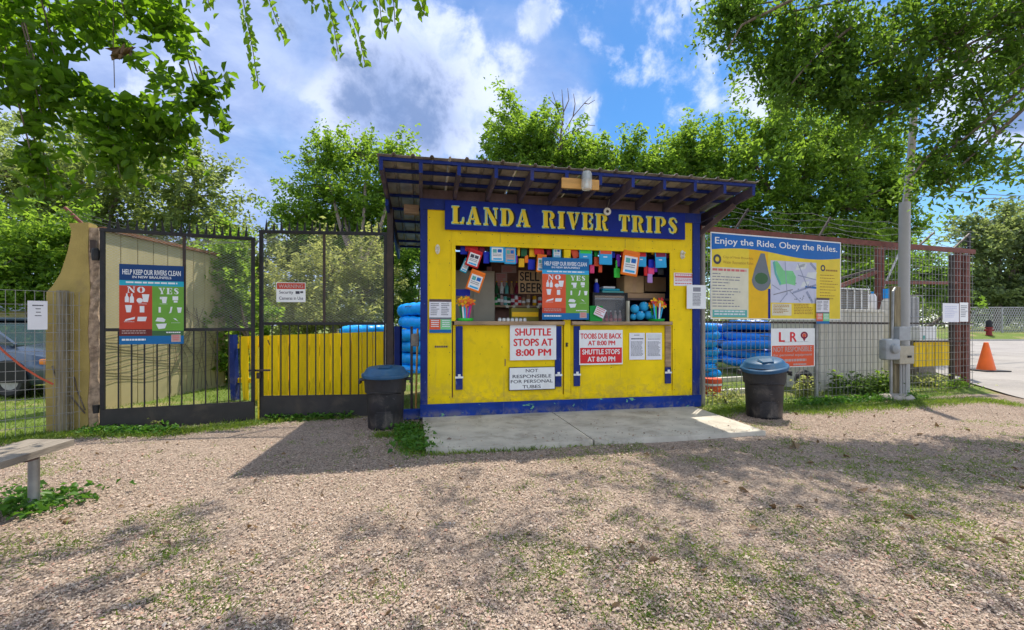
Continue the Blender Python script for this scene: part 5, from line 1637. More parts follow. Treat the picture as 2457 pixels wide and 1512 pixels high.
mb = MB(); mb.lathe([(.26, 0), (.26, .06), (.19, .08), (.19, .62), (.26, .64), (.26, .72)], 'hydrant', 14); mb.build('barrel', hy, True)
mb = MB(); mb.lathe([(.22, .721), (.2, 1.2), (.10, 1.34), (0, 1.36)], 'black', 14); mb.build('cap', hy, True)
mb = MB(); mb.tube([(-.36, 0, .45), (.36, 0, .45)], .09, 'hydrant', 10); mb.build('side_outlet', hy, True)

# ------------------------------------------------------------------ parked car (front quarter shows behind the low wire fence)
car = thing('parked_car', 'blue-grey saloon car parked on grass behind the low wire fence', 'car', (-8.15, 8.75, GZ), 0)
# +x is the nose; body built from cross sections along x
ST = [(-4.55, .45, .62, .70), (-4.50, .32, .86, .80), (-3.9, .24, .98, .86), (-2.9, .20, .98, .89), (-1.5, .20, .96, .89), (-1.05, .20, .93, .88), (-.6, .22, .86, .86), (-.25, .26, .78, .80), (-.06, .34, .66, .70), (0.0, .40, .58, .60)]
mb = MB(); vs, fs = [], []
for (x, zl, zh, hw) in ST:
    zm = zl + (zh - zl) * .55
    sec = [(-hw * .90, zl), (-hw, zl + .12), (-hw * 1.0, zm), (-hw * .965, zh - .07), (-hw * .86, zh), (-hw * .4, zh + .045), (0, zh + .055), (hw * .4, zh + .045), (hw * .86, zh), (hw * .965, zh - .07), (hw, zm), (hw, zl + .12), (hw * .90, zl)]
    vs += [(x, y, z) for y, z in sec]
ns = 13
for i in range(len(ST) - 1):
    for j in range(ns - 1):
        fs.append((i * ns + j, i * ns + j + 1, (i + 1) * ns + j + 1, (i + 1) * ns + j))
    fs.append((i * ns + ns - 1, i * ns, (i + 1) * ns, (i + 1) * ns + ns - 1))
fs.append(tuple(range(ns))); fs.append(tuple(range((len(ST) - 1) * ns, len(ST) * ns))[::-1])
mb.add(vs, fs, 'car_paint'); mb.build('body', car, True)
mb = MB()
CS = [(-3.75, 1.0, .70), (-3.1, 1.38, .60), (-2.2, 1.44, .60), (-1.75, 1.36, .60), (-.95, .95, .72)]
vs, fs = [], []
for (x, z, hw) in CS:
    vs += [(x, -hw - .10 * (1.44 - z), .93), (x, -hw, z), (x, hw, z), (x, hw + .10 * (1.44 - z), .93)]
for i in range(len(CS) - 1):
    for j in range(3): fs.append((i * 4 + j, i * 4 + j + 1, (i + 1) * 4 + j + 1, (i + 1) * 4 + j))
fs += [(0, 1, 2, 3), (16, 19, 18, 17)]
mb.add(vs, fs, 'car_glass'); cab = mb.build('cabin_glass', car, False)
MB().box(-3.1, -1.75, -.60, .60, 1.395, 1.47, 'car_paint', ch=.03).build('roof', car)
for sg_ in (-1, 1):
    MB().beam((-1.72, sg_ * .62, 1.42), (-.92, sg_ * .76, .95), .05, .05, 'car_paint').build('pillar', car)
    MB().beam((-2.45, sg_ * .64, 1.42), (-2.45, sg_ * .80, .97), .07, .04, 'car_paint').build('pillar', car)
    for x in (-.92, -3.62):
        w_ = thing('wheel', '', '', (x, sg_ * .80, .315)); del w_['label'], w_['category']; w_.parent = car
        mb = MB(); torus(mb, .235, .085, 'rubber', 30, 10, sq=1.1); mb.xf(Matrix.Rotation(R(90), 4, 'X')); mb.build('tyre', w_, True)
        mb = MB(); mb.lathe([(.0, -.05), (.19, -.06), (.2, .0), (.19, .06), (.05, .05), (0, .05)], 'galv', 18); mb.xf(Matrix.Rotation(R(90), 4, 'X')); mb.build('rim', w_, True)
        mb = MB(); mb.prism([(.37 * math.cos(R(a)), .37 * math.sin(R(a)) ) for a in range(-5, 186, 10)], -.005, .005, 'black'); mb.build('wheel_arch', car).location = (x, sg_ * .897, .315)
    mb = MB(); mb.cbox(-.34, -.06, sg_ * .55 - .16, sg_ * .55 + .16, .60, .72, 'jar_glass', .04); mb.build('headlight', car, True)
    mb = MB(); mb.cbox(-.42, -.25, sg_ * .80 - .03, sg_ * .80 + .03, .60, .70, 'amber', .02); mb.build('indicator', car, True)
    MB().box(-1.6, -1.35, sg_ * .98 - .10, sg_ * .98 + .06, .97, 1.10, 'car_paint', ch=.03).build('mirror', car)
MB().box(-.06, .035, -.66, .66, .30, .44, 'rubber', ch=.03).build('bumper', car)
MB().box(-3.2, -1.4, -.905, -.893, .42, .47, 'rubber').build('rub_strip', car)

# far gabled shed at the west edge
fs_ = thing('gabled_shed', 'grey-roofed pale shed beyond the parked car', 'building', (-19.5, 15.0, GZ), R(8))
MB().box(0, 5.2, 0, 4, 0, 1.85, 'cream_panel').build('wall', fs_)
mb = MB(); mb.add([(-.3, -.4, 1.8), (5.5, -.4, 1.8), (5.5, 4.4, 1.8), (-.3, 4.4, 1.8), (-.3, 2, 2.9), (5.5, 2, 2.9)], [(0, 1, 5, 4), (3, 4, 5, 2), (0, 4, 3), (1, 2, 5), (0, 3, 2, 1)], 'slate'); mb.build('roof', fs_)
MB().box(1.2, 2.3, -.03, -.002, .7, 1.5, 'slate').build('window', fs_)
MB().box(3.4, 4.3, -.03, -.002, 0, 1.65, 'brown_wood').build('door', fs_)

# ------------------------------------------------------------------ goods in the serving window
def hp(px, py, v):
    u, z = HUT.loc(px, py, v); return u, z


def pouch(px, py, w, h, rot, v, body, face, label, top=None, art=True):
    """hanging waterproof pouch: body with a pale printed face, a folded top clip and a cord; w,h in photo units"""
    u, z = hp(px, py, v)
    k = (HUT.w(u, v, z).y) / F
    W, Hh = w * k, h * k
    t = thing('dry_pouch', label, 'pouch', HUT.w(u, v, z), HUT.a, 'waterproof pouches hanging in the window')
    Mx = Matrix.Rotation(R(rot), 4, 'Y')
    mb = MB(); mb.cbox(-W / 2, W / 2, -.012, .012, -Hh / 2, Hh / 2, body, .011); mb.xf(Mx); mb.build('bag', t, True)
    mb = MB(); mb.box(-W * .47, W * .47, -.018, .018, Hh * .40, Hh * .53, top or body, ch=.004); mb.xf(Mx); mb.build('clip', t)
    if face:
        mb = MB(); mb.rect(-W * .38, W * .38, -Hh * .40, Hh * .30, -.0128, face)
        if art:
            mb.rect(-W * .30, -W * .04, Hh * .02, Hh * .22, -.0136, 'dull_teal' if body != 'pouch_red' else 'ink'); mb.rect(W * .02, W * .30, Hh * .04, Hh * .22, -.0136, 'board_blue' if body != 'pouch_red' else 'ink')
            mb.dashes(-W * .30, W * .30, -Hh * .20, -Hh * .03, 2, -.0136, 'grey_ink'); mb.rect(-W * .28, W * .30, -Hh * .36, -Hh * .27, -.0136, 'sky_blue')
        mb.xf(Mx); mb.build('printed_face', t)
    mb = MB(); p0 = Mx @ Vector((0, 0, Hh * .5)); mb.tube([p0, (p0.x * .5, 0.0, max(p0.z + .02, oz1 - .035 - z))], .003, 'black', 4); mb.build('cord', t)
    return t


PO = [
    (1137, 621, 33, 41, 18, -.005, 'pouch_red', 'white', 'tilted red pouch with a white face, hanging above the orange one'),
    (1117, 638, 17, 34, 24, .06, 'teal', 'white', 'teal and white pouch half hidden behind the tilted red pouch'),
    (1141, 675, 36, 49, 19, .01, 'orange', 'white', 'tilted orange pouch with white face, lowest at the west end of the window'),
    (1167, 619, 15, 27, 0, .05, 'royal', None, 'plain royal-blue pouch between the red and the light-blue pouches'),
    (1193, 608, 36, 44, 0, .00, 'sky_blue', 'white', 'light-blue pouch with a green top and white face left of its twin'),
    (1224, 611, 29, 46, 0, .02, 'sky_blue', 'pale_pink', 'light-blue pouch with a pale pink face right of its twin'),
    (1113, 600, 18, 22, 0, .10, 'royal', None, 'dark blue pouch in the shadow at the top west corner of the window'),
    (1132, 594, 32, 20, 0, .08, 'pouch_red', None, 'upright red pouch at the window head above the tilted red one'),
    (1299, 633, 24, 42, 4, .0, 'orange', 'white', 'white-faced orange pouch with red top partly behind the window poster'),
    (1293, 600, 24, 22, -6, .06, 'red', None, 'plain red pouch at the window head just left of the mullion'),
    (1336, 606, 22, 28, 0, .03, 'teal', 'white', 'teal pouch with white face and dark band next to the mullion'),
    (1379, 606, 18, 28, -22, .05, 'coral', None, 'slanting orange-red pouch just right of the mullion'),
    (1405, 614, 33, 42, 0, .02, 'sky_blue', None, 'blue pouch with bright green top above the window poster'),
    (1453, 615, 33, 41, 0, .00, 'sky_blue', None, 'blue pouch with an orange-red top, second along from the mullion'),
    (1512, 633, 44, 58, 8, -.02, 'orange', 'white', 'large orange pouch with white printed face near the east end'),
    (1539, 621, 25, 39, 0, .06, 'sky_blue', None, 'blue pouch with white and red top behind the large orange one'),
    (1585, 622, 29, 42, -3, .02, 'sky_blue', None, 'blue pouch with dark red top at the east end of the window'),
]
TOPS = {4: 'bright_green', 12: 'lime', 13: 'coral', 15: 'pouch_red', 16: 'maroon', 10: 'black'}
for i, a in enumerate(PO):
    pouch(*a, top=TOPS.get(i))
    if i in (12, 13, 15, 16):           # coloured upper halves
        px, py, w, h, rot, v = a[:6]
        u, z = hp(px, py, v); k = HUT.w(u, v, z).y / F
        mb = MB(); mb.rect(-w * k * .44, w * k * .44, h * k * .12, h * k * .40, -.0130, TOPS[i]); mb.xf(Matrix.Rotation(R(rot), 4, 'Y'))
        mb.rect(-w * k * .2, w * k * .1, -h * k * .08, -h * k * .02, -.0132, 'white_ink')
        par = [o for o in bpy.data.objects if o.get('label') == a[8]][0]
        mb.build('printed_face', par)

KO = [  # small phone cases and can sleeves: px, py, w, h, colour, label
    (1244, 603, 7, 24, 'gold', 'narrow yellow sleeve hanging beside the light-blue twin pouches'),
    (1257, 603, 15, 26, 'forest', 'dark green sleeve hanging between two yellow ones'),
    (1277, 606, 15, 22, 'gold', 'amber sleeve hanging high beside the red pouch'),
    (1251, 631, 14, 21, 'gold', 'amber sleeve hanging low above the cardboard sign'),
    (1275, 635, 17, 25, 'royal', 'royal-blue sleeve hanging above the cardboard sign'),
    (1430, 604, 9, 24, 'bright_green', 'green strip hanging between two blue pouches'),
    (1431, 628, 13, 22, 'coral', 'coral case hanging right of the window poster'),
    (1420, 646, 12, 20, 'pink', 'deep pink case hanging low right of the window poster'),
    (1483, 625, 10, 30, 'purple', 'purple case hanging just left of the large orange pouch'),
    (1479, 640, 5, 30, 'lime', 'thin green strap above the bright green case'),
    (1480, 655, 15, 23, 'lime', 'bright green case hanging alone in the dark window middle'),
    (1562, 634, 14, 22, 'royal', 'royal-blue case hanging between two blue pouches at the east end'),
    (1562, 650, 16, 17, 'pink', 'pink and red case below the royal-blue one'),
    (1559, 668, 13, 22, 'lilac', 'lilac bottle-shaped case lowest at the east end'),
    (1566, 600, 6, 22, 'gold', 'thin yellow strap at the window head near the east end'),
    (1585, 652, 16, 16, 'black', 'black case hanging below the east-end blue pouch'),
    (1156, 598, 14, 26, 'maroon', 'maroon sleeve hanging behind the upright red pouch'),
    (1237, 622, 9, 20, 'purple', 'purple case hanging low behind the pale pink face pouch'),
    (1263, 622, 9, 18, 'orange', 'small orange case between the amber and the royal-blue sleeves'),
    (1317, 600, 11, 26, 'maroon', 'maroon sleeve hanging left of the teal pouch'),
    (1362, 604, 8, 24, 'gold', 'yellow strap hanging behind the mullion post'),
    (1394, 603, 8, 22, 'maroon', 'maroon strap hanging right of the slanting pouch'),
    (1440, 640, 9, 28, 'coral', 'long coral strap hanging below the orange-topped blue pouch'),
    (1471, 606, 9, 26, 'royal', 'royal-blue strap hanging left of the purple case'),
    (1494, 606, 9, 22, 'pouch_red', 'red strap hanging behind the large orange pouch'),
    (1549, 650, 9, 24, 'pouch_red', 'red strap hanging low behind the lilac case'),
    (1573, 640, 8, 26, 'purple', 'narrow purple strap next to the east-end blue pouch'),
    (1601, 606, 7, 28, 'maroon', 'maroon strap in the top east corner of the window'),
]
for (px, py, w, h, m_, lab) in KO:
    v = .09
    u, z = hp(px, py, v); k = HUT.w(u, v, z).y / F
    t = thing('sleeve', lab, 'phone case', HUT.w(u, v, z), HUT.a, 'small cases hanging in the window')
    mb = MB(); mb.cbox(-w * k / 2, w * k / 2, -.014, .014, -h * k / 2, h * k / 2, m_, .008); mb.build('case', t, True)
    mb = MB(); mb.tube([(0, 0, h * k / 2), (0, 0.04, max(oz1 - .035 - z, h * k / 2 + .02))], .003, 'black', 4); mb.build('cord', t)


def boxy(name, label, cat, px0, py0, px1, py1, v, depth, m_, extra=None, ch=.006, group=None):
    u0, zt = hp(px0, py0, v); u1 = hp(px1, py0, v)[0]; zb = hp((px0 + px1) / 2, py1, v)[1]
    t = thing(name, label, cat, HUT.w(u0, v, zb), HUT.a, group)
    MB().box(0, u1 - u0, 0, depth, 0, zt - zb, m_, ch=ch).build('body', t)
    if extra: extra(t, u1 - u0, zt - zb, depth)
    return t


CV = oz0                                           # counter height
def on_counter(name, label, cat, px0, px1, py0, v, depth, m_, extra=None, group=None, ch=.006):
    u0, zt = hp(px0, py0, v); u1 = hp(px1, py0, v)[0]
    t = thing(name, label, cat, HUT.w(u0, v, CV), HUT.a, group)
    MB().box(0, u1 - u0, 0, depth, 0, zt - CV, m_, ch=ch).build('body', t)
    if extra: extra(t, u1 - u0, zt - CV, depth)
    return t


# tall beige cabinet inside at the west end
def cab(t, w, h, d_):
    MB().box(.01, w * .48, -.012, -.001, .02, h - .02, 'beige', ch=.004).build('door', t)
    MB().box(w * .50, w - .01, -.012, -.001, .02, h - .02, 'beige', ch=.004).build('door', t)
u0, zt = hp(1082, 648, .75); u1 = hp(1187, 648, .75)[0]
t = thing('cabinet', 'beige two-door cabinet inside the kiosk behind the orange pouch', 'cabinet', HUT.w(max(u0, .06), .75, .061), HUT.a)
MB().box(0, u1 - max(u0, .06), 0, .5, 0, zt - .061, 'beige', ch=.006).build('body', t); cab(t, u1 - max(u0, .06), zt - .061, .5)
# papers pinned on a partition of planks
u0 = hp(1185, 600, .9)[0]; u1 = hp(1300, 600, .9)[0]
MB().box(u0, u1 + .9, 1.22, 1.25, .061, 2.55, 'dark_interior').build('partition', hut)
for i in range(5):
    MB().box(u0, u1 + .9, 1.205, 1.2195, .08 + i * .5, .08 + i * .5 + .46, 'dark_interior').build('partition_board', hut)
for (a, y0, b, y1, lab) in ((1189, 655, 1217, 692, 'pinkish paper sheet pinned inside, left of the cardboard sign'), (1203, 637, 1239, 655, 'pale card pinned inside below the light-blue pouches'), (1168, 640, 1180, 652, 'small tan card pinned beside the beige cabinet')):
    r, w, h = sign_at('pinned_sheet', lab, 'notice', HUT, (a, y0, b, y1), 1.19, .002, 'pale_pink', 'sheets pinned inside')
    mb = MB(); d = N(mb, w, h); d.dash(.1, .9, .1, .9, 6, 'pink_ink', 1); mb.build('fine_print', r, kind='stuff')
# cardboard sign
r, w, h = sign_at('cardboard_sign', 'brown cardboard with hand-cut black words SELL BEER inside the window', 'sign', HUT, (1244, 650, 1302, 705), .55, .008, 'cardboard')
mb = MB(); d = N(mb, w, h); letters(r, 'SELL', .06 * w, .86 * w, .56 * h, .94 * h, -.0016, 'black', .02); letters(r, 'BEER', .08 * w, .98 * w, .06 * h, .46 * h, -.0016, 'black', .02)
# plank shelf with cans and bottles behind the counter
zs = hp(1245, 733, 1.0)[1]
ua, ub = hp(1184, 733, 1.0)[0], hp(1310, 733, 1.0)[0]
sb = thing('goods_shelf', 'pale plank shelf edged with paper stars behind the counter', 'shelf', HUT.w(ua, .96, zs), HUT.a)
MB().box(0, ub - ua, 0, .22, -.035, 0, 'worn_wood', ch=.003).build('plank', sb)
for px in (1184, 1306):
    x = hp(px, 733, 1.0)[0] - ua
    MB().box(x, x + .025, .02, .05, .061 - zs, -.036, 'grey_wood').build('leg', sb)
for px in (1216, 1232, 1266, 1290):
    x = hp(px, 733, 1.0)[0] - ua
    mb = MB(); mb.prism([((.042 if i % 2 == 0 else .018) * math.cos(R(90 + 36 * i)) + x, (.042 if i % 2 == 0 else .018) * math.sin(R(90 + 36 * i)) - .02) for i in range(10)], -.006, -.001, 'cream'); mb.build('paper_star', sb)
CANS = [('bright_green', 1190), ('forest', 1197), ('pale_pink', 1204), ('dull_teal', 1213), ('forest', 1221), ('maroon', 1231), ('white', 1239), ('pouch_red', 1247), ('tan', 1257), ('tan', 1268), ('gold', 1283), ('white', 1296)]
for i, (m_, px) in enumerate(CANS):
    u = hp(px, 730, 1.02)[0]
    names_ = {'bright_green': 'green', 'forest': 'dark green', 'pale_pink': 'pale pink', 'dull_teal': 'teal', 'maroon': 'maroon', 'white': 'white', 'pouch_red': 'red', 'tan': 'brown', 'gold': 'yellow'}
    nb_of = {0: 'at the west end of', 4: 'beside the maroon can on', 1: 'between green and pink cans on', 6: 'between maroon and red cans on', 11: 'at the east end of', 8: 'next to the red can on', 9: 'next to the yellow can on'}.get(i, 'on')
    t = thing('drink_can', f'{names_[m_]} drink can {nb_of} the star-edged shelf', 'can', HUT.w(u, 1.04, zs + .001), HUT.a, 'cans on the goods shelf')
    hh_ = .13 + .05 * ((i * 7) % 4) / 3
    mb = MB(); mb.lathe([(.026, 0), (.033, .012), (.033, hh_ - .015), (.027, hh_)], m_, 12); mb.build('body', t, True)
    mb = MB(); mb.lathe([(.027, hh_ + .0005), (.027, hh_ + .004), (0, hh_ + .004)], 'galv', 12); mb.build('lid', t)
    mb = MB(); mb.lathe([(.0336, hh_ * .3), (.0336, hh_ * .6)], 'white' if m_ != 'white' else 'red', 12); mb.build('band', t)
# second row up on a ledge
zs2 = hp(1245, 705, 1.1)[1]
MB().box(hp(1184, 700, 1.1)[0], hp(1250, 700, 1.1)[0], 1.10, 1.20, zs2 - .02, zs2, 'brown_wood').build('ledge', hut)
for i, (m_, px, lab) in enumerate((('forest', 1192, 'dark green bottle at the west end of the upper ledge'), ('white', 1204, 'white bottle second along the upper ledge'), ('dull_teal', 1216, 'teal bottle in the middle of the upper ledge'), ('tan', 1228, 'brown bottle next to the maroon one on the upper ledge'), ('maroon', 1240, 'maroon bottle by the cardboard sign on the upper ledge'))):
    u = hp(px, 705, 1.14)[0]
    t = thing('bottle', lab, 'bottle', HUT.w(u, 1.15, zs2 + .001), HUT.a, 'bottles on the upper ledge')
    mb = MB(); mb.lathe([(.03, 0), (.034, .01), (.034, .11), (.013, .15), (.013, .19)], m_, 12); mb.build('body', t, True)
    mb = MB(); mb.lathe([(.015, .1905), (.015, .21), (0, .21)], 'gold', 10); mb.build('cap', t)
def flap(t, w, h, d_): MB().box(.01, w - .01, -.004, -.001, h * .35, h * .7, 'gold').build('band', t)
on_counter('crate', 'olive-yellow carton on the counter below the star-edged shelf', 'carton', 1227, 1293, 739, .26, .18, 'olive', flap)
me_ = None
for i in range(7):
    u = hp(1199 + i * 10, 762, .14)[0]
    t = thing('jar', ('white jar at the west end of the counter row' if i == 0 else 'white jar at the east end of the counter row' if i == 6 else ['', 'second', 'third', 'fourth', 'fifth', 'sixth'][i] + ' white jar from the west in the counter row'), 'jar', HUT.w(u, .14, CV), HUT.a, 'white jars along the counter')
    mb = MB(); mb.lathe([(.022, 0), (.026, .006), (.026, .035), (.02, .04)], 'white', 12); mb.build('glass', t, True)
    mb = MB(); mb.lathe([(.023, .0405), (.023, .052), (0, .052)], 'slate' if i % 2 else 'galv', 12); mb.build('lid', t)


def flower_tub(px, label, nst, tub, w_px, z_top, col2):
    v = .06
    u, _ = hp(px, 760, v); k = HUT.w(u, v, 1).y / F
    t = thing('pinwheel_tub', label, 'toy display', HUT.w(u, v, CV), HUT.a, 'tubs of toy flowers on the counter')
    rr = random.Random(int(px))
    mb = MB(); mb.lathe([(w_px * k * .40, 0), (w_px * k * .44, .01), (w_px * k * .46, .035), (w_px * k * .46, .04)], tub, 18); mb.build('tub', t, True)
    cols = ['pink', 'purple', 'sky_blue', 'bright_green', 'white', 'royal', 'lilac', 'lime']
    for i in range(nst):
        a = rr.uniform(0, 6.28); r0 = w_px * k * .33 * rr.random() ** .5
        x, y = r0 * math.cos(a), r0 * math.sin(a) * .6
        zt = hp(px, z_top, v)[1] - CV + rr.uniform(-.05, .05)
        mb = MB(); mb.beam((x * .6, y, .02), (x * 1.25, y, zt), .022, .01, cols[i % 8], (0, 1, 0)); mb.build('stick', t)
        mb = MB(); c = Vector((x * 1.3, y - .012, zt))
        for p_ in range(6):
            a0 = p_ * 1.047 + rr.random()
            q = [(0, 0)] + [(.058 * math.cos(a0 + da) * f_, .058 * math.sin(a0 + da) * f_) for da, f_ in ((-.4, .7), (0, 1), (.4, .7))]
            k0 = len(mb.v)
            mb.poly(q, 0, ['gold', 'orange', 'gold', 'orange', 'red', 'gold'][(i + (p_ // 3) * col2) % 6])
            for j in range(k0, len(mb.v)):
                x_, y_, z_ = mb.v[j]
                mb.v[j] = (c.x + x_, c.y - .006 * (p_ % 2) - .3 * math.hypot(x_, z_) * .3, c.z + z_)
        mb.build('flower', t)
    return t


flower_tub(1116, 'green tub of orange toy flowers on colourful sticks at the west end of the counter', 16, 'lime', 44, 724, 1)
flower_tub(1575, 'green tub of orange and yellow toy flowers at the east end of the counter', 14, 'bright_green', 42, 727, 2)
boxy('display_card', 'blue header card behind the west tub of toy flowers', 'card', 1094, 694, 1128, 710, .20, .006, 'royal', ch=.002)

# glass-door drinks fridge
u0, zt = hp(1421, 702, .30); u1 = hp(1505, 702, .30)[0]
fr = thing('drinks_fridge', 'black-framed glass-door fridge with maroon bottles on the counter line', 'fridge', HUT.w(u0, .30, .90), HUT.a)
w, h = u1 - u0, zt - .90
mb = MB(); mb.box(0, w, .40, .42, 0, h, 'black'); mb.box(0, .03, .02, .40, 0, h, 'black'); mb.box(w - .03, w, .02, .40, 0, h, 'black'); mb.box(.031, w - .031, .02, .399, h - .03, h, 'black'); mb.box(.031, w - .031, .02, .399, 0, .03, 'black'); mb.build('cabinet', fr)
MB().box(.032, w - .032, .385, .398, .032, h - .032, 'fridge_in').build('liner', fr)
mb = MB(); t_ = .034; mb.box(0, w, -.02, .018, 0, t_, 'black'); mb.box(0, w, -.02, .018, h - t_, h, 'black'); mb.box(0, t_, -.02, .018, t_ + .001, h - t_ - .001, 'black'); mb.box(w - t_, w, -.02, .018, t_ + .001, h - t_ - .001, 'black'); mb.build('door_frame', fr)
MB().box(t_ + .001, w - t_ - .001, -.004, .004, t_ + .001, h - t_ - .001, 'fridge_glass').build('door_pane', fr)
zb_ = CV - .90 - .04
MB().box(.034, w - .034, .04, .38, zb_ - .012, zb_, 'galv').build('rack', fr)
MB().box(.034, w - .034, .04, .38, h - .10, h - .085, 'galv').build('rack', fr)
MB().box(.04, w - .04, .03, .05, h - .075, h - .045, 'tan').build('price_strip', fr)
me_ = None
for i in range(7):
    x = .06 + (w - .12) * i / 6
    t = thing('bottle', ['maroon bottle at the west side inside the drinks fridge', 'second maroon bottle from the west inside the fridge', 'third maroon bottle from the west inside the fridge', 'maroon bottle in the middle of the fridge', 'third maroon bottle from the east inside the fridge', 'second bottle from the east inside the fridge, pale pink', 'pale bottle at the east side inside the drinks fridge'][i], 'bottle',
              fr.matrix_basis @ Vector((x, .14, zb_ + .001)), HUT.a, 'bottles in the fridge')
    m_ = 'maroon' if i < 5 else 'pale_pink'
    mb = MB(); mb.lathe([(.026, 0), (.03, .01), (.03, .12), (.012, .17), (.012, .20)], m_, 10); mb.build('body', t, True)
    mb = MB(); mb.lathe([(.014, .2005), (.014, .215), (0, .215)], 'white', 8); mb.build('cap', t)
    mb = MB(); mb.lathe([(.0306, .05), (.0306, .09)], 'pink_ink', 10); mb.build('band', t)
zf = .90 + h
t = thing('towel', 'folded teal towels lying on top of the drinks fridge', 'towels', HUT.w(hp(1445, 700, .36)[0], .36, zf + .002), HUT.a)
ww = hp(1499, 700, .36)[0] - hp(1445, 700, .36)[0]
for i, m_ in enumerate(('dull_teal', 'teal', 'map_pale')):
    MB().box(.01 * i, ww - .08 * i, .0, .22, i * .036, i * .036 + .034, m_, ch=.012).build('fold', t)
t = thing('spray_bottle', 'royal-blue spray bottle with white top standing on the fridge', 'bottle', HUT.w(hp(1432, 700, .36)[0], .38, zf + .002), HUT.a)
hh = hp(1432, 670, .38)[1] - zf
mb = MB(); mb.lathe([(.04, 0), (.045, .01), (.045, hh * .55), (.02, hh * .75)], 'royal', 14); mb.build('body', t, True)
mb = MB(); mb.lathe([(.018, hh * .7505), (.022, hh * .8), (.02, hh), (0, hh)], 'white', 12); mb.build('cap', t, True)
def lid_(t, w, h, d_): MB().box(-.004, w + .004, -.004, d_ + .004, h + .001, h + .02, 'bright_green', ch=.004).build('lid', t)
on_counter('tip_box', 'green box on the counter between the window poster and the fridge', 'box', 1415, 1446, 737, .04, .16, 'bright_green', lid_)
r, w, h = sign_at('tilted_card', 'white card leaning askew against the green box', 'card', HUT, (1424, 735, 1449, 757), .015, .002, None)
mb = MB(); mb.box(0, w, 0, .002, 0, h, 'paper'); mb.dashes(.01, w - .01, .01, h - .01, 4, -.001, 'pink_ink'); mb.xf(Matrix.Translation((0, 0, .02)) @ Matrix.Rotation(R(24), 4, 'Y')); mb.build('sheet', r)
# brown cartons piled east of the fridge
def tape(t, w, h, d_):
    MB().box(w * .42, w * .58, -.003, -.001, 0.01, h - .01, 'tan').build('tape', t)
boxy('carton', 'brown carton standing open under the large orange pouch', 'carton', 1498, 661, 1545, 703, .34, .3, 'cardboard', tape)
boxy('carton', 'tan carton behind the lilac case at the east end', 'carton', 1547, 664, 1598, 700, .62, .3, 'tan', tape)
boxy('carton', 'flattened pale carton lying below the others beside the fridge', 'carton', 1505, 703, 1596, 716, .36, .35, 'tan', tape)
zc = hp(1550, 716, .4)[1]
MB().box(hp(1506, 716, .3)[0], WID - .05, .335, .78, zc - .035, zc - .003, 'brown_wood').build('side_shelf', hut)
t = thing('yellow_stand', 'pale yellow upright board between the fridge and the blue balls', 'board', HUT.w(hp(1506, 740, .22)[0], .22, CV), HUT.a)
MB().box(0, .035, 0, .10, 0, hp(1506, 722, .22)[1] - CV, 'cream', ch=.004).build('board', t)
# blue balloons / small floats
for i, (px, py, r_) in enumerate(((1523, 741, 10.5), (1545, 736, 12), (1536, 757, 11), (1556, 756, 11), (1568, 760, 7.5), (1520, 760, 8))):
    v = .12 + .05 * (i % 2)
    u, z = hp(px, py, v); k = HUT.w(u, v, z).y / F
    r_ *= k
    z = max(z, CV + r_)
    t = thing('float_ball', ['light-blue inflated ball at the fridge end of the heap, upper one', 'large light-blue inflated ball on top of the heap', 'light-blue inflated ball low in the middle of the heap', 'light-blue inflated ball low under the large one', 'small light-blue ball touching the east flower tub', 'small light-blue ball low next to the pale yellow board'][i], 'ball', HUT.w(u, v, z), HUT.a, 'light-blue inflated balls on the counter')
    mb = MB(); mb.lathe([(r_ * math.sin(R(a)), -r_ * math.cos(R(a))) for a in range(0, 181, 15)], 'sky_blue', 18); mb.build('skin', t, True)
    mb = MB(); mb.lathe([(.008, 0), (.007, .012), (0, .013)], 'white', 8); o = mb.build('valve', t); o.location = (0, -r_ * .75, r_ * .66); o.rotation_euler = (R(48), 0, 0)

# ------------------------------------------------------------------ foliage
def leaf_arrays(c, size, r, droop=0.0, six=False, width=0.5, axis=None):
    """leaf blades round the centres c: (verts, faces); each blade is folded along its midrib"""
    n = len(c)
    L = size * np.clip(r.lognormal(-.04, .32, n), .4, 1.8)
    if axis is None:
        a = r.normal(size=(n, 3)); a[:, 2] = a[:, 2] * 0.6 - droop
    else:
        a = axis + r.normal(size=(n, 3)) * 0.45
    a /= np.linalg.norm(a, axis=1)[:, None] + 1e-9
    up = r.normal(size=(n, 3)) * 0.75; up[:, 2] += 0.9
    b = np.cross(a, up); b /= np.linalg.norm(b, axis=1)[:, None] + 1e-9
    nn = np.cross(b, a)
    W = L * width
    hl, hw = (a * (L / 2)[:, None]), (b * (W / 2)[:, None])
    f = nn * (W * 0.22)[:, None]
    bend = nn * (-L * 0.14)[:, None]
    if six:
        P = np.stack([c - hl + bend, c + hl + bend, c - hl * .35 + hw * .95 + f, c + hl * .30 + hw * .80 + f, c + hl * .30 - hw * .80 + f, c - hl * .35 - hw * .95 + f], 1)
        F_ = np.array([[0, 1, 3, 2], [0, 5, 4, 1]])
        k = 6
    else:
        P = np.stack([c - hl + bend, c + hw + f, c + hl + bend, c - hw + f], 1)
        F_ = np.array([[0, 1, 2], [0, 2, 3]])
        k = 4
    faces = (F_[None] + (np.arange(n) * k)[:, None, None]).reshape(-1, F_.shape[1])
    return P.reshape(-1, 3), faces


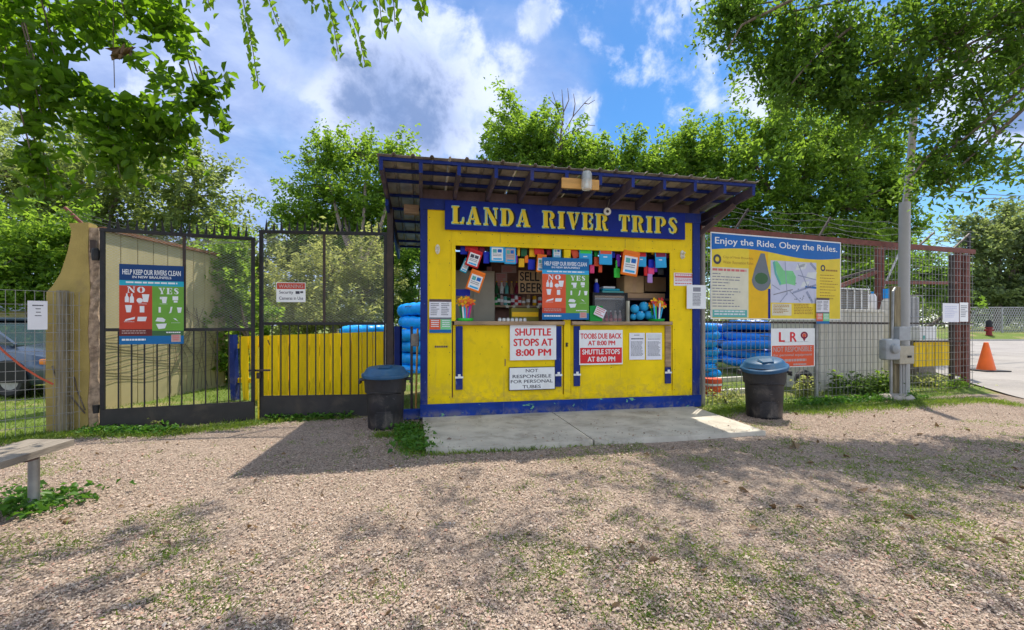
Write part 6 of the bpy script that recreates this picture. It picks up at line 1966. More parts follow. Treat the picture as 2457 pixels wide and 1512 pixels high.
def np_mesh(name, v, f, m, parent=None, **props):
    me = bpy.data.meshes.new(name)
    me.vertices.add(len(v)); me.vertices.foreach_set('co', np.ascontiguousarray(v, np.float32).ravel())
    k = f.shape[1]
    me.loops.add(f.size); me.loops.foreach_set('vertex_index', f.ravel().astype(np.int32))
    me.polygons.add(len(f)); me.polygons.foreach_set('loop_start', (np.arange(len(f)) * k).astype(np.int32))
    me.polygons.foreach_set('loop_total', np.full(len(f), k, np.int32))
    me.materials.append(M[m]); me.update(calc_edges=True)
    o = bpy.data.objects.new(name, me); COL.objects.link(o)
    if parent: o.parent = parent
    for q, w in props.items(): o[q] = w
    return o


def ell(px, py, rx, ry, Y, rd=None):
    """crown lobe seen at (px,py) with radii rx, ry (photo units) standing at distance Y"""
    c = at(px, py, Y); k = Y / F
    return (c.x, c.y, c.z, rx * k, rd if rd else (rx + ry) / 2 * k * .8, ry * k)


def crown(ells, ncl, nleaf, rcl, r, hollow=0.5, spray=0.35):
    """leaf centres gathered in clumps through the lobes; also the clump centres"""
    E = np.array(ells)
    w = (E[:, 3] * E[:, 4] * E[:, 5]) ** .5; w = np.maximum(w, .25 * w.mean()); w /= w.sum()
    idx = r.choice(len(E), ncl, p=w)
    d = r.normal(size=(ncl, 3)); d /= np.linalg.norm(d, axis=1)[:, None]
    rad = r.uniform(hollow ** 3, 1.0, ncl) ** (1 / 3)
    rad *= 1 + 0.16 * r.normal(size=ncl)
    cc = E[idx, :3] + d * rad[:, None] * E[idx, 3:]
    li = r.integers(0, ncl, nleaf)
    sz = r.uniform(0.55, 1.45, ncl)
    # every clump is a spray along a twig that points outwards, rising or hanging
    ax = d + r.normal(size=(ncl, 3)) * .5
    ax[:, 2] += spray
    ax /= np.linalg.norm(ax, axis=1)[:, None]
    t_ = r.uniform(-1, 1, nleaf)
    wid = (1.05 - .55 * np.abs(t_))[:, None]
    R_ = (rcl * sz[li])[:, None]
    pts = cc[li] + ax[li] * t_[:, None] * R_ * 1.25 + r.normal(size=(nleaf, 3)) * R_ * .34 * wid
    return pts, cc, idx


def tree(name, label, cat, base, ells, ncl, nleaf, rcl, lsize, mat_, trunk_r=.2, seed=1, group=None, limbs=.35, width=.5, droop=.2, hollow=.5, fork=None, extra=None, bark='bark', limb_r=None, spray=.35):
    r = np.random.default_rng(seed)
    t = thing(name, label, cat, base, 0, group)
    lr = limb_r or trunk_r
    b = np.array(base)
    pts, cc, idx = crown(ells, ncl, int(nleaf * LEAFY), rcl, r, hollow, spray)
    if extra is not None: pts = np.concatenate([pts, extra])
    pts = pts[pts[:, 2] > 0.0]
    v, f = leaf_arrays(pts - b, lsize, r, droop, width=width)
    np_mesh('crown', v, f, mat_, t)
    # trunk, limbs to each lobe, branches to the clumps
    E = np.array(ells)
    fk = np.array(fork) if fork is not None else np.array([b[0] + (E[:, 0].mean() - b[0]) * .3, b[1] + (E[:, 1].mean() - b[1]) * .3, b[2] + (E[:, 2] - E[:, 5]).mean() * .75 + .3])
    fk[2] = max(fk[2], b[2] + .4)
    mb = MB()
    q = [Vector((0, 0, -.15)), Vector((0, 0, .15)), Vector((fk - b) * .55) + Vector((.04, .03, 0)), Vector(fk - b)]
    mb.tube(q, [trunk_r * 1.35, trunk_r * 1.05, trunk_r * .85, trunk_r * .7], bark, 10)
    mb.build('trunk', t, True)
    mb = MB()
    for e in E:
        c = Vector(e[:3] - b)
        s = Vector(fk - b)
        m_ = s.lerp(c, .5) + Vector((0, 0, -.08 * (c - s).length))
        mb.tube([s, m_, c, c + (c - m_) * .06], [lr * .55, lr * .38, lr * .22, lr * .06], bark, 6)
    nb = int(ncl * limbs)
    for k in r.choice(ncl, nb, replace=False):
        e = E[idx[k]]
        s = Vector(e[:3] - b); c = Vector(cc[k] - b)
        s = s + Vector(r.normal(size=3)) * .1
        m_ = s.lerp(c, .55) + Vector((0, 0, .1 * (c - s).length))
        mb.tube([s, m_, c], [lr * .16, lr * .10, lr * .03], bark, 4, False)
    mb.build('limbs', t, True, kind='stuff')
    return t


LEAFY = 0.92
TG = 'trees beyond the fences'
gz = GZ
# west background
tree('tree', 'tall grey-green tree filling the sky behind the plastered pillar', 'tree', (-17, 17, gz), [ell(90, 430, 190, 120, 16.50), ell(300, 430, 170, 130, 16.50), ell(470, 480, 100, 110, 16.50), ell(180, 560, 220, 90, 16.50), ell(-120, 400, 160, 160, 16.50), ell(540, 560, 50, 70, 15.91)], 330, 42000, 0.648, 0.165, 'leaf_grey', .26, 11, TG)
tree('tree', 'bright green bushy tree low behind the plastered pillar', 'tree', (-12.2, 11.2, gz), [ell(60, 620, 110, 70, 11), ell(-80, 600, 120, 110, 11), ell(140, 560, 70, 50, 11), ell(30, 690, 150, 40, 11)], 130, 16000, .4, .12, 'leaf_green', .14, 12, TG)
# behind the gate
tree('tree', 'yellow-green young tree climbing over the cream wall behind the west gate leaf', 'tree', (-5.4, 9.3, gz), [ell(520, 700, 70, 90, 9.5), ell(560, 620, 45, 60, 9.5), ell(590, 740, 45, 70, 9.6), ell(480, 780, 40, 70, 9.3), ell(550, 850, 50, 70, 9.6)], 110, 9000, .28, .10, 'leaf_green', .06, 13, TG, bark='twig')
tree('shrub', 'silvery sage shrub mass behind the east gate leaf', 'shrub', (-5.5, 14, gz), [ell(700, 700, 80, 80, 13.26), ell(800, 650, 90, 90, 13.74), ell(880, 710, 80, 70, 13.26), ell(760, 760, 130, 40, 12.79), ell(920, 640, 50, 80, 13.97)], 190, 19000, 0.403, 0.116, 'leaf_sage', .07, 14, TG, bark='twig', width=.35)
tree('tree', 'feathery green tree rising between the gate and the kiosk roof', 'tree', (-5.9, 17, gz), [ell(880, 380, 85, 75, 17.00), ell(780, 395, 55, 70, 17.00), ell(960, 380, 40, 50, 17.00), ell(820, 480, 130, 75, 17.00), ell(740, 520, 75, 55, 17.00), ell(930, 500, 80, 90, 17.00), ell(870, 590, 120, 80, 17.00)], 300, 27000, 0.510, 0.149, 'leaf_green', .16, 15, TG, fork=(-4.9, 14, 2.9))
tree('shrub', 'dark leafy shrub in the gap beside the west kiosk post', 'shrub', (-3.1, 15.2, gz), [ell(975, 650, 45, 90, 15), ell(940, 720, 60, 60, 15), ell(1010, 600, 40, 60, 15)], 70, 7000, .4, .12, 'leaf_oak', .07, 16, TG, bark='twig')
tree('tree', 'dark round tree behind the feathery one, low over the yellow board fence', 'tree', (-7.5, 19.0, gz), [ell(640, 640, 110, 80, 19), ell(780, 600, 110, 90, 19), ell(900, 640, 110, 100, 19), ell(560, 700, 90, 80, 19)], 150, 16000, .55, .18, 'leaf_far', .2, 17, TG)
# behind the kiosk roof
tree('tree', 'rounded olive-green tree standing highest behind the kiosk roof', 'tree', (0.3, 19.3, gz), [ell(1245, 320, 68, 82, 19.00), ell(1210, 400, 50, 50, 19.00), ell(1330, 350, 60, 65, 19.00), ell(1290, 430, 100, 50, 19.00), ell(1180, 450, 40, 30, 19.00), ell(1390, 400, 60, 60, 19.00)], 200, 24000, 0.534, 0.161, 'leaf_green', .2, 18, TG)
tree('tree', 'loose light-green tree behind the middle of the kiosk roof', 'tree', (5.4, 18.5, gz), [ell(1450, 390, 60, 55, 18.50), ell(1510, 370, 30, 55, 18.50), ell(1560, 410, 70, 45, 18.50), ell(1420, 450, 90, 40, 18.50), ell(1600, 440, 70, 50, 18.50)], 170, 18000, 0.469, 0.149, 'leaf_green', .16, 19, TG)
tree('tree', 'pointed green tree between the roof corner and the big spreading one', 'tree', (8.2, 19, gz), [ell(1640, 345, 28, 60, 19.00), ell(1620, 400, 70, 60, 19.00), ell(1690, 390, 60, 70, 19.00), ell(1660, 480, 110, 70, 19.00)], 140, 17000, 0.490, 0.155, 'leaf_green', .16, 20, TG)
tree('tree', 'big spreading green tree filling the sky behind the rules board', 'tree', (12.4, 18, gz), [ell(1800, 370, 100, 100, 17.50), ell(1920, 330, 120, 110, 17.50), ell(2040, 380, 110, 110, 17.50), ell(1870, 470, 160, 90, 17.50), ell(2030, 500, 130, 80, 17.50), ell(2120, 470, 60, 110, 17.50), ell(1780, 540, 90, 60, 17.50), ell(1950, 580, 180, 60, 17.50), ell(2140, 590, 50, 50, 17.50)], 430, 56000, 0.544, 0.156, 'leaf_green', .24, 21, TG)
tree('tree', 'small dark tree low behind the rules board and rusty frame', 'tree', (13.5, 21.5, gz), [ell(1760, 630, 110, 60, 21.00), ell(1930, 640, 120, 60, 21.00), ell(2080, 650, 110, 60, 21.00), ell(2210, 650, 60, 60, 21.00), ell(2260, 690, 60, 40, 21.00)], 190, 20000, 0.573, 0.180, 'leaf_oak', .15, 22, TG)
tree('tree', 'round pale-leaved tree beyond the chain-link fence at the east edge', 'tree', (53, 48, gz), [ell(2400, 555, 85, 50, 47.00), ell(2340, 585, 50, 25, 47.00), ell(2480, 540, 90, 60, 47.00), ell(2440, 630, 100, 70, 47.00), ell(2380, 690, 60, 50, 47.00), ell(2520, 660, 100, 90, 47.00)], 220, 22000, 1.356, 0.408, 'leaf_far', .35, 23, TG)
tree('tree', 'low dark tree beyond the chain-link fence above the traffic cone', 'tree', (47, 51, gz), [ell(2360, 700, 60, 45, 50.00), ell(2440, 700, 80, 60, 50.00), ell(2300, 700, 40, 40, 50.00), ell(2540, 700, 90, 70, 50.00)], 90, 9000, 1.290, 0.434, 'leaf_dark', .25, 24, TG)
# bare top in the olive-green tree
r_ = np.random.default_rng(5)
bt = thing('dead_tree', 'bare dead treetop sticking up above the olive-green tree', 'tree', (2.0, 18.6, gz), 0)
mb = MB()
def pb(px, py): return at(px, py, 18.6) - Vector((2.0, 18.6, gz))
mb.tube([Vector((0, 0, -.1)), pb(1350, 430), pb(1345, 330), pb(1352, 270), pb(1348, 215)], [.14, .10, .05, .03, .01], 'bark', 7); mb.build('trunk', bt, True)
for ch in (((1347, 330), (1375, 280), (1402, 248), (1418, 232)), ((1352, 300), (1338, 260), (1325, 220)), ((1375, 280), (1380, 250), (1376, 225)), ((1348, 310), (1325, 275), (1312, 262)), ((1352, 270), (1365, 240), (1362, 212)), ((1402, 248), (1412, 250), (1428, 240)),
           ((1347, 350), (1385, 312), (1410, 300), (1428, 302)), ((1338, 260), (1330, 250), (1318, 238)), ((1290, 330), (1293, 300), (1287, 275)), ((1293, 300), (1300, 285), (1303, 278)), ((1347, 345), (1330, 320), (1318, 312))):
    pts = [pb(*p) for p in ch]
    mb = MB(); mb.tube(pts, [.028 - .018 * i / (len(pts) - 1) for i in range(len(pts))], 'bark', 5); mb.build('branch', bt, True)
# far wood closing the horizon
r = np.random.default_rng(31)
n = 70000
xx = r.uniform(-190, 150, n)
yy = r.uniform(62, 72, n)
top = 7.0 + 1.6 * np.sin(xx * .21) + 1.2 * np.sin(xx * .53 + 1) + .8 * np.sin(xx * 1.1)
c = np.stack([xx, yy, GZ + .2 + top * r.uniform(0, 1, n) ** .7], 1)
v, f = leaf_arrays(c, .62, r, .2)
o = np_mesh('far_wood', v, f, 'leaf_far', kind='stuff')
# hedge behind the car
tree('shrub', 'dark green hedge behind the parked car and gabled shed', 'shrub', (-18, 19.5, gz), [(-24, 19.5, 1.6, 4, 1.2, 1.8), (-17, 19.5, 1.5, 4, 1.2, 1.8), (-11.5, 19.5, 1.6, 3, 1.2, 1.9)], 150, 14000, .5, .2, 'leaf_oak', .1, 33)

# ------------------------------------------------------------------ overhanging trees in the foreground
LT = thing('overhanging_tree', 'near tree with large glossy leaves overhanging the west side and dangling twigs', 'tree', (-7.4, 2.2, GZ), 0)
lb = np.array([-7.4, 2.2, GZ])
r = np.random.default_rng(41)
ELL = [ell(60, 60, 150, 130, 3.6), ell(230, 70, 150, 110, 3.7), ell(370, 60, 65, 95, 3.7), ell(160, 220, 140, 70, 3.6), ell(300, 290, 140, 60, 3.7), ell(440, 250, 100, 85, 3.8), ell(500, 215, 50, 60, 3.8), ell(30, 180, 90, 80, 3.5), ell(390, 330, 110, 35, 3.8), ell(235, 345, 90, 40, 3.7),
       ell(-160, 60, 200, 200, 3.6), ell(80, 330, 22, 60, 3.5), ell(95, 410, 20, 45, 3.5), ell(310, 420, 22, 45, 3.7), ell(290, 380, 40, 30, 3.7)]
OVER = [(-3.2, 2.9, 4.9, 1.5, 1.2, .7), (-1.8, 3.2, 5.3, 1.4, 1.0, .6), (-4.6, 2.4, 5.4, 1.6, 1.4, .8), (-.6, 2.6, 5.6, 1.2, .9, .5), (-3.4, 1.2, 5.6, 1.5, 1.2, .7), (-1.2, 1.4, 6.0, 1.4, 1.1, .6), (-.4, 3.9, 5.8, .8, .5, .4), (-1.4, 4.0, 5.6, .8, .45, .35), (.7, 3.5, 6.0, .8, .5, .4)]
pts, cc, idx = crown(ELL, 170, 5000, .20, r, .35, -.6)
keep = ~((pts[:, 1] < 2.6))
pts = pts[keep]
# a window of sky through the leaves
pxs = CX + pts[:, 0] / pts[:, 1] * F; pys = HY - (pts[:, 2] - H) / pts[:, 1] * F
hole = (((pxs - 255) / 50) ** 2 + ((pys - 165) / 55) ** 2 < 1) | (((pxs - 20) / 32) ** 2 + ((pys - 290) / 40) ** 2 < 1) | (((pxs - 305) / 60) ** 2 + ((pys - 195) / 32) ** 2 < 1)
pts = pts[~hole]
own, rest = pts[:170], pts[170:]
v, f = leaf_arrays(rest - lb, .092, r, .55, six=True, width=.52)
o = np_mesh('foliage', v, f, 'leaf_near', LT, kind='stuff')
pts2, cc2, idx2 = crown(OVER, 190, 6800, .34, r, .2)
pys2 = HY - (pts2[:, 2] - H) / np.maximum(pts2[:, 1], .3) * F
pts2 = pts2[pys2 < -25]
v, f = leaf_arrays(pts2 - lb, .115, r, .5, six=True, width=.52)
np_mesh('crown', v, f, 'leaf_near', LT)
# single leaves one can pick out
lv, lf = leaf_arrays(np.zeros((1, 3)), .095, np.random.default_rng(2), 0, six=True, width=.52, axis=np.array([[0.0, 0, -2.5]]))
lv *= .095 / np.ptp(lv, axis=0).max()
leaf_me = np_mesh('leaf', lv, lf, 'leaf_near', LT).data
bpy.data.objects.remove(bpy.data.objects['leaf'])
lv2, lf2 = leaf_arrays(np.zeros((1, 3)), .095, np.random.default_rng(3), 0, six=True, width=.55, axis=np.array([[0.0, 0, -2.5]]))
lv2 *= .095 / np.ptp(lv2, axis=0).max()
leaf_me2 = np_mesh('leaf', lv2, lf2, 'leaf_bright', LT).data
bpy.data.objects.remove(bpy.data.objects['leaf'])
rr = random.Random(9)
for p in own:
    link('leaf', leaf_me, LT, tuple(p - lb), (R(rr.uniform(-50, 50)), R(rr.uniform(-50, 50)), rr.uniform(0, 6.28)), (rr.uniform(.75, 1.25),) * 3)
# trunk and limbs
mb = MB(); mb.tube([(0, 0, -.2), (0, 0, .2), (.15, .05, 1.6), (.5, .2, 3.0)], [.38, .30, .25, .22], 'bark', 12); mb.build('trunk', LT, True)
mb = MB()
fk = Vector((.5, .2, 3.0))
for e in OVER:
    c = Vector(np.array(e[:3]) - lb); m_ = fk.lerp(c, .5) + Vector((0, 0, .6))
    mb.tube([fk, m_, c], [.05, .022, .008], 'bark', 6)
for k in range(0, len(cc), 2):
    hx, hy = CX + cc[k][0] / cc[k][1] * F, HY - (cc[k][2] - H) / cc[k][1] * F
    if 150 < hx < 430 and 90 < hy < 330: continue
    s = Vector(np.array(ELL[idx[k]][:3]) - lb); c = Vector(cc[k] - lb)
    mb.tube([c + Vector((-.12, .02, .42)), c + Vector((-.03, .0, .15)), c + Vector((.03, 0, -.12))], [.006, .005, .002], 'twig', 4, False)
mb.build('limbs', LT, True, kind='stuff')
# twigs dangling against the sky: (photo points top to bottom, distance)
TW = [(((575, -60), (590, 40), (605, 110), (620, 205)), 4.1, 34), (((630, -50), (655, 25), (680, 95)), 4.1, 14), (((700, -50), (730, -20), (758, 16)), 4.0, 7), (((490, -60), (497, -10), (505, 25)), 4.0, 8), (((765, -60), (785, 0), (800, 60), (812, 130)), 4.1, 26),
      (((800, -60), (840, 30), (862, 90), (876, 155)), 4.1, 20), (((905, -50), (912, 20), (918, 82)), 3.8, 8), (((935, -50), (945, 10), (948, 62)), 3.8, 8), (((990, -50), (1010, 0), (1020, 38)), 3.6, 7), (((845, -40), (855, 0), (870, 20)), 4.0, 5)]
for ch, Y, nl in TW:
    nl = int(nl * 1.6)
    P = [at(px, py, Y) - Vector(lb) for px, py in ch]
    mb = MB(); mb.tube([P[0] + Vector((-.15, -.1, .5))] + P, [.006] * 2 + [.004] * (len(P) - 1), 'twig', 5)
    tw = mb.build('dangling_twig', LT, True)
    for i in range(nl):
        t_ = (i + rr.random()) / nl * (len(P) - 1)
        k = min(int(t_), len(P) - 2)
        q = P[k].lerp(P[k + 1], t_ - k)
        dr = (P[k + 1] - P[k]).normalized()
        s_ = rr.uniform(.6, .95) * (1.35 if Y < 3.9 else 1.0)
        sd = 1 if i % 2 else -1
        link('leaf', leaf_me2, tw, q + Vector((sd * .03, rr.uniform(-.03, .03), -.03)), (R(rr.uniform(-35, 35)), R(sd * rr.uniform(5, 45)), rr.uniform(0, 6.28)), (s_, s_, s_))
# withered cluster on a hanging string
mb = MB(); q = at(272, 100, 3.6) - Vector(lb); mb.tube([q + Vector((0, 0, .35)), q, q + Vector((.01, 0, -.38))], .003, 'bark', 4); mb.build('bare_stem', LT)
c = np.array([list(at(276 + 9 * (i % 5), 118 + 7 * (i % 4), 3.6)) for i in range(14)])
v, f = leaf_arrays(c - lb, .09, r, 1.2, six=True, width=.3); np_mesh('withered_leaves', v, f, 'dry_leaf', LT, kind='stuff')
# low sprays on the west tree, sunlight put into a brighter leaf colour
c = np.concatenate([np.array([list(at(75 + r.normal() * 16, 330 + i * 5.2, 3.5)) for i in range(26)]), np.array([list(at(300 + r.normal() * 13 + i * .9, 345 + i * 4.6, 3.7)) for i in range(26)])])
v, f = leaf_arrays(c - lb, .105, r, .7, six=True, width=.55); np_mesh('sun_tinted_spray', v, f, 'leaf_bright', LT, kind='stuff')

# big shade tree to the east: small leaves in hanging sprays
RT = (9.2, 4.6, GZ)
RELL = [ell(1790, 50, 90, 60, 6.6), ell(1760, 20, 60, 60, 6.6), ell(1890, 110, 110, 90, 6.6), ell(2010, 120, 130, 120, 6.4), ell(2140, 110, 130, 120, 6.2), ell(2290, 90, 130, 120, 6.0), ell(2420, 70, 110, 110, 6.0), ell(1930, 220, 90, 70, 6.6), ell(2060, 240, 110, 70, 6.4), ell(2200, 215, 90, 60, 6.2),
        ell(1880, 190, 60, 60, 6.8), ell(2090, 300, 45, 35, 6.4), ell(2360, 230, 50, 60, 6.1), ell(2430, 200, 40, 60, 6.1), ell(2245, 390, 42, 36, 6.2), ell(2310, 340, 45, 35, 6.2), ell(2330, 385, 50, 28, 6.2), ell(2410, 395, 35, 20, 6.2), ell(2260, 440, 40, 25, 6.2)]
ROV = [(3.2, 6.2, 6.9, 1.3, 1.1, .6), (4.8, 6.0, 6.6, 1.4, 1.2, .8), (6.4, 5.6, 6.3, 1.4, 1.3, .9), (1.6, 5.4, 6.8, 1.2, .9, .5), (3.0, 4.6, 6.6, 1.4, 1.1, .7), (4.6, 4.2, 6.4, 1.5, 1.2, .8), (6.4, 3.8, 6.4, 1.6, 1.3, .9), (.6, 4.0, 6.9, 1.2, 1.0, .5), (2.0, 3.3, 6.9, 1.3, 1.0, .6),
       (7.8, 6.6, 6.0, 1.3, 1.3, 1.0), (4.0, 3.0, 7.0, 1.5, 1.0, .6), (-.2, 5.6, 7.3, .9, .8, .4), (9.4, 5.6, 6.2, 1.6, 1.6, 1.2), (8.4, 4.2, 6.6, 1.6, 1.4, 1.0)]
rs = np.random.default_rng(51)
ptsR, ccR, idR = crown(ROV, 330, 15000, .40, rs, .15)
py_ = HY - (ptsR[:, 2] - H) / ptsR[:, 1] * F; px_ = CX + ptsR[:, 0] / ptsR[:, 1] * F
ptsR = ptsR[(py_ < -20) | (px_ > 2480)]
tree('overhanging_tree', 'large shade tree with small dark leaves overhanging the east side', 'tree', RT, RELL, 440, 22500, .30, .088, 'leaf_oak', .34, 52, None, .4, .42, .75, .1, fork=(8.6, 5.2, 6.9), extra=ptsR, limb_r=.05, spray=-.75)
RTo = [o for o in bpy.data.objects if o.get('label', '').startswith('large shade tree')][0]
mb = MB()
for ch in (((2330, 190), (2375, 280), (2350, 325), (2335, 350)), ((2375, 280), (2390, 310), (2378, 370), (2420, 400)), ((2280, 60), (2210, 130), (2160, 200)), ((2300, 330), (2260, 400), (2285, 455)), ((2250, 350), (2215, 390), (2190, 420)), ((1900, 0), (1780, 60), (1745, 120)), ((2050, 60), (1960, 130), (1900, 200))):
    mb.tube([at(px, py, 6.15) - Vector(RT) for px, py in ch], [.022, .016, .011, .006][:len(ch)], 'bark', 6)
mb.build('hanging_branch', RTo, True, kind='stuff')

# ------------------------------------------------------------------ ground litter, grass and weeds
r = np.random.default_rng(61)


def in_view(x, y, pad=.4):
    return np.abs(x) < y * 1.2 + pad


n = 430000
y = 1.35 + (8.6 - 1.35) * r.random(n) ** 1.25
x = (r.random(n) * 2 - 1) * (y * 1.2 + .3)
k = lawn_mask(x, y) < r.uniform(.35, .6, n)
k &= ~((x > 8.6) & (y > 6))
# clear of the concrete pad
cu, cv = (x - HUT.O.x) * HUT.c + (y - HUT.O.y) * HUT.s, -(x - HUT.O.x) * HUT.s + (y - HUT.O.y) * HUT.c
k &= ~((cu > -.02) & (cu < 4.15) & (cv > -1.66))
k &= ~((cu > 0) & (cu < 4.2) & (cv > -1.7) & (cv < 3))
worn = np.sin(1.1 * x + 1.7 * np.sin(.9 * y + 1)) + np.sin(1.9 * y - .7 * x + 2) + .5 * np.sin(4.1 * x + 3.3 * y)
k &= r.random(n) < np.clip(.78 - .30 * worn, .22, 1)
x, y = x[k], y[k]
c = np.stack([x, y, ground_z(x, y) + .004 + .010 * r.random(len(x))], 1)
ax = r.normal(size=(len(x), 3)); ax[:, 2] *= .15
def chip_mesh(name, c, size, mat_, ax, width):
    n = len(c)
    a = ax / np.linalg.norm(ax, axis=1)[:, None]
    up = r.normal(size=(n, 3)) * .34; up[:, 2] += 1
    b = np.cross(a, up); b /= np.linalg.norm(b, axis=1)[:, None]
    nn = np.cross(b, a)
    L = size * r.lognormal(0, .38, n); W = L * width * r.uniform(.6, 1.4, n)
    hl, hw, t = a * (L / 2)[:, None], b * (W / 2)[:, None], nn * (W * .35)[:, None]
    P = np.stack([c - hl, c + hw + t * .2, c + hl, c - hw + t * .2, c + t], 1)
    F_ = np.array([[0, 1, 4], [1, 2, 4], [2, 3, 4], [3, 0, 4]])
    return np_mesh(name, P.reshape(-1, 3), (F_[None] + (np.arange(n) * 5)[:, None, None]).reshape(-1, 3), mat_, kind='stuff')


def chipmat(name, stops):
    m = bpy.data.materials.new(name); m.use_nodes = True
    t = NT(m.node_tree)
    g = t.node('ShaderNodeNewGeometry').outputs['Random Per Island']
    cr = t.node('ShaderNodeValToRGB', {0: g})
    e = cr.color_ramp.elements
    e[0].position, e[0].color = 0, (*stops[0], 1)
    e[1].position, e[1].color = 1, (*stops[-1], 1)
    for i in range(1, len(stops) - 1):
        q = e.new(i / (len(stops) - 1)); q.color = (*stops[i], 1)
    b = t.node('ShaderNodeBsdfPrincipled', {'Base Color': cr.outputs[0], 'Roughness': .85, 'Specular IOR Level': .2})
    t.node('ShaderNodeOutputMaterial', {0: b.outputs[0]})
    M[name] = m


chipmat('wood_chip', [(.11, .075, .057), (.21, .155, .12), (.32, .243, .185), (.39, .30, .232), (.43, .335, .263), (.48, .38, .30), (.57, .47, .385), (.38, .21, .15), (.37, .34, .31)])
chip_mesh('wood_chips', c, .0115, 'wood_chip', ax, .62)


n = 420
su = r.uniform(.05, 4.0, n); sv = -1.6 + 1.55 * r.random(n) ** 2.2
sx, sy = HUT.O.x + su * HUT.c - sv * HUT.s, HUT.O.y + su * HUT.s + sv * HUT.c
cs = np.stack([sx, sy, np.full(n, .005)], 1)
axs = r.normal(size=(n, 3)); axs[:, 2] *= .1
chip_mesh('spilled_chips', cs, .018, 'wood_chip', axs, .6)


def blades(name, px_, py_, hgt, mat_, lean=.5, width=.10):
    n = len(px_)
    h = hgt * r.uniform(.5, 1.3, n)
    a = r.normal(size=(n, 3)) * lean; a[:, 2] = 1
    a /= np.linalg.norm(a, axis=1)[:, None]
    b = np.cross(a, r.normal(size=(n, 3))); b /= np.linalg.norm(b, axis=1)[:, None]
    w = (h * width)[:, None]
    base = np.stack([px_, py_, ground_z(px_, py_) - .005], 1)
    mid = base + a * (h * .6)[:, None]
    tip = base + a * h[:, None] + np.stack([a[:, 0], a[:, 1], -np.abs(a[:, 0]) * .5], 1) * (h * .35)[:, None]
    P = np.stack([base - b * w * .5, base + b * w * .5, mid + b * w * .4, tip, mid - b * w * .4], 1)
    F_ = np.array([[0, 1, 2], [0, 2, 4], [4, 2, 3]])
    return np_mesh(name, P.reshape(-1, 3), (F_[None] + (np.arange(n) * 5)[:, None, None]).reshape(-1, 3), mat_, kind='stuff')


# lawn behind gate and fences
n = 60000
y = 4.6 + 10.5 * r.random(n) ** 1.6; x = (r.random(n) * 2 - 1) * (y * 1.2 + .3)
cu, cv = (x - HUT.O.x) * HUT.c + (y - HUT.O.y) * HUT.s, -(x - HUT.O.x) * HUT.s + (y - HUT.O.y) * HUT.c
k = (lawn_mask(x, y) > r.uniform(.35, .75, n)) & ~((cu > -.05) & (cu < 4.25) & (cv > -1.7) & (cv < 3)) & ~((x > 8.9) & (y < 40) & (x - 8.9 > (y - 7) * .55 - 1))
blades('lawn_grass', x[k], y[k], .075, 'grass_blade')
# verge strips and tufts: polylines in photo pixels on the ground, with half-width in metres
def strip_pts(line, hw, n):
    P = [gp(*p) for p in line]
    out = []
    L = [0]
    for i in range(len(P) - 1): L.append(L[-1] + (P[i + 1] - P[i]).length)
    d = r.random(n) * L[-1]
    i = np.clip(np.searchsorted(L, d) - 1, 0, len(P) - 2)
    A = np.array([list(p)[:2] for p in P])
    t = (d - np.array(L)[i]) / np.array([L[k + 1] - L[k] for k in range(len(L) - 1)])[i]
    q = A[i] + (A[i + 1] - A[i]) * t[:, None] + r.normal(size=(n, 2)) * hw
    return q[:, 0], q[:, 1]


gx, gy = [], []
for line, hw, n in (([(190, 1045), (400, 1040), (620, 1018)], .10, 3800), ([(630, 1012), (760, 1004), (860, 1002)], .05, 1600), ([(985, 1030), (1000, 1062), (1010, 1090)], .10, 2600), ([(900, 1048), (990, 1050)], .06, 700), ([(1692, 1000), (1760, 985), (1900, 975)], .12, 3200),
                    ([(1900, 990), (2100, 975), (2240, 965)], .16, 5200), ([(2240, 968), (2360, 960), (2450, 975)], .12, 2200), ([(1030, 1096), (1250, 1080), (1500, 1062)], .025, 500), ([(0, 1062), (170, 1045)], .12, 2500)):
    a, b = strip_pts(line, hw, n); gx.append(a); gy.append(b)
gx, gy = np.concatenate(gx), np.concatenate(gy)
blades('verge_grass', gx, gy, .065, 'grass_blade', .7, .13)
# broad-leaved weeds
wx, wy = [], []
for line, hw, n in (([(0, 1235), (95, 1222), (165, 1203)], .12, 420), ([(0, 1200), (80, 1195)], .08, 90), ([(975, 1030), (990, 1070), (1010, 1092)], .10, 900), ([(200, 1042), (420, 1038)], .08, 700), ([(1920, 972), (2060, 962), (2200, 955)], .12, 1500), ([(640, 1010), (840, 1004)], .05, 400)):
    a, b = strip_pts(line, hw, n); wx.append(a); wy.append(b)
wx, wy = np.concatenate(wx), np.concatenate(wy)
c = np.stack([wx, wy, ground_z(wx, wy) + r.uniform(.0, .09, len(wx))], 1)
v, f = leaf_arrays(c, .05, r, -.1, width=.6); np_mesh('weeds', v, f, 'weed_leaf', kind='stuff')
# sparse tufts through the mulch, denser towards the south-east
n = 13000
y = 1.35 + 4.6 * r.random(n) ** 1.1; x = (r.random(n) * 2 - 1) * (y * 1.2 + .2)
nz = np.sin(x * 2.3 + 1.1 * np.sin(y * 2.7)) + np.sin(y * 3.3 + 1.3 * np.sin(x * 1.7 + 2)) + .6 * np.sin(6.1 * x + 5.3 * y)
k = r.random(n) < np.clip((nz * .45 + .7 * np.sin(5.7 * x - 4.9 * y + 2 * np.sin(3 * x)) * .35 + np.clip(x, -1.5, 2.5) * .22 - np.clip(y - 2.6, 0, 4) * .22 + .10), .04, .66)
tx, ty = x[k], y[k]
tx = np.repeat(tx, 12) + r.normal(size=len(tx) * 12) * .034; ty = np.repeat(ty, 12) + r.normal(size=len(ty) * 12) * .034
blades('grass_tufts', tx, ty, .036, 'grass_blade', 1.1, .15)
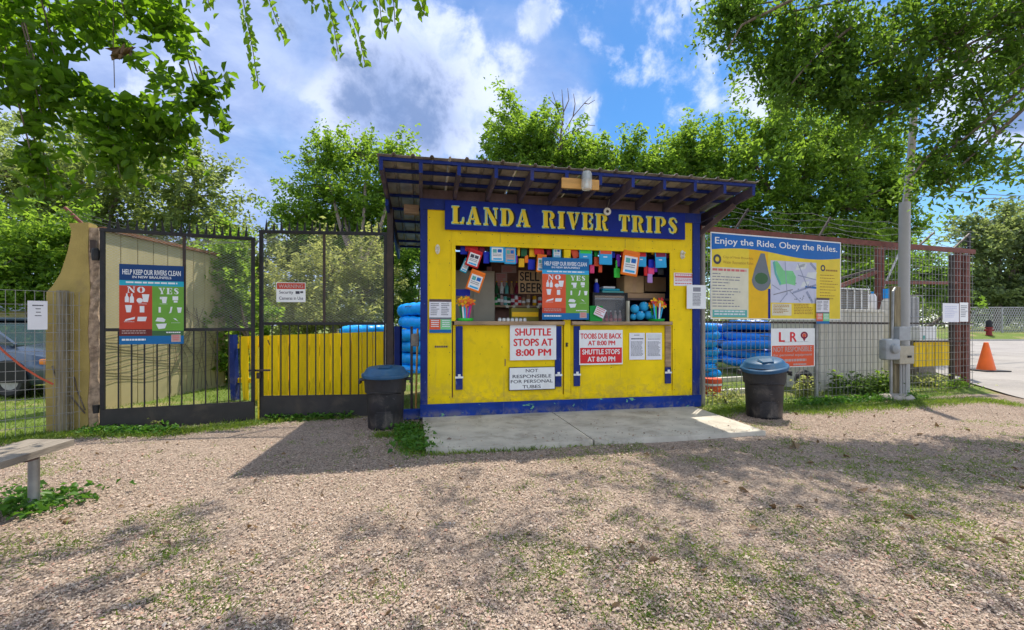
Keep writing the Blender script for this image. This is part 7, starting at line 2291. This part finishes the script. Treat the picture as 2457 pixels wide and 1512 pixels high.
# fallen leaves
n = 230
y = 1.5 + 5 * r.random(n); x = (r.random(n) * 2 - 1) * y * 1.2
k = lawn_mask(x, y) < .4
c = np.stack([x, y, ground_z(x, y) + .018], 1)[k]
ax = r.normal(size=(len(c), 3)); ax[:, 2] *= .15
v, f = leaf_arrays(c, .055, r, 0, width=.5, axis=ax); np_mesh('fallen_leaves', v, f, 'dry_leaf', kind='stuff')
p = gp(1898, 1078)
c = np.array([[p.x + .03 * i, p.y + .01 * i, GZ + .03 + .01 * i] for i in range(3)])
v, f = leaf_arrays(c, .12, r, 0, width=.6); tag(np_mesh('curled_leaf', v, f, 'dry_leaf'), 'curled brown dead leaf lying alone on the mulch in front of the tipped-lid bin', 'leaf')

# shrubs and weeds against the store box and post
def weed(px, py, ht_px, w_px, n, mat_, label, name='weed_plant', Y=None, ls=.07):
    p = gp(px, py) if Y is None else Vector(((px - CX) / F * Y, Y, GZ))
    k = p.y / F
    t = thing(name, label, 'plant', (p.x, p.y, GZ), 0, 'weeds along the wire fence')
    h, w = ht_px * k, w_px * k
    q = r.normal(size=(n, 3)) * np.array([w * .5, w * .35, h * .28]); q[:, 2] = np.abs(q[:, 2] + h * .45) * .95
    v, f = leaf_arrays(q, ls, r, .1, width=.5); np_mesh('foliage', v, f, mat_, t)
    mb = MB()
    for i in range(7): mb.tube([(r.normal() * w * .1, 0, -.03), (r.normal() * w * .3, r.normal() * w * .2, h * r.uniform(.5, .95))], .006, 'twig', 4)
    mb.build('stem', t, True, kind='stuff')


weed(2075, 946, 48, 60, 900, 'leaf_dark', 'dark bushy weed at the foot of the store box beside the meter post')
weed(2118, 944, 52, 24, 420, 'leaf_green', 'light green weed between the dark bush and the meter post')
weed(2006, 948, 60, 14, 200, 'leaf_green', 'tall thin yellow-green weed against the ribbed store box')
weed(1932, 952, 46, 26, 300, 'leaf_sage', 'pale leafy weed beside the tipped-lid bin under the L R sign')
weed(1738, 968, 40, 60, 500, 'leaf_sage', 'sprawling pale weed between the kiosk corner and the bin', ls=.05)
weed(2230, 926, 30, 60, 600, 'leaf_sage', 'low greyish weed under the yellow ribbed sheet')
weed(2290, 932, 24, 40, 300, 'leaf_oak', 'low dark weed at the foot of the rusty end post', ls=.05)
weed(215, 1030, 18, 14, 60, 'weed_leaf', 'small green weed at the foot of the plastered pillar', ls=.05)
weed(372, 1030, 22, 14, 60, 'leaf_sage', 'small pale weed against the west kick plate', ls=.05)
